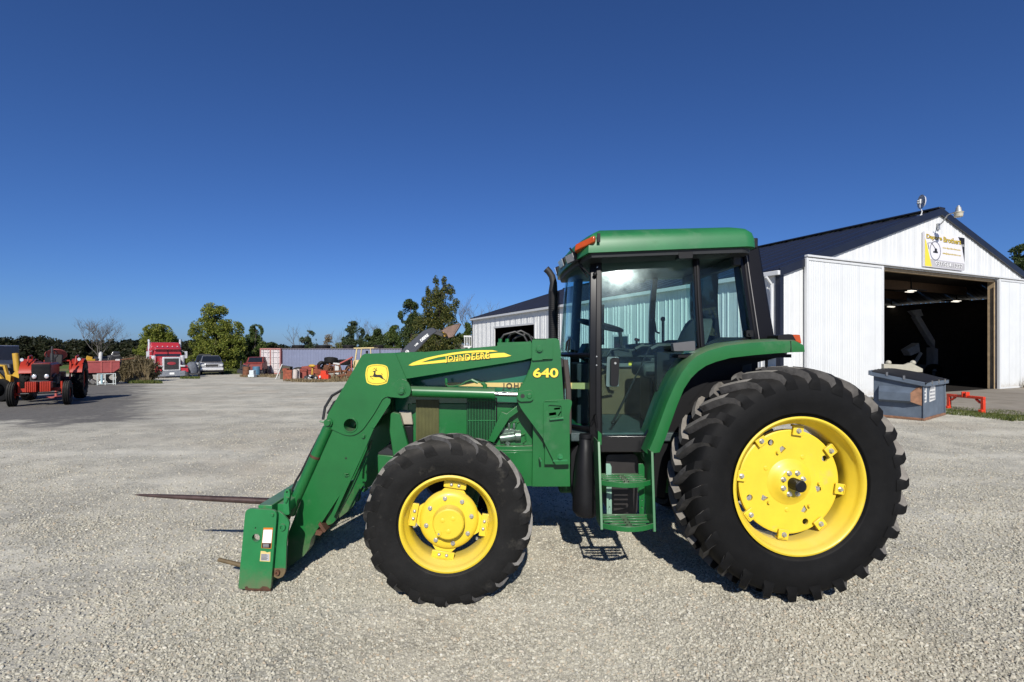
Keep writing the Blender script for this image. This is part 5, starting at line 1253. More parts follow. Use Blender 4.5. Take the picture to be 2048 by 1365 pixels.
for f_, mir in ((fen, 0), (fen2, 1)):
    bb = lambda mb, nm, mt, **k: (mb.mirror_y(YC) if mir else mb).build(nm, mt, f_, **k)
    mb = MB(); mb.pp(rnd([(1556, 678), (1556, 671), (1578, 668.5), (1585, 669.5), (1592, 681), (1556, 681)], 2, 2), 3.72, .16); bb(mb, 'lamp_housing', BLKP, bev=.005)
    mb = MB(); mb.pp(rnd([(1585, 669.5), (1600, 670), (1603, 688), (1590, 681)], 2, 2), 3.722, .13); bb(mb, 'turn_lamp', ORL, bev=.005)
    mb = MB(); mb.pp([(1536, 703), (1552, 703), (1552, 738), (1536, 738)], 3.98, .05); bb(mb, 'fender_stay', M_('galvanised', (.45, .46, .46), .4, metal=.6))
    mb = MB(); mb.pp([(1581, 682), (1582.4, 682), (1583.4, 705), (1582, 705)], 3.692, .004); bb(mb, 'fender_seam', BLKD)
# wheel arch panel (black plastic) under the fender
arch = [(1300, 905), (1322, 880), (1345, 815), (1366, 772), (1395, 738), (1440, 718), (1510, 708), (1604, 702), (1600, 712), (1560, 722), (1500, 735), (1440, 765), (1395, 815), (1365, 880), (1352, 950), (1345, 1010), (1313, 1010), (1310, 930)]
mb = MB(); mb.prism([(P(x, y, 3.78).x, P(x, y, 3.78).z) for x, y in arch], 3.97, 3.99); both(mb, 'wheel_arch', M_('arch_black', (.006, .006, .007), .55, var=.1, spec=.2))
mb = MB(); mb.box((1.15, 3.99, .95), (1.95, 4.06, 1.72)).box((1.25, 3.78, 1.68), (2.1, 4.0, 1.705)); both(mb, 'inner_fender', M_('arch_black', (0, 0, 0)))

# ---- interior
mb = MB(); mb.box((.46, 3.93, 1.02), (1.88, 5.17, 1.09)); mb.build('cab_floor', M_('rubber_mat', (.035, .055, .055), .6, var=.3, scale=20, bump=.3, bscale=60), trac, bev=.01)
mb = MB(); mb.box((.86, 5.02, 1.09), (1.38, 5.06, 1.56)); mb.build('trim_panel', TANIN, trac, bev=.006)
mb = MB(); mb.box((.86, 4.99, 1.56), (1.42, 5.08, 1.655)); mb.build('trim_rail', GREYP, trac, bev=.01)
mb = MB(); mb.box((.86, 4.90, 1.655), (1.86, 5.16, 1.75)).box((1.32, 4.80, 1.56), (1.86, 5.1, 1.66)); con = mb.build('control_console', DARKIN, trac, bev=.015)
mb = MB(); a = P(1262, 727, 4.98); mb.box((a.x - .022, 4.985, a.z - .022), (a.x + .022, 4.989, a.z + .022)); mb.build('yellow_tag', YELD, con)
mb = MB()
for (x, y0, y1) in ((1274, 712, 680), (1310, 706, 680)): mb.tube([P(x, y0, 4.95), P(x - 1, y1, 4.95)], .012, 8)
mb.tube([P(1302, 641, 5.05), P(1309, 643, 5.05), P(1312, 664, 5.05), P(1319, 667, 5.05)], .010, 8); mb.build('levers', BLKP, con)
mb = MB(); mb.cbox(P(1274, 680, 4.95), (.05, .03, .028), (0, R(15), 0)); mb.build('lever_knob', ORL, con, bev=.008)
mb = MB(); mb.ball(P(1279, 704, 4.93), .022); mb.build('red_knob', REDL, con)
mb = MB(); mb.cyl(P(1205, 690, 5.12), P(1205, 610, 5.12), .02, n=8); mb.build('grab_rail', BLKP, trac)
# steering column and wheel
sc0 = Vector((.80, YC, 1.955))
Ms = Matrix.Translation(sc0) @ Matrix.Rotation(R(14), 4, 'Y')
mb = MB(); i = mb.mark()
mb.tube([(.195 * math.cos(2 * math.pi * k / 32), .195 * math.sin(2 * math.pi * k / 32), 0) for k in range(33)], .016, 8, cap=False)
for a in (90, 210, 330): mb.tube([(0, 0, -.02), (.10 * math.cos(R(a)), .10 * math.sin(R(a)), -.015), (.19 * math.cos(R(a)), .19 * math.sin(R(a)), 0)], .012, 6)
mb.cyl((0, 0, -.05), (0, 0, .01), .045, n=14); mb.xf(i, Ms); mb.build('steering_wheel', BLKP, trac)
mb = MB(); mb.cyl((.79, YC, 1.92), (.66, YC, 1.3), .045, .08, n=12).box((.56, YC - .20, 1.09), (.72, YC + .2, 1.62)).cbox((.70, YC, 1.70), (.16, .36, .14), (0, R(25), 0)); mb.build('steering_column', DARKIN, trac, bev=.01)
mb = MB(); mb.tube([P(1240, 665, 4.4), P(1243, 690, 4.4), P(1248, 700, 4.4), P(1258, 702, 4.4)], .016, 8).tube([P(1214, 712, 4.3), P(1222, 700, 4.3), P(1236, 698, 4.3), P(1256, 702, 4.35)], .013, 8); mb.build('shift_linkage', DARKIN, trac)
# seat
mb = MB(); mb.loft([[Vector((x + dx, YC + sy * hw_, z_)) for dx, sy in ((-.05, -1), (-.07, -.5), (-.07, .5), (-.05, 1), (.05, 1), (.07, .5), (.07, -.5), (.05, -1))] for x, z_, hw_ in ((1.50, 1.58, .20), (1.55, 1.64, .24), (1.60, 1.76, .25), (1.655, 1.90, .235), (1.685, 1.98, .20), (1.70, 2.01, .14))])
seat = mb.build('seat', M_('seat_cloth', (.045, .05, .05), .8, var=.2, scale=30, bump=.1, bscale=200), trac, sm=50)
mb = MB(); mb.cbox((1.36, YC, 1.575), (.46, .48, .12), (0, R(-5), 0)); mb.build('cushion', M_('seat_cloth', (0, 0, 0)), seat, bev=.035, seg=4)
mb = MB(); mb.box((1.20, YC - .18, 1.09), (1.56, YC + .18, 1.50)); mb.build('pedestal', BLKP, seat, bev=.02)
for s_ in (-1, 1):
    mb = MB(); mb.tube([(1.18, YC + s_ * .27, 1.74), (1.24, YC + s_ * .27, 1.77), (1.55, YC + s_ * .27, 1.77), (1.60, YC + s_ * .27, 1.72)], .03, 8); mb.build('armrest', BLKP, seat)
mb = MB(); mb.tube([(1.50, 5.0, 1.75), (1.50, 5.0, 2.02)], .012, 8).ball((1.50, 5.0, 2.04), .025); mb.build('far_lever', BLKP, con)

# ---- steps and tanks
STEPM = GREEN
stp = part('cab_steps', trac)
def Ys(y): return 3.43 + (1060 - y) / 175 * .20
for (xt, yt, xb, yb) in ((1197.5, 884, 1203.5, 1060), (1304, 904, 1309, 1064)):
    a, b_ = P(xt, yt, Ys(yt)), P(xb, yb, Ys(yb)); dv = Vector((0, .21, 0))
    mb = MB(); mb.bar(a, b_, .018, .012, up=(0, 1, 0)); e_ = Vector((.004, 0, 0)); o_ = Vector((0, .004, 0))
    mb.add([a - e_ + o_, b_ - e_ + o_, b_ - e_ + dv, a - e_ + dv, a + e_ + o_, b_ + e_ + o_, b_ + e_ + dv, a + e_ + dv], [(0, 1, 2, 3), (7, 6, 5, 4), (0, 4, 5, 1), (1, 5, 6, 2), (2, 6, 7, 3), (3, 7, 4, 0)]); mb.build('rail', STEPM, stp, bev=.002)
for (x0, x1, nm) in ((1212, 1223, 'a'), (1277, 1289, 'b')):
    mb = MB(); mb.pp([(x0, 928), (x1 - 3, 928), (x1, 934), (x1 + 1, 1046), (x0 + 2, 1046)], 3.70, .012, [circ(x0 + 7, 1000, 1.3, 8), circ(x0 + 7, 1015, 1.3, 8)]); mb.build('inner_flange', M_('pale_green', (.20, .34, .26), .35, var=.1) if nm == 'a' else STEPM, stp, bev=.002)
for (yc_, xa, xb) in ((966, 1201, 1301), (1054, 1204, 1308)):
    yb_ = Ys(yc_) + .005; z_ = P(0, yc_ + 5, yb_ - .07).z; xA, xB = P(xa, 0, yb_).x, P(xb, 0, yb_).x; xm = (xA + xB) / 2
    fr_ = [(xA + (xB - xA) * k / 12, yb_ - .075 * (1 - (2 * k / 12 - 1) ** 2)) for k in range(13)]
    mb = MB()
    for k in range(12):
        (xa_, ya_), (xb_, yb2) = fr_[k], fr_[k + 1]
        mb.add([(xa_, ya_, z_ - .018), (xb_, yb2, z_ - .018), (xb_, yb2, z_ + .018), (xa_, ya_, z_ + .018), (xa_, ya_ + .012, z_ - .018), (xb_, yb2 + .012, z_ - .018), (xb_, yb2 + .012, z_ + .018), (xa_, ya_ + .012, z_ + .018)], [(0, 1, 2, 3), (7, 6, 5, 4), (3, 2, 6, 7), (0, 4, 5, 1)])
    for j, dy in enumerate((-.015, .04, .095, .15)):
        xo = .02 if j else .055
        for (p_, q_) in ((xA + xo, xm - .02), (xm + .02, xB - xo)): mb.box((p_, yb_ + dy, z_ + .004), (q_, yb_ + dy + .022, z_ + .016))
    mb.box((xm - .022, yb_ - .07, z_ + .003), (xm + .022, yb_ + .195, z_ + .015)).box((xA, yb_ + .175, z_ - .015), (xB, yb_ + .19, z_ + .018))
    stpo = mb.build('step', STEPM, stp, bev=.002)
    mb = MB()
    for dx in (-.014, .014):
        for dy in (-.035, .015, .065): mb.cyl((xm + dx, yb_ + dy, z_ + .0152), (xm + dx, yb_ + dy, z_ + .019), .005, n=8)
    mb.build('grip_studs', BLKP, stp)
mb = MB(); rings = []
for (y_, cx, rx, ry) in ((872, 1172, 10, .035), (884, 1172, 12, .04), (892, 1172, 13, .055), (905, 1171, 16, .07), (940, 1170, 20, .09), (1000, 1170, 24, .11), (1024, 1171, 25, .11), (1033, 1173, 20, .09)):
    c = P(cx, y_, 3.86); rx_ = rx / F * 3.86
    rings.append([Vector((c.x + rx_ * math.cos(2 * math.pi * k / 20), 3.90 + ry * math.sin(2 * math.pi * k / 20), c.z)) for k in range(20)])
mb.loft(rings); mb.build('side_tank', BLKP, trac, sm=50)
mb = MB(); mb.cyl(P(1172, 868, 3.9), P(1172, 876, 3.9), .05, n=20); mb.build('tank_cap', BLKP, trac)
mb = MB(); mb.pp(rnd([(1142, 905), (1158, 888), (1168, 905), (1166, 1015), (1150, 1010), (1141, 960)], 6, 3), 3.98, .2); mb.build('rear_tank', BLKP, trac, bev=.03)
mb = MB(); mb.pp(rnd([(1212, 910), (1270, 908), (1277, 918), (1275, 1028), (1222, 1036), (1214, 1010)], 8, 3), 4.03, .35); mb.build('fuel_tank', M_('tank_black', (.020, .018, .018), .42, var=.25), trac, bev=.03, seg=3)
mb = MB(); mb.pp([(1196, 862), (1196, 890), (1203, 890), (1203, 868)], 3.84, .1).pp([(1284, 905), (1306, 905), (1306, 925), (1290, 925)], 3.84, .1); mb.build('step_bracket', GREEN, trac)

# ================================================================== BACKGROUND MACHINES
REDP = M_('red_paint', (.42, .035, .018), .42, var=.12, dirt=(.16, .05, .03), dirt_amt=.15, dirt_scale=4)
ORGR = M_('orange_red_paint', (.34, .026, .010), .42, var=.12, dirt=(.22, .06, .03), dirt_amt=.12, dirt_scale=5)
FADED = M_('faded_red_paint', (.36, .085, .075), .65, var=.14, dirt=(.24, .13, .10), dirt_amt=.3, dirt_scale=2.5)
YELM = M_('machine_yellow', (.46, .27, .025), .5, var=.12, dirt=(.2, .13, .05), dirt_amt=.2)
SILV = M_('silver_paint', (.30, .30, .31), .3, metal=.6, var=.06)
CHROME = M_('chrome', (.72, .72, .72), .22, metal=.45, var=.04)
DGLASS = M_('dark_glass', (.012, .015, .02), .06, var=.2, coat=.3)
DKMET = M_('dark_metal', (.03, .03, .032), .55, var=.35, scale=8)
JRUST = M_('scrap_rust', (.14, .055, .025), .8, var=.5, scale=5, bump=.2)
TARP = M_('grey_tarp', (.09, .10, .12), .7, var=.25, bump=.25, bscale=8)

def wheel(mb, c, r, w, n=24, ri=None, ax='y'):
    ri = ri or r * .55
    i = mb.mark(); mb.lathe([(ri, -w * .42), (ri + (r - ri) * .5, -w * .5), (r * .97, -w * .42), (r, -w * .3), (r, w * .3), (r * .97, w * .42), (ri + (r - ri) * .5, w * .5), (ri, w * .42)], n, closed=True)
    M = Matrix.Translation(c) @ (Matrix.Rotation(R(90), 4, 'X') if ax == 'z' else Matrix.Identity(4)); mb.xf(i, M)
def disc(mb, c, r, w, n=20):
    i = mb.mark(); mb.lathe([(0, -w * .15), (r * .4, -w * .2), (r * .8, -w * .1), (r, -w * .35), (r, w * .35), (r * .8, w * .1), (0, w * .15)], n); mb.xf(i, Matrix.Translation(c))

# ---- red tractor facing the yard
rt = thing('red_tractor', 'orange-red tractor without cab facing the yard, front weights on', 'tractor', (-15.93, 17.0, gz(-15.95, 17.0)), R(-57))
rt.scale = (1, .82, 1)
for s_ in (-1, 1):
    t_ = part('front_wheel', rt)
    mb = MB(); wheel(mb, (0, s_ * .84, .40), .40, .25, 30, .2)
    for dy in (-.065, 0, .065): mb.lathe([(.39, dy - .02), (.418, dy - .014), (.418, dy + .014), (.39, dy + .02)], 30, (0, s_ * .84, .40))
    mb.build('tyre', RUBW, t_)
    mb = MB(); disc(mb, (0, s_ * .84, .40), .205, .18); mb.build('rim', ORGR, t_)
    t_ = part('rear_wheel', rt)
    mb = tyre_mesh(.70, .04, .40, .40, 20, .74, bw=.03, tw=.02); mb.xf(0, Matrix.Translation((-2.3, s_ * .88, .74)) @ Matrix.Rotation(math.pi, 4, 'Z')); mb.build('tyre', RUB, t_, sm=38)
    mb = MB(); disc(mb, (-2.3, s_ * .88, .74), .41, .3); mb.build('rim', ORGR, t_)
    mb = MB(); rows = []
    for k in range(9):
        a = R(25 + 120 * k / 8); rows.append([(-2.3 + .84 * math.cos(a), s_ * .62, .70 + .84 * math.sin(a)), (-2.3 + .84 * math.cos(a), s_ * 1.06, .70 + .84 * math.sin(a))])
    mb.grid(rows, t=(0, 0, -.03)); mb.box((-2.9, s_ * .60, 1.0), (-1.75, s_ * .63, 1.45)); mb.build('fender', ORGR, rt, bev=.01)
    mb = MB(); mb.box((.02, s_ * .43 - .14, .50), (.34, s_ * .43 + .14 if 0 else s_ * .43 + .14, .80)); 
    wt = MB()
    for k in range(6): wt.box((.05, s_ * .22 - .165 + k * .057, .48), (.40, s_ * .22 - .165 + k * .057 + .046, .82))
    wt.build('front_weights', ORGR, rt, bev=.012)
    mb = MB(); mb.cyl((-.02, s_ * .19, .98), (.035, s_ * .19, .98), .085, .09, n=18); hl_ = mb.build('headlight', BLKP, rt)
    mb = MB(); i = mb.mark(); mb.ball((.03, s_ * .19, .98), (.03, .078, .078), 16, 8); mb.build('lens', LENS, hl_)
    mb = MB(); mb.bar((-.05, s_ * .2, .55), (-.02, s_ * .66, .52), .10, .12).cyl((0, s_ * .66, .35), (0, s_ * .66, .80), .045, n=12).cyl((0, s_ * .62, .40), (0, s_ * .80, .40), .05, n=12); mb.build('front_axle', ORGR, rt)
    mb = MB(); mb.tube([(-1.75, s_ * .78, 1.0), (-1.7, s_ * .80, 1.35), (-1.85, s_ * .80, 1.62), (-2.3, s_ * .80, 1.66), (-2.5, s_ * .80, 1.5)], .028, 8); mb.build('hand_rail', ORGR, rt)
mb = MB(); mb.loft([[Vector((x, y, z_)) for y, z_ in ((-.30, .85), (-.31, 1.36), (-.26, 1.43), (.26, 1.43), (.31, 1.36), (.30, .85))] for x in (-.06, -1.45)]); mb.build('hood', M_('dark_hood_red', (.13, .014, .009), .45, var=.3), rt, bev=.02)
mb = MB(); mb.box((-.06, -.285, .86), (-.005, .285, 1.39))
for k in range(11): mb.box((-.005, -.27, .90 + k * .043), (.012, .27, .915 + k * .043))
mb.build('grille', BLKP, rt, bev=.005)
mb = MB(); mb.box((-1.5, -.26, .45), (.03, .26, .84)).box((-2.6, -.32, .5), (-1.5, .32, 1.05)).cyl((-2.3, -.9, .74), (-2.3, .9, .74), .12, n=14); mb.build('chassis', DKMET, rt, bev=.02)
mb = MB(); mb.cyl((-.75, .20, 1.42), (-.75, .20, 2.0), .035, n=12).cyl((-.75, .20, 1.5), (-.75, .20, 1.75), .06, n=12); mb.build('exhaust', DKMET, rt)
mb = MB(); mb.tube([(-1.72 + .2 * math.cos(a) * .5, .2 * math.sin(a), 1.72 + .2 * math.cos(a) * .8) for a in [2 * math.pi * k / 20 for k in range(21)]], .015, 6).cyl((-1.45, 0, 1.3), (-1.72, 0, 1.72), .03, n=8).box((-1.5, -.18, 1.43), (-1.4, .18, 1.6)); mb.build('steering_wheel', BLKP, rt)
mb = MB(); mb.cbox((-2.25, 0, 1.30), (.4, .45, .1)).cbox((-2.45, 0, 1.5), (.1, .45, .4), (0, R(-12), 0)); mb.build('seat', BLKP, rt, bev=.03)
mb = MB()
for s_ in (-1, 1):
    mb.tube([(-.15, s_ * .33, .95), (-.5, s_ * .36, 1.05), (-.9, s_ * .36, .9), (-1.3, s_ * .38, 1.0)], .03, 8).tube([(-.1, s_ * .32, .78), (-.7, s_ * .40, .72), (-1.4, s_ * .36, .62)], .035, 8).cbox((-.6, s_ * .36, .82), (.35, .14, .24)).cbox((-1.2, s_ * .42, .55), (.4, .18, .10)).cyl((-.95, s_ * .36, .75), (-.95, s_ * .36, 1.0), .07, n=10)
mb.build('engine_side', DKMET, rt)
mb = MB(); mb.cyl((.12, -.66, .42), (.12, .66, .42), .022, n=8).tube([(-.3, .2, .6), (-.1, .45, .5), (.05, .62, .45)], .03, 8); mb.build('tie_rod', DKMET, rt)
for s_ in (-1, 1):
    mb = MB(); mb.cyl((-1.62, s_ * .95, 1.52), (-1.56, s_ * .95, 1.52), .06, n=12); mb.build('fender_lamp', LENS, rt)
    mb = MB(); mb.tube([(-1.7, s_ * .64, 1.40), (-1.62, s_ * .66, 1.12), (-1.6, s_ * .62, .8)], .035, 8).cbox((-1.75, s_ * .62, .62), (.35, .22, .04)); mb.build('footrest', ORGR, rt)
mb = MB(); mb.box((-2.75, -.06, .5), (-2.55, .06, 1.3)).tube([(-2.55, -.45, 1.1), (-2.62, -.45, 1.45), (-2.62, .45, 1.45), (-2.55, .45, 1.1)], .035, 8); mb.build('rear_frame', ORGR, rt)
mb = MB()
for k in range(3): mb.tube([(-1.55, -.15 + .15 * k, 1.45), (-1.62, -.15 + .15 * k, 1.72 + .04 * k)], .012, 6)
mb.build('levers', DKMET, rt)
# round red plate behind it
rp_ = GP(112, 800); rp_ = Vector((P(112, 700, 20.5).x, 20.5, gz(-18.6, 20.5)))
rd = thing('red_disc_stand', 'round faded red steel disc on a post behind the red tractor', 'disc', tuple(rp_), R(-50))
mb = MB(); i = mb.mark(); mb.lathe([(0, -.02), (.33, -.015), (.35, 0), (.33, .02), (0, .03)], 32); mb.xf(i, Matrix.Translation((0, 0, 1.62 - rp_.z * 0 + .12)) @ Matrix.Rotation(R(90), 4, 'Z') @ Matrix.Rotation(R(48), 4, 'X')); mb.build('disc', FADED, rd)
mb = MB(); mb.cyl((0, 0, 0), (0, 0, 1.72), .045, n=10).box((-.3, -.3, 0), (.3, .3, .05)); mb.build('post', FADED, rd)
# ---- yellow loader cut by the frame's left edge
yl = thing('yellow_loader', 'yellow loader with upright hydraulic cylinder at the left edge', 'loader', (-18.4, 18.6, gz(-18.4, 18.6)), 0, world=True)
q = lambda x, y, d=18.6: P(x, y, d)
mb = MB(); mb.cyl(q(35, 742), q(31, 707), .095, n=18).cyl(q(36, 750), q(35, 742), .08, n=12); mb.build('hydraulic_cylinder', YELM, yl)
mb = MB(); mb.bar(q(-20, 730), q(10, 732), .10, .06).bar(q(9, 731), q(18, 760), .10, .07).bar(q(-14, 738), q(10, 764), .10, .08).pp([(9, 748), (21, 752), (20, 768), (12, 762)], 18.55, .15); mb.build('lift_arm', YELM, yl, bev=.01)
mb = MB(); mb.pp([(22, 752), (30, 742), (42, 742), (45, 752), (38, 758), (28, 754)], 18.5, .3); mb.build('pivot_casting', YELM, yl, bev=.02)
mb = MB(); mb.pp([(-60, 722), (18, 728), (22, 752), (24, 790), (-60, 790)], 18.8, 1.6); mb.build('body', DKMET, yl, bev=.05)
for dx in (-18, 4):
    c = q(dx, 780, 18.55); c.z = gz(c.x, c.y) + .42; mb = MB(); wheel(mb, c, .42, .3); mb.build('wheel', RUB, yl)
# ---- white box trailer behind it
wb = Vector((P(-24, 700, 33).x, 33, 0)); wb.z = gz(wb.x, wb.y)
wt_ = thing('box_trailer', 'white box trailer with a dark side at the far left edge', 'trailer', (wb.x, wb.y, wb.z), R(30))
mb = MB(); mb.box((-1.9, -.0, .7), (.22, 5.0, 2.45)); mb.build('box', M_('trailer_white', (.60, .62, .66), .5, var=.05), wt_, bev=.03)
mb = MB(); mb.box((.221, .02, .75), (.235, 4.9, 2.40)); mb.build('side_panel', M_('trailer_navy', (.03, .035, .07), .5, var=.15), wt_)
for y in (.9, 4.0): mb = MB(); wheel(mb, (0, y, .38), .38, .25); mb.build('wheel', RUB, wt_)
mb = MB(); mb.box((-1.8, -.05, .55), (.1, 5.0, .7)); mb.build('underframe', DKMET, wt_)
# ---- red wagon full of scrap
Yw_ = 30.5; wx0, wx1 = P(168, 0, Yw_).x, P(239, 0, Yw_).x; wz = gz(wx0, Yw_)
wg = thing('scrap_wagon', 'faded red steel wagon box heaped with scrap beside tall weeds', 'wagon', ((wx0 + wx1) / 2, Yw_, wz), R(39))
hw_ = .86
mb = MB(); mb.prism([(-hw_, .72), (hw_ - .3, .72), (hw_, .98), (hw_, 1.40), (-hw_, 1.40)], -.02, .03); mb.box((-hw_, .03, .74), (-hw_ + .05, 1.6, 1.40)).box((hw_ - .05, .03, .98), (hw_, 1.6, 1.40)).box((-hw_, 1.6, .74), (hw_, 1.65, 1.40)).box((-hw_ + .05, .03, .74), (hw_ - .3, 1.6, .80)); mb.build('wagon_box', M_('wagon_red', (.27, .050, .048), .65, var=.2, scale=3, dirt=(.30, .18, .15), dirt_amt=.3, dirt_scale=2.5), wg, bev=.008)
mb = MB()
for x in (-hw_ + .12, -.05, hw_ - .45): mb.box((x, -.05, .72), (x + .06, -.02, 1.40))
mb.box((-hw_ - .02, -.06, 1.38), (hw_ + .02, -.02, 1.44)); mb.build('stake', FADED, wg)
mb = MB()
for x in (-.8, .55):
    for yy in (.2, 1.4): m1 = MB(); wheel(m1, (x, yy, .38), .38, .22); m1.build('wheel', RUB, wg)
mb.box((-hw_, .3, .6), (hw_ - .2, .45, .72)).box((-hw_, 1.2, .6), (hw_ - .2, 1.35, .72)); mb.build('running_gear', DKMET, wg)
SCR = [JRUST, DKMET, STEEL, M_('scrap_white', (.5, .5, .48), .6, var=.2), YELM, FADED]
def scrap(name, label, x, y, z, build, mat, rot=0, group=None, cat='scrap'):
    if abs(y) < 5: p_ = W0 + W1 * x * .8 + W2 * y; x, y, rot = p_.x, p_.y, R(39)
    mb = MB(); build(mb)
    ob = mb.build(name, mat, None, bev=.01, sm=40)
    ob.location = (x, y, z); ob.rotation_euler = (0, 0, rot)
    tag(ob, label, cat, group); return ob
wy = 0.7; wx = 0.0; wtop = wz + 1.0; W0 = Vector(((wx0 + wx1) / 2, Yw_)); W1, W2 = Vector((math.cos(R(39)), math.sin(R(39)))), Vector((-math.sin(R(39)), math.cos(R(39))))
scrap('scrap_cylinder', 'pale upright cylinder sticking out of the red wagon', wx - .12, wy, wtop, lambda m: m.cyl((0, 0, 0), (.05, 0, .92), .10, n=14).cyl((.05, 0, .92), (.05, 0, .98), .06, n=10), SCR[3])
scrap('scrap_plate', 'grey triangular plate leaning on top of the wagon scrap', wx + .35, wy, wtop, lambda m: m.prism([(-.5, .1), (.1, .6), (.25, .98), (.42, .98), (.5, .75), (-.2, .1)], 0, .06), STEEL)
scrap('scrap_engine', 'dark engine lump at the right end of the wagon heap', wx + .75, wy, wtop, lambda m: m.cbox((0, 0, .35), (.6, .5, .7), (.1, .2, .3)).cyl((-.3, 0, .6), (.3, 0, .75), .16, n=12).cbox((.1, 0, .85), (.3, .3, .25), (.3, .1, 0)), DKMET)
scrap('scrap_casting', 'black casting heaped in the middle of the wagon', wx + .05, wy + .3, wtop, lambda m: m.cbox((0, 0, .3), (.8, .6, .6), (.2, .1, .2)).cyl((-.4, 0, .5), (.4, .1, .6), .13, n=10), DKMET)
scrap('scrap_yellow_part', 'small yellow part on the left end of the wagon heap', wx - .75, wy + .2, wtop, lambda m: m.cbox((0, 0, .6), (.28, .2, .2), (.2, .3, .1)).cbox((0, 0, .3), (.5, .4, .5), (.1, 0, .2)), YELM)
scrap('scrap_pipe', 'dark pipe sticking out over the right end of the wagon', wx + .5, wy - .4, wtop + .35, lambda m: m.cyl((-.6, 0, 0), (1.2, 0, .22), .035, n=8), JRUST)
scrap('scrap_white_box', 'small white box on the right rim of the wagon', wx + .95, wy - .5, wtop + .41, lambda m: m.cbox((0, 0, .06), (.22, .2, .12)), SCR[3])
# metal frames standing under the wagon
gf = thing('metal_frame', 'white tubular metal frame leaning below the red wagon', 'frame', (P(213, 0, Yw_ - .5).x, Yw_ - .5, gz(-24.6, Yw_ - .5)), R(39))
mb = MB()
for x in (-.42, -.06, .32, .42): mb.cyl((x, 0, 0), (x, .1, .66), .025, n=8)
mb.cyl((-.44, .1, .66), (.44, .1, .66), .025, n=8).cyl((-.44, 0, .06), (.44, 0, .06), .025, n=8); mb.build('tubes', M_('pale_tube', (.45, .48, .46), .5), gf)
mb = MB(); mb.cyl((-.22, .05, .05), (-.22, .1, .62), .06, n=10); mb.build('blue_tube', M_('pale_blue', (.25, .38, .42), .5), gf)
scrap('scrap_heap_low', 'grey and rusty odds and ends on the ground below the wagon', P(185, 0, Yw_ - .3).x, Yw_ - .3, gz(-25, Yw_ - .3), lambda m: [m.cbox((random.Random(k).uniform(-.6, .6), random.Random(k + 9).uniform(-.2, .3), .12 + .02 * k), (.25, .2, .22), (k, k * .5, k * 2)) for k in range(9)], STEEL)

# ---- red semi truck
ty_ = 41.0; tx_ = P(344, 0, ty_).x
tr = thing('semi_truck', 'red long-nosed semi truck with chrome grille and twin stacks', 'truck', (tx_, ty_, gz(tx_, ty_)), R(-48))
TRED = M_('truck_red', (.37, .026, .034), .3, var=.06, coat=.4)
mb = MB(); mb.loft([[Vector((x, y, z_)) for y, z_ in ((-h_, zb_), (-h_, zt_ - .12), (-h_ + .12, zt_), (h_ - .12, zt_), (h_, zt_ - .12), (h_, zb_))] for x, h_, zb_, zt_ in ((-.25, .56, .62, 1.66), (-1.2, .66, .62, 1.72), (-2.2, .82, .62, 1.76))]); mb.build('hood', TRED, tr, bev=.03)
mb = MB(); mb.loft([[Vector((x, y, z_)) for y, z_ in ((-1.02, .8), (-1.02, 1.72), (-.90, 2.42 - dz), (-.8, 2.50 - dz), (.8, 2.50 - dz), (.90, 2.42 - dz), (1.02, 1.72), (1.02, .8))] for x, dz in ((-2.15, .10), (-2.4, 0), (-3.6, 0))]); cab_ = mb.build('cab', TRED, tr, bev=.03)
mb = MB(); mb.add([(-2.145, -.92, 1.72), (-2.145, .92, 1.72), (-2.19, .84, 2.27), (-2.19, -.84, 2.27)], [(0, 1, 2, 3)]); i = mb.mark()
for k in range(len(mb.v)): mb.v[k] += Vector((.012, 0, 0))
mb.build('windscreen', DGLASS, cab_)
mb = MB(); mb.box((-2.16, -.02, 1.70), (-2.10, .02, 2.28)).box((-2.2, -.95, 2.27), (-1.95, .95, 2.31)); mb.build('visor', BLKP, cab_)
for s_ in (-1, 1):
    mb = MB(); mb.box((-3.2, s_ * 1.0, 1.75), (-2.45, s_ * 1.03, 2.3)); mb.build('door_glass', DGLASS, cab_)
    mb = MB(); mb.box((-2.5, s_ * 1.05, 1.75), (-2.4, s_ * 1.4, 1.8)).box((-2.52, s_ * 1.25, 1.55), (-2.4, s_ * 1.45, 2.15)).bar((-2.45, s_ * 1.05, 2.2), (-2.45, s_ * 1.3, 2.1), .03, .03); mb.build('mirror', CHROME, tr)
    mb = MB(); mb.cyl((-3.75, s_ * 1.12, .9), (-3.75, s_ * 1.12, 3.0), .085, n=14).cyl((-3.75, s_ * 1.12, 3.0), (-3.85, s_ * 1.14, 3.14), .085, .08, n=14); mb.build('exhaust_stack', CHROME, tr)
    mb = MB(); mb.cyl((-1.9, s_ * 1.0, 1.05), (-1.9, s_ * 1.0, 1.72), .17, n=16).ball((-1.9, s_ * 1.0, 1.72), (.17, .17, .1), 16, 6); mb.build('air_cleaner', CHROME, tr)
    mb = MB(); rows = []
    for k in range(9):
        a = R(0 + 180 * k / 8); rows.append([(-.85 + .72 * math.cos(a), s_ * .66, .5 + .55 * math.sin(a)), (-.85 + .72 * math.cos(a), s_ * 1.15, .5 + .50 * math.sin(a))])
    mb.grid(rows, t=(0, 0, -.04)); mb.build('fender', TRED, tr)
    mb = MB(); wheel(mb, (-.85, s_ * 1.0, .48), .48, .28, 28, .27); w_ = mb.build('front_wheel', RUB, tr)
    mb = MB(); disc(mb, (-.85, s_ * 1.0, .48), .27, .2); mb.build('rim', CHROME, w_)
    mb = MB(); mb.box((-.30, s_ * .78 - .16, .88), (-.12, s_ * .78 + .16, 1.02)); hp = mb.build('headlight', CHROME, tr, bev=.02)
    mb = MB(); mb.box((-.118, s_ * .78 - .13, .90), (-.108, s_ * .78 + .13, 1.0)); mb.build('lens', LENS, hp)
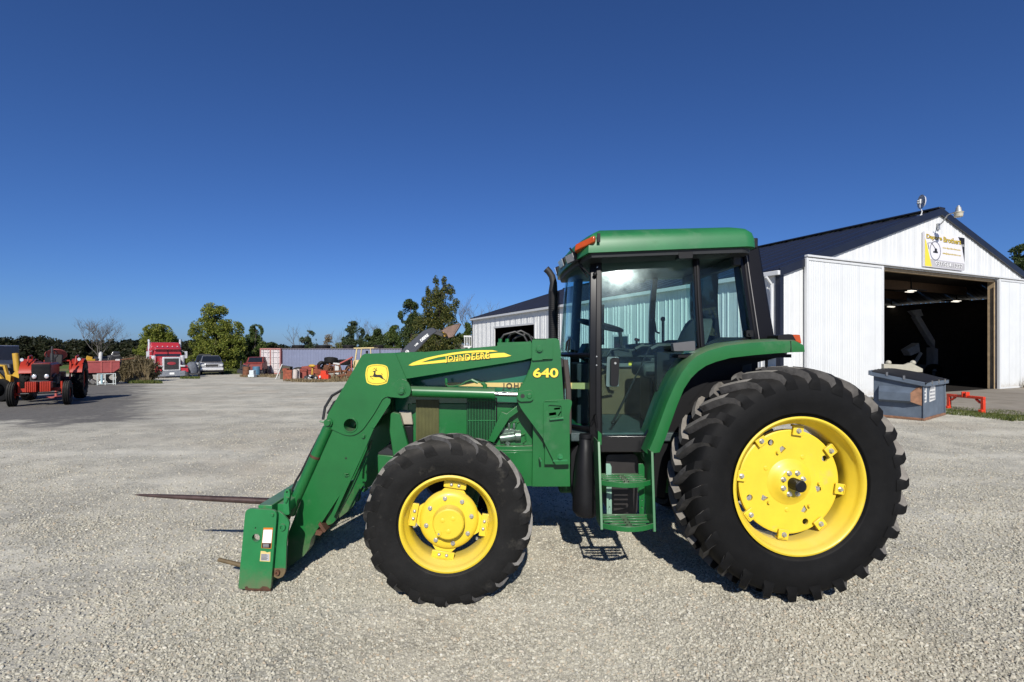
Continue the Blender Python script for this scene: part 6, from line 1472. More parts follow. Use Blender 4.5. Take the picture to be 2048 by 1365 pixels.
mb = MB(); mb.loft([[Vector((x, y, z_)) for y, z_ in ((-1.15, .75), (-1.15, 2.3), (-1.0, zt_), (1.0, zt_), (1.15, 2.3), (1.15, .75))] for x, zt_ in ((-3.15, 2.62), (-3.5, 2.90), (-5.2, 2.94))]); mb.build('sleeper', TRED, tr, bev=.06, seg=3)
mb = MB()
for y in (-.7, -.35, 0, .35, .7): mb.ball((-2.3, y, 2.56), (.06, .05, .05), 8, 5)
mb.build('roof_lights', LENS, tr)
mb = MB(); mb.box((-.27, -.62, .57), (-.18, .62, 1.70)); gr_ = mb.build('grille_frame', CHROME, tr, bev=.03)
mb = MB(); mb.box((-.185, -.50, .66), (-.172, .50, 1.58))
for k in range(16): mb.box((-.172, -.49 + k * .064, .67), (-.162, -.475 + k * .064, 1.57))
mb.build('grille', DKMET, gr_)
mb = MB(); i = mb.mark(); mb.lathe([(0, -.012), (.28, -.012), (.30, 0)], 28); mb.xf(i, Matrix.Translation((-.158, 0, 1.17)) @ Matrix.Rotation(R(90), 4, 'Z') @ Matrix.Diagonal((1, 1, .42, 1))); mb.build('oval_emblem', M_('emblem_red', (.28, .03, .04), .4), gr_)
mb = MB(); mb.add([(-.05, -.9, .14), (-.05, .9, .14), (-.05, .9, .56), (-.05, -.9, .56), (-.3, -1.19, .16), (-.3, 1.19, .16), (-.3, 1.19, .54), (-.3, -1.19, .54)], [(0, 1, 2, 3), (1, 5, 6, 2), (4, 0, 3, 7), (3, 2, 6, 7), (0, 4, 5, 1)]); bp_ = mb.build('bumper', M_('dull_chrome', (.45, .46, .48), .35, metal=.8, var=.2), tr)
mb = MB(); mb.box((-.048, -.16, .27), (-.042, .16, .43)); mb.build('licence_plate', WHITE, bp_)
mb = MB(); mb.box((-9.0, -.42, .62), (-.4, .42, .82))
for x in (-6.6, -7.9):
    for s_ in (-1, 1): wheel(mb, (x, s_ * .92, .5), .5, .5, 20, .25)
mb.build('chassis', DKMET, tr)
mb = MB(); 
for s_ in (-1, 1): mb.cyl((-2.6, s_ * .85, .62), (-4.2, s_ * .85, .62), .3, n=16)
mb.build('fuel_tank', CHROME, tr)

# ---- pickups
def pickup(name, label, x, y, rot, paint, lights=True):
    t_ = thing(name, label, 'pickup', (x, y, gz(x, y)), rot, 'pickups parked beside the red truck')
    sec = lambda h_, zb_, zt_, x_, r_=.08: [Vector((x_, yy, zz)) for yy, zz in ((-h_, zb_), (-h_, zt_ - r_), (-h_ + r_, zt_), (h_ - r_, zt_), (h_, zt_ - r_), (h_, zb_))]
    mb = MB(); mb.loft([sec(.86, .52, 1.06, -.05), sec(.96, .42, 1.12, -.25), sec(1.0, .40, 1.20, -1.45), sec(1.0, .40, 1.20, -3.3), sec(1.0, .42, 1.24, -5.5)]); mb.build('body', paint, t_, bev=.04, seg=3)
    mb = MB(); mb.loft([sec(.92, 1.15, 1.19, -1.15, .02), sec(.76, 1.15, 1.80, -1.95, .1), sec(.76, 1.15, 1.84, -2.8, .1), sec(.78, 1.15, 1.76, -3.5, .1), sec(.90, 1.15, 1.2, -3.75, .02)]); mb.build('cab', paint, t_, bev=.02)
    mb = MB(); mb.add([(-1.17, -.83, 1.22), (-1.17, .83, 1.22), (-1.90, .68, 1.75), (-1.90, -.68, 1.75)], [(0, 1, 2, 3)])
    for k in range(4): mb.v[k] += Vector((.02, 0, .03))
    mb.build('windscreen', DGLASS, t_)
    for s_ in (-1, 1):
        mb = MB(); mb.add([(-1.5, s_ * .915, 1.24), (-3.4, s_ * .90, 1.24), (-3.2, s_ * .79, 1.70), (-2.05, s_ * .79, 1.70)], [(0, 1, 2, 3)]); mb.build('side_glass', DGLASS, t_)
        for xx in (-.95, -4.4):
            mb = MB(); wheel(mb, (xx, s_ * .88, .39), .39, .26, 24, .24); w_ = mb.build('wheel', RUB, t_)
            mb = MB(); disc(mb, (xx, s_ * .88, .39), .24, .2); mb.build('rim', SILV, w_)
        mb = MB(); mb.box((-.10, s_ * .62, .82), (.0, s_ * .90, 1.06)); mb.build('headlight', LENS, t_, bev=.02)
        mb = MB(); mb.box((-1.55, s_ * 1.0, 1.22), (-1.40, s_ * 1.24, 1.42)); mb.build('mirror', BLKP, t_, bev=.02)
    mb = MB(); mb.box((-.06, -.60, .74), (.02, .60, 1.08)); g_ = mb.build('grille_frame', CHROME, t_, bev=.02)
    mb = MB(); mb.box((.021, -.53, .78), (.03, .53, 1.02)).box((.03, -.12, .86), (.035, .12, .94)); mb.build('grille', DKMET, g_)
    mb = MB(); mb.box((-.12, -.95, .44), (.08, .95, .70)); mb.build('bumper', CHROME, t_, bev=.05, seg=3)
    mb = MB(); mb.box((-.1, -.8, .25), (.0, .8, .45)); mb.build('valance', BLKP, t_)
    mb = MB(); mb.box((-.08, -.99, .32), (-5.3, .99, .42)); mb.build('underbody', DKMET, t_)
    return t_
px1, py1 = P(424, 0, 48).x, 48
pickup('pickup_truck', 'silver pickup parked facing the yard beside the red semi truck', px1, py1, R(-57), SILV)
px2, py2 = P(410, 0, 55.5).x, 55.5
pk2 = pickup('pickup_truck', 'dark pickup with a light bar parked behind the silver one', px2, py2, R(-58), M_('dark_blue_paint', (.035, .045, .07), .3, var=.1, coat=.4))
mb = MB(); mb.box((-2.9, -.6, 1.85), (-2.6, .6, 1.97)); mb.build('light_bar', DKMET, pk2, bev=.02)
# covered cart between truck and pickup
cx_, cy_ = P(384, 0, 42.5).x, 42.5
ct = thing('covered_cart', 'small cart under a grey tarp between red truck and silver pickup', 'cart', (cx_, cy_, gz(cx_, cy_)), R(-55))
mb = MB(); rings = []
for (z_, rx, ry) in ((.35, .32, .46), (.65, .34, .48), (.95, .30, .40), (1.2, .20, .28), (1.30, .08, .14)):
    rings.append([Vector((rx * math.cos(a) * (1 + .12 * math.sin(5 * a + z_ * 4)), ry * math.sin(a) * (1 + .1 * math.sin(4 * a)), z_)) for a in [2 * math.pi * k / 22 for k in range(22)]])
mb.loft(rings); mb.build('tarp', TARP, ct, sm=60)
mb = MB(); wheel(mb, (0, -.5, .28), .28, .16); wheel(mb, (0, .5, .28), .28, .16); mb.box((-.5, -.5, .25), (.5, .5, .36)).cyl((.4, 0, .3), (1.3, 0, .3), .04, n=8).cyl((1.2, 0, 0), (1.2, 0, .4), .04, n=8); mb.build('frame', DKMET, ct)
scrap('white_drum_lamp', 'white-topped dark drum beside the red truck bumper', P(374, 0, 42).x, 42, gz(-27, 42), lambda m: m.cyl((0, 0, 0), (0, 0, .62), .2, n=14).ball((0, 0, .72), .14), DKMET, cat='drum')

# ---- old red truck cab and bits by the containers
ox, oy = P(505, 0, 47).x, 47
old = thing('old_red_truck', 'derelict dark red truck cab by the container', 'truck', (ox, oy, gz(ox, oy)), R(-75))
mb = MB(); mb.loft([[Vector((x, y, z_)) for y, z_ in ((-.8, .5), (-.82, 1.15), (-.66, zt_), (.66, zt_), (.82, 1.15), (.8, .5))] for x, zt_ in ((-.1, 1.0), (-.9, 1.12), (-1.0, 1.2), (-1.35, 1.66), (-2.2, 1.7), (-2.4, 1.2))]); mb.build('cab', M_('old_red', (.17, .030, .024), .55, var=.3, dirt=(.10, .05, .03), dirt_amt=.4), old, bev=.03)
mb = MB(); mb.add([(-1.0, -.62, 1.2), (-1.0, .62, 1.2), (-1.33, .56, 1.62), (-1.33, -.56, 1.62)], [(0, 1, 2, 3)])
for k in range(4): mb.v[k] += Vector((.03, 0, .03))
mb.build('windscreen', DGLASS, old)
mb = MB()
for s_ in (-1, 1): wheel(mb, (-.6, s_ * .75, .35), .35, .2); wheel(mb, (-2.6, s_ * .75, .35), .35, .2)
mb.box((-3.4, -.7, .55), (-2.4, .7, .75)); mb.build('chassis', DKMET, old)
def gp(px, Y): x = P(px, 0, Y).x; return x, Y, gz(x, Y)
def drum(m, r=.29, h=.88): m.cyl((0, 0, 0), (0, 0, h), r, n=20); [m.lathe([(r, -.012), (r + .014, 0), (r, .012)], 20) for _ in ()]; m.cyl((0, 0, h * .33 - .012), (0, 0, h * .33 + .012), r + .012, n=20).cyl((0, 0, h * .66 - .012), (0, 0, h * .66 + .012), r + .012, n=20)
x, y, z = gp(512.5, 43.5); scrap('barrel', 'blue steel barrel by the derelict red truck', x, y, z, drum, M_('barrel_blue', (.07, .17, .26), .5, var=.15), cat='barrel')
x, y, z = gp(493, 43); scrap('barrel', 'rusty red barrel left of the blue barrel', x, y, z, drum, JRUST, cat='barrel')
x, y, z = gp(505, 42); scrap('white_tote', 'small white tank in a dark frame before the blue barrel', x, y, z, lambda m: m.cbox((0, 0, .42), (.36, .4, .36)).cbox((0, 0, .14), (.5, .5, .2)), M_('tote_white', (.5, .55, .56), .5), cat='tank')
x, y, z = gp(487, 44.5); scrap('scrap_machine', 'dark machine frame left of the derelict truck', x, y, z, lambda m: m.cbox((0, 0, .4), (.9, .5, .3), (.1, .2, 0)).cyl((-.3, 0, .3), (-.2, 0, 1.35), .05, n=8).cyl((.2, 0, .3), (.5, 0, 1.1), .05, n=8).cbox((.1, 0, .8), (.5, .4, .3), (.2, .3, .4)), DKMET)

# ---- shipping containers
CBLUE = M_('container_blue', (.155, .175, .26), .6, var=.08, scale=1.5, dirt=(.13, .10, .10), dirt_amt=.12, dirt_scale=1.2)
CWHITE = M_('container_white', (.50, .46, .46), .6, var=.15, scale=3, dirt=(.24, .06, .05), dirt_amt=.42, dirt_scale=2.2)
CRED = M_('container_red', (.30, .05, .045), .6, var=.15, dirt=(.42, .38, .37), dirt_amt=.25, dirt_scale=3)
cY = 51.0; c0, c1 = P(563, 0, cY).x, P(803, 0, cY).x
cb = thing('shipping_container', 'long blue-grey corrugated shipping container behind the scrap row', 'container', (c0, cY, gz(c0, cY)), 0)
cl = c1 - c0
mb = MB(); pts = []
x = .06; pts = [(0.0, 0.0)]
while x + .28 < cl: pts += [(x, .0), (x + .07, .0), (x + .11, .036), (x + .20, .036), (x + .24, .0)]; x += .278
pts.append((cl, 0))
rows = [[(a, b2, z_) for a, b2 in pts] for z_ in (.16, 2.5)]; mb.grid(rows); mb.build('corrugated_side', CBLUE, cb, sm=20)
mb = MB(); mb.box((0, -.03, 0), (cl, .06, .16)).box((0, -.03, 2.5), (cl, .06, 2.60)).box((-.05, -.05, 0), (.08, .1, 2.62)).box((cl - .08, -.05, 0), (cl + .05, .1, 2.62)).box((0, .08, .1), (cl, 2.4, 2.585)); mb.build('frame', M_('container_rail', (.10, .09, .11), .65, var=.2, dirt=(.14, .06, .04), dirt_amt=.4), cb)
eY = 50.6; ea, eb = P(521, 0, eY).x, P(561, 0, eY).x
ce = thing('shipping_container', 'rust-streaked white shipping container seen from its door end', 'container', (ea, eY, gz(ea, eY)), 0)
cw = eb - ea
mb = MB(); mb.box((0, .06, .08), (cw, 6.0, 2.58)); mb.build('shell', CRED, ce, bev=.01)
for k in range(2):
    a = .06 + k * (cw / 2); d_ = MB()
    pr = [(a, 0)]; 
    xx = a + .10
    for j in range(3): pr += [(xx, 0), (xx + .04, .03), (xx + .16, .03), (xx + .2, 0)]; xx += .28
    pr = [p for p in pr if p[0] < a + cw / 2 - .1] + [(a + cw / 2 - .1, 0)]
    d_.grid([[(p, b2, z_) for p, b2 in pr] for z_ in (.14, 2.46)]); do = d_.build('door', CWHITE, ce, sm=20)
    m2 = MB()
    for j in (.22, .68): m2.cyl((a + j * cw / 2, -.05, .14), (a + j * cw / 2, -.05, 2.46), .022, n=8)
    for zz in (.5, 1.1, 1.7, 2.2): m2.box((a + .05, -.04, zz), (a + cw / 2 - .15, -.02, zz + .05))
    m2.build('lock_rods', CWHITE, do)
mb = MB(); mb.box((0, -.06, 0), (cw, .05, .13)).box((0, -.06, 2.48), (cw, .05, 2.6)).box((-.03, -.07, .0), (.07, .05, 2.6)).box((cw - .07, -.07, 0), (cw + .03, .05, 2.6)).box((cw / 2 - .05, -.065, .13), (cw / 2 + .05, .02, 2.48)); mb.build('door_frame', M_('pale_red_frame', (.34, .15, .14), .6, var=.25, scale=4), ce)
# tyres lying on the container
for k, (pxc, wpx, lab) in enumerate(((596, 12, 'black tyre lying on the container, leftmost of four'), (646, 14, 'black tyre lying on the container, second from the left'), (697, 11.5, 'black tyre lying on the container, third from the left'), (757, 10, 'black tyre lying on the container, right of the tan canopy'))):
    r_ = wpx / F * cY; mb = MB(); wheel(mb, (0, 0, .16), r_, .36, 30, r_ * .5, 'z'); o = mb.build('tyre', RUBW, None)
    cx2 = P(pxc, 0, cY + 1).x; o.location = (cx2, cY + 1.0, gz(c0, cY) + 2.585 + .02); tag(o, lab, 'tyre', 'tyres on top of the container')

# ---- scrap row before the container
def sg(name, label, px, Y, build, mat, rot=0, cat='scrap', dz=0):
    x, y, z = gp(px, Y); return scrap(name, label, x, y, z + dz, build, mat, rot, None, cat)
def tyre_at(label, px, Y, r, w, dz, tilt, rz=0):
    x, y, z = gp(px, Y); mb = MB(); wheel(mb, (0, 0, 0), r, w, 30, r * .5); o = mb.build('tyre', RUBW, None); o.location = (x, y, z + dz); o.rotation_euler = (tilt, 0, rz); tag(o, label, 'tyre', 'tyres in the scrap row'); return o
tyre_at('big tyre lying tilted on top of the scrap row', 662, 40, .52, .5, 1.38, R(80))
tyre_at('tyre standing at the left foot of the topmost tyre', 643, 40.6, .38, .3, 1.0, R(20), R(60))
tyre_at('wide dark tyre lying under the red plank', 690, 41.5, .60, .45, 1.18, R(86))
tyre_at('dark tyre low in the middle of the scrap row', 611, 39.5, .42, .35, .70, R(75), R(10))
tyre_at('dark tyre half buried left of the yellow disc', 596, 39.2, .44, .3, .55, R(50), R(30))
tyre_at('tyre at the back of the row under the topmost tyre', 655, 41.4, .5, .4, .75, R(70))
tyre_at('dark tyre leaning at the right end of the scrap row', 703, 40.6, .5, .34, .52, R(15), R(20))
tyre_at('tyre lying in front of the container near the dark hood', 628, 41.8, .45, .35, .85, R(84))
sg('white_pole', 'white pole leaning at the left end of the scrap row', 558, 38.2, lambda m: m.cyl((-.25, 0, .0), (.2, .1, 1.15), .045, n=10), SCR[3], cat='pole')
sg('scrap_hood', 'dark olive machine hood at the left end of the scrap row', 573, 38.6, lambda m: m.cbox((0, 0, .75), (.72, .5, .5), (0, R(8), 0)).cbox((-.1, 0, .3), (.6, .4, .6)), M_('olive_dark', (.055, .05, .03), .6, var=.3))
sg('scrap_machine', 'orange-red rusty machine body beside the white cylinders', 577, 36.9, lambda m: m.cbox((0, 0, .38), (.6, .5, .72), (0, .05, .1)).cbox((-.2, 0, .75), (.3, .4, .2), (.1, .2, 0)), M_('rusty_orange', (.21, .052, .024), .75, var=.5, scale=5))
sg('white_cylinder', 'tall off-white cylinder, the wider of two in the scrap row', 590, 36.0, lambda m: m.cyl((0, 0, 0), (.03, 0, .78), .17, n=18).cyl((.03, 0, .78), (.03, 0, .80), .15, n=18), M_('offwhite_rust', (.48, .42, .38), .6, var=.15, dirt=(.3, .15, .1), dirt_amt=.3))
sg('white_cylinder', 'narrow off-white cylinder, the right one of two in the scrap row', 597, 36.3, lambda m: m.cyl((0, 0, 0), (-.02, 0, .80), .11, n=16).cyl((-.02, 0, .80), (-.02, 0, .83), .08, n=12), M_('offwhite_rust', (0, 0, 0)))
sg('scrap_box', 'dull red steel box right of the white cylinders', 606, 37.0, lambda m: m.cbox((0, 0, .36), (.6, .5, .68), (0, 0, .15)).cbox((.1, -.1, .75), (.5, .4, .12), (.1, .1, .2)), M_('dull_red', (.22, .045, .03), .7, var=.3))
sg('yellow_disc', 'small yellow oval disc on the red hood in the scrap row', 624, 38.0, lambda m: m.ball((0, 0, 1.02), (.26, .15, .12), 14, 8).cyl((0, 0, .3), (0, .1, .95), .06, n=8), YELM)
sg('scrap_hood', 'red hood with silver edge in the middle of the scrap row', 622, 38.8, lambda m: m.cbox((0, 0, .85), (1.2, .6, .36), (0, R(-6), 0)).cbox((0, 0, .4), (1.0, .5, .5)), M_('dull_red', (0, 0, 0)))
sg('scrap_engine', 'black engine parts with white fittings low in the scrap row', 621, 35.6, lambda m: [m.cbox((random.Random(k).uniform(-.5, .5), random.Random(k + 5).uniform(-.2, .2), .10 + .035 * (k % 6)), (.24, .2, .18), (k, 2 * k, k)) for k in range(12)], DKMET)
sg('scrap_fittings', 'pale metal fittings among the black engine parts', 630, 35.3, lambda m: [m.cbox((random.Random(k).uniform(-.55, .4), 0, .1 + .09 * (k % 4)), (.16, .12, .1), (k, k, k)) for k in range(6)], SCR[3])
sg('orange_bucket', 'bright orange steel scoop in front of the scrap row', 649, 35.6, lambda m: m.prism([(-.36, 0), (.36, 0), (.34, .42), (.20, .44), (.14, .72), (-.18, .72), (-.22, .46), (-.36, .40)], -.2, .25), ORANGE)
sg('scrap_axle', 'rusty axle with spoked wheel under the big tyres', 668, 37.8, lambda m: m.cyl((-.9, 0, .5), (.9, .2, .62), .09, n=12).lathe([(.50, -.04), (.55, -.04), (.55, .04), (.50, .04)], 30, (.1, -.25, .6), closed=True).box((.06, -.28, .1), (.14, -.22, 1.1)).box((-.4, -.28, .56), (.6, -.22, .64)).cyl((-.7, 0, .1), (-.3, 0, 1.2), .07, n=8).cyl((.7, 0, .1), (.4, 0, 1.1), .07, n=8).cbox((-.5, .2, .8), (.6, .4, .4), (.2, .3, 0)), JRUST)
sg('red_plank', 'faded red plank slanting up over the dark tyres', 691, 39.5, lambda m: m.bar((-.62, -.2, .98), (.62, -.2, 1.62), .3, .10).bar((.5, -.1, 0), (.5, -.1, 1.5), .08, .08), FADED, cat='plank')
sg('white_slab', 'small white slab at the foot of the red plank', 674, 39.2, lambda m: m.cbox((0, 0, 1.12), (.5, .3, .16), (0, .1, 0)).cbox((0, .1, .5), (.3, .3, 1.0)), SCR[3])
sg('scrap_implement', 'rusty implement frame at the right end of the scrap row', 697, 36.6, lambda m: m.cyl((-.8, 0, .25), (.9, 0, .5), .06, n=8).cyl((-.6, 0, .05), (0, 0, .9), .05, n=8).cyl((.5, .1, .0), (0, 0, .95), .05, n=8).cbox((.2, .1, .4), (.7, .4, .35), (.1, .2, .3)).lathe([(.25, -.03), (.3, -.03), (.3, .03), (.25, .03)], 20, (.55, -.2, .3), closed=True), JRUST)
sg('scrap_sheet', 'orange sheet metal panel behind the orange scoop', 640, 37.0, lambda m: m.cbox((0, 0, .6), (.9, .3, .3), (.2, R(12), 0)).cbox((0, .1, .25), (.5, .3, .5)), M_('rusty_orange', (0, 0, 0)))
# tan canopy frame of an old forklift
fy = 37.0; f0 = gp(730, fy)
fk = thing('forklift', 'old tan forklift with open overhead guard behind the scrap row', 'forklift', f0, 0, world=True)
TAN = M_('forklift_tan', (.50, .40, .19), .55, var=.12, dirt=(.28, .18, .08), dirt_amt=.25)
q = lambda x, y, d=fy: P(x, y, d)
mb = MB(); mb.bar(q(712, 697), q(752, 696), 1.1, .08, up=(0, 0, 1)); mb.bar(q(714, 697, fy - .5), q(708, 737, fy - .5), .08, .10, up=(0, 1, 0)).bar(q(723, 698, fy - .5), q(720, 735, fy - .5), .06, .09, up=(0, 1, 0)).bar(q(741, 697, fy - .5), q(744, 735, fy - .5), .06, .10, up=(0, 1, 0)).bar(q(714, 697, fy + .5), q(708, 737, fy + .5), .08, .10, up=(0, 1, 0)).bar(q(741, 697, fy + .5), q(744, 735, fy + .5), .06, .10, up=(0, 1, 0)); mb.build('overhead_guard', TAN, fk, bev=.008)
mb = MB(); mb.pp([(706, 722), (716, 720), (724, 735), (765, 735), (770, 764), (706, 764)], fy - .55, 1.1); mb.build('body', TAN, fk, bev=.04)
mb = MB(); mb.bar(q(734, 702), q(733, 735), .12, .16, up=(0, 1, 0)).cbox(q(728, 738), (.4, .5, .3)); mb.build('seat', DKMET, fk)
mb = MB()
for xx in (716, 758):
    for dy in (-.5, .5): c = q(xx, 760, fy + dy); c.z = gz(c.x, c.y) + .32; mb = MB(); wheel(mb, c, .32, .22); mb.build('wheel', RUB, fk)
mb = MB(); mb.bar(q(760, 697), q(760, 760), .06, .05, up=(0, 1, 0)); mb.build('mast_rail', DKMET, fk)

# ---- loader boom of a machine behind the tractor
by = 24.0; b0 = gp(815, by)
bk = thing('backhoe', 'machine with raised dark boom and rusty bucket behind the green tractor', 'backhoe', b0, 0, world=True)
q = lambda x, y, d=by: P(x, y, d)
DKB = M_('boom_slate', (.030, .035, .048), .5, var=.2)
mb = MB(); mb.pp(rnd([(800, 706), (812, 692), (846, 662), (865, 655), (874, 663), (862, 670), (835, 700), (822, 712), (806, 714)], 3, 2), by - .12, .24); bm_ = mb.build('boom', DKB, bk, bev=.015)
a, b_ = q(841, 682.5, by - .125), q(860, 667, by - .125); text('DEERE', .175, WHITE, face_frame(a, b_ - a, (0, 0, 1)), bm_, offset=.006, sx=.95)
a, b_ = q(829.5, 692.5, by - .125), q(837, 686, by - .125); text('310SE', .10, WHITE, face_frame(a, b_ - a, (0, 0, 1)), bm_, offset=.004, sx=.85)
mb = MB(); c = q(814.5, 704, by - .121); mb.lathe([(.060, -.004), (.085, -.004), (.085, .0), (.06, 0)], 20, c, closed=True).bar(c + Vector((-.05, -.003, -.02)), c + Vector((.05, -.003, .02)), .03, .004, up=(0, 1, 0)); mb.build('boom_badge', WHITE, bm_)
mb = MB(); mb.bar(q(866, 664), q(886, 671), .14, .16, up=(0, 1, 0)).bar(q(880, 668), q(897, 676), .14, .12, up=(0, 1, 0)).bar(q(868, 660), q(884, 664), .1, .08, up=(0, 1, 0)); mb.build('dipper', DKMET, bk, bev=.01)
mb = MB(); mb.pp(rnd([(885, 662), (892, 660), (893, 672), (888, 674)], 1, 2), by - .2, .4); mb.build('bucket_hinge', YELM, bk, bev=.01)
mb = MB(); w2 = .42
pr = [(882, 662), (900, 653), (921, 648), (917, 656), (905, 674), (897, 676), (893, 668)]
mb.pp(pr, by - w2, .03); mb.prism([(q(x, y).x, q(x, y).z) for x, y in pr], by + w2 - .03, by + w2)
mb.bar(q(890, 658), q(921, 648), .84, .03, up=(0, 0, 1)).bar(q(905, 674), q(921, 648), .84, .025, up=(1, 0, 0)); mb.build('bucket', M_('bucket_brown', (.16, .10, .075), .6, var=.3, dirt=(.10, .05, .03), dirt_amt=.3), bk, bev=.008)
mb = MB(); mb.tube([q(800, 706, by - .05), q(796, 712, by - .05), q(800, 720, by)], .05, 8).bar(q(812, 712), q(812, 745), .3, .3, up=(0, 1, 0)); mb.build('swing_post', DKMET, bk)
mb = MB(); c = q(830, 760); mb.prism([(c.x - 1.2, b0[2] + .45), (c.x + 1.6, b0[2] + .45), (c.x + 1.65, b0[2] + .8), (c.x + 1.5, b0[2] + 1.15), (c.x + .3, b0[2] + 1.22), (c.x + .15, b0[2] + .9), (c.x - .7, b0[2] + .85), (c.x - 1.2, b0[2] + .7)], by - .5, by + .7); mb.build('body', YELM, bk, bev=.05)
mb = MB(); mb.cbox((c.x - .2, by + .1, b0[2] + 1.0), (.4, .5, .12)).cbox((c.x - .42, by + .1, b0[2] + 1.2), (.1, .5, .4)); mb.build('seat', BLKP, bk, bev=.03)
mb = MB()
for dx in (-.8, 1.1):
    for dy in (-.6, .8): mb = MB(); wheel(mb, (c.x + dx, by + dy, b0[2] + .45), .45, .3); mb.build('wheel', RUB, bk)

# ---- white railing and grey board fence by the barn's far corner
r0 = gp(938, 44.5)
rl = thing('white_railing', 'short white railing beside the far corner of the barn', 'railing', (r0[0], 44.5, r0[2]), 0)
mb = MB(); h0 = 1.95
for k in range(6): mb.box((-.42 + k * .15, -.03, h0), (-.37 + k * .15, .03, h0 + .85))
mb.box((-.46, -.04, h0 + .80), (.46, .04, h0 + .92)).box((-.46, -.05, h0 - .12), (.46, .05, h0)).box((-.1, -.06, 0), (.1, .06, h0 - .12)); mb.build('rails', TRIMW, rl)
f0 = gp(921, 46)
gf = thing('board_fence', 'weathered grey board fence left of the white railing', 'fence', (f0[0], 46, f0[2]), 0)
for k in range(9):
    mb = MB(); mb.box((-.62 + k * .14, 0, 0), (-.62 + k * .14 + .125, .03, 2.05 + .03 * (k % 3))); mb.build('board', M_('grey_board', (.14, .135, .13), .8, var=.25), gf)

# ================================================================== TREES AND WEEDS
def leaf_mat(name, c0, c1, c2, trans=.38):
    m = bpy.data.materials.new(name); n, l, b = nodes_of(m)
    ge = n.new('ShaderNodeNewGeometry'); rp = ramp(n, [(0, c0), (.55, c1), (1, c2)]); l.new(ge.outputs['Random Per Island'], rp.inputs['Fac'])
    l.new(rp.outputs[0], b.inputs['Base Color']); b.inputs['Roughness'].default_value = .55; b.inputs['Specular IOR Level'].default_value = .3
    tr = n.new('ShaderNodeBsdfTranslucent'); l.new(rp.outputs[0], tr.inputs[0])
    mx = n.new('ShaderNodeMixShader'); mx.inputs[0].default_value = trans; l.new(b.outputs[0], mx.inputs[1]); l.new(tr.outputs[0], mx.inputs[2]); l.new(mx.outputs[0], n['Material Output'].inputs['Surface'])
    MATS[name] = m; return m
LEAF1 = leaf_mat('leaves_yellowgreen', (.07, .10, .016), (.165, .20, .032), (.28, .275, .055))
LEAF2 = leaf_mat('leaves_green', (.036, .070, .018), (.080, .122, .030), (.15, .18, .048))
LEAF3 = leaf_mat('leaves_dark', (.026, .048, .014), (.060, .090, .028), (.11, .135, .045))
LEAF4 = leaf_mat('leaves_bluegreen', (.030, .052, .022), (.060, .085, .036), (.095, .12, .055))
LEAFD = leaf_mat('dry_weed', (.16, .115, .06), (.26, .20, .11), (.36, .29, .17))
GRASS = leaf_mat('grass_blades', (.050, .080, .016), (.10, .135, .028), (.19, .19, .06))
BARK = M_('bark', (.055, .045, .036), .9, var=.3, scale=9, bump=.3, bscale=20)
BARKG = M_('grey_twigs', (.10, .09, .08), .9, var=.25, scale=5)
def leaves_mesh(name, pts, size, seed, mat, parent=None, up=.0):
    rg = np.random.default_rng(seed); n = len(pts); pts = np.asarray(pts, dtype=np.float64)
    a = rg.normal(size=(n, 3)); a /= np.linalg.norm(a, axis=1)[:, None]
    b = rg.normal(size=(n, 3)); b -= (b * a).sum(1)[:, None] * a; b /= np.linalg.norm(b, axis=1)[:, None]
    s = (size * rg.uniform(.55, 1.35, n))[:, None]
    v = np.stack([pts - a * s, pts + b * s * .55, pts + a * s, pts - b * s * .55], 1).reshape(-1, 3)
    me = bpy.data.meshes.new(name); me.vertices.add(4 * n); me.vertices.foreach_set('co', v.ravel())
    me.loops.add(4 * n); me.loops.foreach_set('vertex_index', np.arange(4 * n, dtype=np.int32))
    me.polygons.add(n); me.polygons.foreach_set('loop_start', np.arange(0, 4 * n, 4, dtype=np.int32))
    me.materials.append(mat); me.update(calc_edges=True)
    ob = bpy.data.objects.new(name, me); COL.objects.link(ob)
    if parent is not None: ob.parent = parent
    return ob
def clump_points(clumps, n, seed, freq=1.2, thr=.05):
    rg = np.random.default_rng(seed); vol = np.array([c[3] * c[4] * c[5] for c in clumps]) ** .75; vol /= vol.sum()
    out = []
    for c, f in zip(clumps, vol):
        k = int(n * f); d = rg.normal(size=(k * 2, 3)); d /= np.linalg.norm(d, axis=1)[:, None]
        r_ = rg.uniform(0, 1, k * 2) ** (.42)
        p = d * r_[:, None] * np.array(c[3:6]) + np.array(c[:3])
        m = 0
        for q_ in p:
            if mnoise.noise(Vector((q_[0] * freq + seed, q_[1] * freq, q_[2] * freq))) > thr - .12:
                out.append(q_); m += 1
                if m >= k: break
    return out
def limbs(mb, p, d, L, r_, depth, rg, droop_=0.0, nb=3):
    pts, rs = [p], [r_]
    q_ = p.copy(); dd = d.copy()
    for k in range(4):
        dd = (dd + Vector((rg.uniform(-.18, .18), rg.uniform(-.18, .18), rg.uniform(-.05, .12)))).normalized(); q_ = q_ + dd * L / 4; pts.append(q_.copy()); rs.append(r_ * (1 - .17 * (k + 1)))
    mb.tube(pts, rs, 6 if depth > 1 else 4)
    if depth <= 0: return
    for k in range(nb):
        t_ = rg.uniform(.35, 1.0); i = min(3, int(t_ * 4)); b0_ = pts[i].lerp(pts[i + 1], t_ * 4 - i)
        a = rg.uniform(0, 2 * math.pi); out = Vector((math.cos(a), math.sin(a), rg.uniform(.3, 1.1))).normalized()
        limbs(mb, b0_, (dd * .55 + out * .75).normalized(), L * rg.uniform(.5, .72), r_ * .5, depth - 1, rg, droop_, nb)
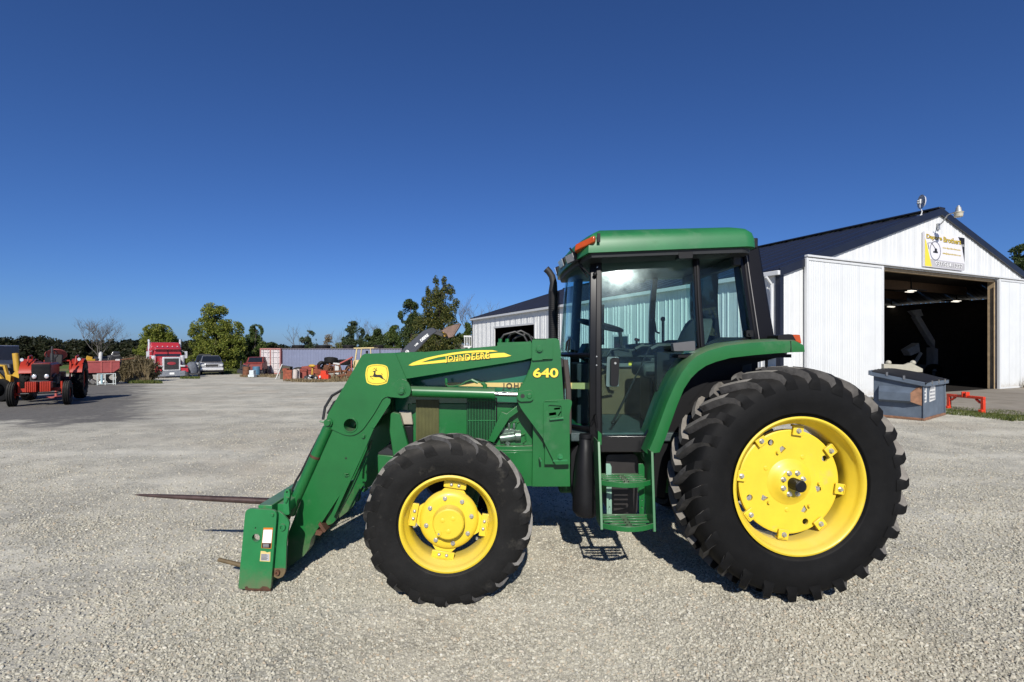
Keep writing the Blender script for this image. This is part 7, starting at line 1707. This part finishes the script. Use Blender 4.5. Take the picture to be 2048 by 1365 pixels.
def tree(name, label, px, Y, clumps_px, n, size, mat, trunk=.16, seed=1, group=None, depthr=.8, thr=.05, freq=1.2):
    x = P(px, 0, Y).x; z0 = gz(x, Y)
    root = thing(name, label, 'tree', (x, Y, z0), 0, group)
    cl = []
    rg = random.Random(seed)
    for (cx, cy, rx, ry) in clumps_px:
        c = P(cx, cy, Y); k = Y / F
        cl.append((c.x - x, rg.uniform(-.35, .35) * rx * k, c.z - z0, rx * k, rx * k * depthr, ry * k))
    pts = clump_points(cl, n, seed, freq, thr)
    leaves_mesh('crown', pts, size, seed, mat, root)
    mb = MB(); top = max(cl, key=lambda c: c[2])
    mb.tube([Vector((0, 0, -.1)), Vector((.05, 0, top[2] * .35)), Vector((top[0] * .5, top[1] * .4, top[2] * .7)), Vector((top[0], top[1], top[2]))], [trunk, trunk * .8, trunk * .5, trunk * .15], 8)
    for c in cl:
        s_ = Vector((.05, 0, max(.5, c[2] * .45))); e = Vector(c[:3]); mb.tube([s_, s_.lerp(e, .5) + Vector((0, 0, -.1)), e], [trunk * .45, trunk * .3, trunk * .1], 6)
        for _ in range(3):
            o = Vector((rg.uniform(-1, 1) * c[3], rg.uniform(-1, 1) * c[4], rg.uniform(-.6, 1) * c[5])) * .8; mb.tube([e, e + o * .5, e + o], [trunk * .14, trunk * .09, trunk * .03], 4)
    mb.build('trunk', BARK, root, fix=False)
    return root
def bare_tree(name, label, px, Y, top, seed, r_=.10, spread=.5, nb=4, depth=3, base_split=3, L=None):
    x = P(px, 0, Y).x; z0 = gz(x, Y); H = CZ - (top - HY) / F * Y - z0
    root = thing(name, label, 'tree', (x, Y, z0), 0, 'leafless trees')
    rg = random.Random(seed); mb = MB()
    h0 = H * .30
    mb.tube([Vector((0, 0, -.1)), Vector((0, 0, h0 * .5)), Vector((.03, 0, h0))], [r_, r_ * .85, r_ * .75], 7); mb.build('trunk', BARKG, root, fix=False)
    mb = MB()
    for k in range(base_split):
        a = 2 * math.pi * k / base_split + rg.uniform(-.3, .3); d = Vector((math.cos(a) * spread, math.sin(a) * spread, 1)).normalized()
        limbs(mb, Vector((.03, 0, h0 * rg.uniform(.75, 1))), d, H * .45, r_ * .55, depth, rg, nb=nb)
    mz = max(v.z for v in mb.v); f = (H - h0 * .8) / (mz - h0 * .8)
    for v in mb.v: v.z = h0 * .8 + (v.z - h0 * .8) * f
    mb.build('branches', BARKG, root, fix=False, sm=0)
G1 = 'leafy trees behind the yard'
tree('broadleaf_tree', 'large yellow-green tree rising behind the silver pickup', 432, 60, [(432, 625, 26, 20), (420, 655, 38, 22), (455, 660, 34, 22), (405, 690, 26, 22), (440, 695, 42, 22), (470, 690, 28, 26), (412, 722, 30, 18), (450, 726, 34, 16), (390, 668, 13, 12)], 29925, 0.106, LEAF1, .26, 3, G1)
tree('broadleaf_tree', 'darker tree right of the large yellow-green tree', 508, 66, [(512, 662, 14, 14), (502, 685, 22, 18), (520, 696, 14, 16), (495, 712, 24, 18), (515, 722, 18, 14)], 13230, 0.101, LEAF2, .16, 5, G1)
tree('broadleaf_tree', 'round green tree behind the red semi truck', 316, 62, [(318, 660, 26, 12), (297, 672, 22, 14), (338, 672, 17, 14), (316, 684, 36, 16), (305, 700, 30, 16), (340, 702, 20, 16)], 16380, 0.106, LEAF1, .22, 8, G1)
tree('broadleaf_tree', 'tall olive-green tree with ragged top beside the barn', 872, 46, [(872, 565, 7, 14), (888, 562, 6, 12), (895, 585, 15, 18), (872, 595, 22, 20), (880, 625, 34, 24), (860, 650, 36, 26), (898, 650, 20, 24), (862, 685, 44, 24), (895, 690, 30, 22), (912, 608, 8, 12), (857, 582, 6, 10), (850, 605, 10, 12)], 28350, 0.080, leaf_mat('leaves_olive', (.032, .050, .014), (.085, .10, .025), (.18, .165, .045)), .2, 11, G1, thr=-.08, freq=1.6)
tree('broadleaf_tree', 'dark rounded tree left of the tall olive-green tree', 822, 50, [(822, 612, 16, 14), (815, 632, 20, 18), (830, 645, 22, 20), (818, 668, 20, 18), (835, 690, 26, 18)], 14490, 0.085, LEAF3, .16, 13, G1)
tree('broadleaf_tree', 'small blue-green tree between two leafless trees above the container', 617, 72, [(617, 668, 13, 7), (614, 680, 17, 8), (620, 692, 16, 10), (616, 704, 18, 10)], 4095, 0.106, LEAF4, .10, 17, G1, thr=.12)
tree('broadleaf_tree', 'open grey-green tree above the container middle', 708, 62, [(706, 652, 12, 10), (715, 665, 14, 14), (698, 668, 12, 12), (704, 688, 20, 12), (722, 690, 16, 14), (690, 680, 8, 8)], 8190, 0.095, LEAF4, .14, 19, G1, thr=.10)
tree('broadleaf_tree', 'dark bushy tree right of the open grey-green tree', 752, 60, [(750, 668, 16, 12), (742, 680, 16, 14), (764, 678, 14, 14), (752, 695, 26, 14)], 9450, 0.095, LEAF3, .14, 23, G1, thr=.08)
tree('broadleaf_tree', 'dense dark green tree left of the raised boom', 789, 56, [(790, 662, 12, 12), (784, 678, 18, 16), (796, 690, 18, 16), (778, 698, 18, 12)], 10710, 0.090, LEAF2, .14, 29, G1)
tree('broadleaf_tree', 'low bright green bush by the barn far corner', 930, 52, [(932, 660, 12, 16), (925, 680, 18, 16), (940, 682, 14, 18), (915, 698, 18, 12)], 8820, 0.085, LEAF2, .10, 31, G1)
tree('broadleaf_tree', 'pale thin bush above the container beside a broken trunk', 660, 74, [(657, 676, 8, 8), (655, 690, 12, 10), (662, 702, 12, 8)], 2205, 0.095, LEAFD, .06, 33, G1, thr=.12)
tree('broadleaf_tree', 'low yellow-green scrub above the container right of the pale bush', 684, 70, [(680, 694, 12, 9), (696, 700, 14, 8), (668, 702, 12, 7)], 2835, 0.095, LEAF1, .06, 35, G1, thr=.1)
tree('broadleaf_tree', 'dark tree showing past the barn roof at the right edge', 2062, 46, [(2062, 505, 34, 20), (2050, 530, 26, 14), (2075, 545, 44, 30), (2066, 600, 46, 40)], 20475, 0.106, LEAF3, .26, 37, G1)
tree('broadleaf_tree', 'small dark tree in the gap left of the container', 548, 80, [(545, 692, 11, 7), (538, 704, 18, 8), (553, 706, 14, 8)], 4725, 0.127, LEAF3, .12, 39, G1)
bare_tree('bare_tree', 'grey leafless tree above the scrap wagon', 198, 52, 630, 3, .09, .45, 5, 3, 5)
bare_tree('bare_tree', 'leafless tree with forked trunk above the container left end', 592, 70, 645, 5, .10, .30, 3, 2, 3)
bare_tree('bare_tree', 'pale leafless saplings above the container middle', 676, 68, 655, 7, .07, .5, 3, 2, 4)
bare_tree('bare_tree', 'leafless tree over the open grey-green tree', 726, 64, 630, 9, .10, .45, 4, 3, 4)
bare_tree('bare_tree', 'leafless tree over the dark bushy tree', 766, 62, 636, 10, .09, .35, 4, 3, 3)
bare_tree('bare_tree', 'grey leafless tree beside the barn roof left end', 948, 62, 585, 12, .13, .55, 4, 3, 4)
bare_tree('bare_tree', 'broken dead trunk between two bushes above the container', 641, 72, 672, 14, .10, .5, 2, 1, 2)
# far wood that reads as one mass
def far_wood():
    rg = np.random.default_rng(21); cl = []
    prof = [(-400, 676), (0, 677), (60, 673), (90, 675), (120, 681), (230, 682), (380, 682), (480, 684), (530, 688), (600, 694), (960, 692)]
    for Y0 in (82.0, 104.0):
        px_ = -420.0
        while px_ < 960:
            Y = Y0 + rg.uniform(-5, 5); x = P(px_, 0, Y).x
            top = np.interp(px_, [q[0] for q in prof], [q[1] for q in prof]) + rg.uniform(-4, 5) + 3 * mnoise.noise(Vector((px_ * .05, 3, 0)))
            h_ = CZ - (top - HY) / F * Y + .88; w_ = rg.uniform(1.6, 2.8)
            cl.append((x, Y, -.9 + h_ * .45, w_ * 1.1, w_, h_ * .45)); cl.append((x + rg.uniform(-1, 1), Y, -.9 + h_ * .80, w_ * .6, w_ * .6, h_ * .22)); px_ += rg.uniform(10, 20)
    pts = clump_points(cl, 150000, 21, .5, -.3)
    ob = leaves_mesh('far_woods', pts, .26, 21, leaf_mat('wood_leaves', (.010, .016, .006), (.024, .030, .012), (.050, .048, .022)))
    tag(ob, 'dark wooded ridge along the horizon', 'woods', kind='stuff')
far_wood()
# tall grass and weed masses
def blades(name, label, spots, mat, seed, cat='weeds'):
    rg = random.Random(seed); vs, fs = [], []
    for (fx, n, h0, h1, wd, lean) in spots:
        for _ in range(n):
            x, y, z = fx(rg); h = rg.uniform(h0, h1); a = rg.uniform(0, 6.28); l_ = rg.uniform(0, lean) * h; a2 = rg.uniform(0, 6.28)
            dx, dy = math.cos(a) * wd, math.sin(a) * wd; lx, ly = math.cos(a2) * l_, math.sin(a2) * l_; o = len(vs)
            vs += [(x - dx, y - dy, z), (x + dx, y + dy, z), (x + dx * .7 + lx * .4, y + dy * .7 + ly * .4, z + h * .6), (x - dx * .7 + lx * .4, y - dy * .7 + ly * .4, z + h * .6), (x + lx, y + ly, z + h)]
            fs += [(o, o + 1, o + 2, o + 3), (o + 3, o + 2, o + 4)]
    me = bpy.data.meshes.new(name); me.from_pydata(vs, [], fs); me.materials.append(mat)
    ob = bpy.data.objects.new(name, me); COL.objects.link(ob); tag(ob, label, cat, kind='stuff'); return ob
def at_px(x0, x1, Y0, Y1):
    def f(rg):
        for _ in range(30):
            u, v = rg.random(), rg.random(); Y = Y0 + (Y1 - Y0) * v; X = P(x0 + (x1 - x0) * u, 0, Y).x
            if vnoise(X, Y, .7, 7) + .9 * min(1, 5 * min(u, 1 - u), 4 * min(v, 1 - v)) > .45 + .4 * rg.random(): break
        return X, Y, gz(X, Y)
    return f
def disc_at(px, py, rx, ry):
    c = GP(px, py)
    def f(rg):
        a = rg.uniform(0, 6.28); r_ = rg.random() ** .6; X = c.x + rx * r_ * math.cos(a); Y = c.y + ry * r_ * math.sin(a); return X, Y, gz(X, Y)
    return f
blades('tall_weeds', 'tall brown seeding weeds between the wagon and the red truck', [(at_px(238, 304, 33, 36.5), 700, .4, 1.7, .022, .5), (at_px(236, 312, 32.3, 33.5), 500, .1, .4, .02, .6)], LEAFD, 3)
wp = clump_points([(P(266, 0, 34.5).x, 34.5, .35, 1.1, 1.0, 1.0), (P(287, 0, 34.5).x, 34.6, .25, .9, .9, .95), (P(252, 0, 34.5).x, 34.6, .3, .9, .9, .9), (P(298, 0, 35).x, 35, .2, .7, .9, .8)], 9000, 9, 2.0, -.2)
tag(leaves_mesh('weed_foliage', wp, .07, 9, leaf_mat('weed_leaves', (.075, .058, .028), (.14, .11, .052), (.23, .19, .11))), 'brownish green leafy mass of the tall weeds', 'weeds', kind='stuff')
blades('dry_grass', 'dry tan grass fringe along the foot of the scrap row', [(at_px(548, 725, 33.0, 36.6), 3600, .04, .22, .02, .9), (at_px(478, 560, 41, 47), 1900, .05, .24, .025, .9), (at_px(560, 720, 36.5, 40), 1500, .12, .5, .02, .6)], LEAFD, 5, 'grass')
blades('lawn_grass', 'green grass strip beyond the gravel by the silver pickup', [(at_px(440, 525, 50, 62), 5200, .10, .30, .04, .5), (at_px(355, 400, 39, 41), 900, .06, .18, .03, .6), (at_px(240, 330, 31.5, 33), 1000, .06, .25, .02, .6)], GRASS, 6, 'grass')
def hitch_grass(rg):
    c = (ha + hb) / 2; a = rg.uniform(0, 6.28); r_ = rg.random() ** .55; X = c.x - .05 + 1.05 * r_ * math.cos(a) * (1 + .25 * math.sin(3 * a)); Y = c.y - .75 + 1.5 * r_ * math.sin(a) * (1 + .2 * math.cos(5 * a)); return X, Y, .0
blades('grass_patch', 'green and yellow grass patch under the orange hitch frame', [(hitch_grass, 5200, .02, .09, .006, .9), (disc_at(1758, 818, .25, .5), 260, .1, .4, .012, .5)], GRASS, 7, 'grass')
blades('barn_weeds', 'dry weeds against the foot of the right barn door', [(lambda rg: (lambda p: (p.x, p.y, p.z))(BP(16.2 + rg.uniform(-1.4, 2.2), -.45 + rg.uniform(-.5, .2), .0)), 900, .1, .65, .012, .5)], LEAFD, 8)
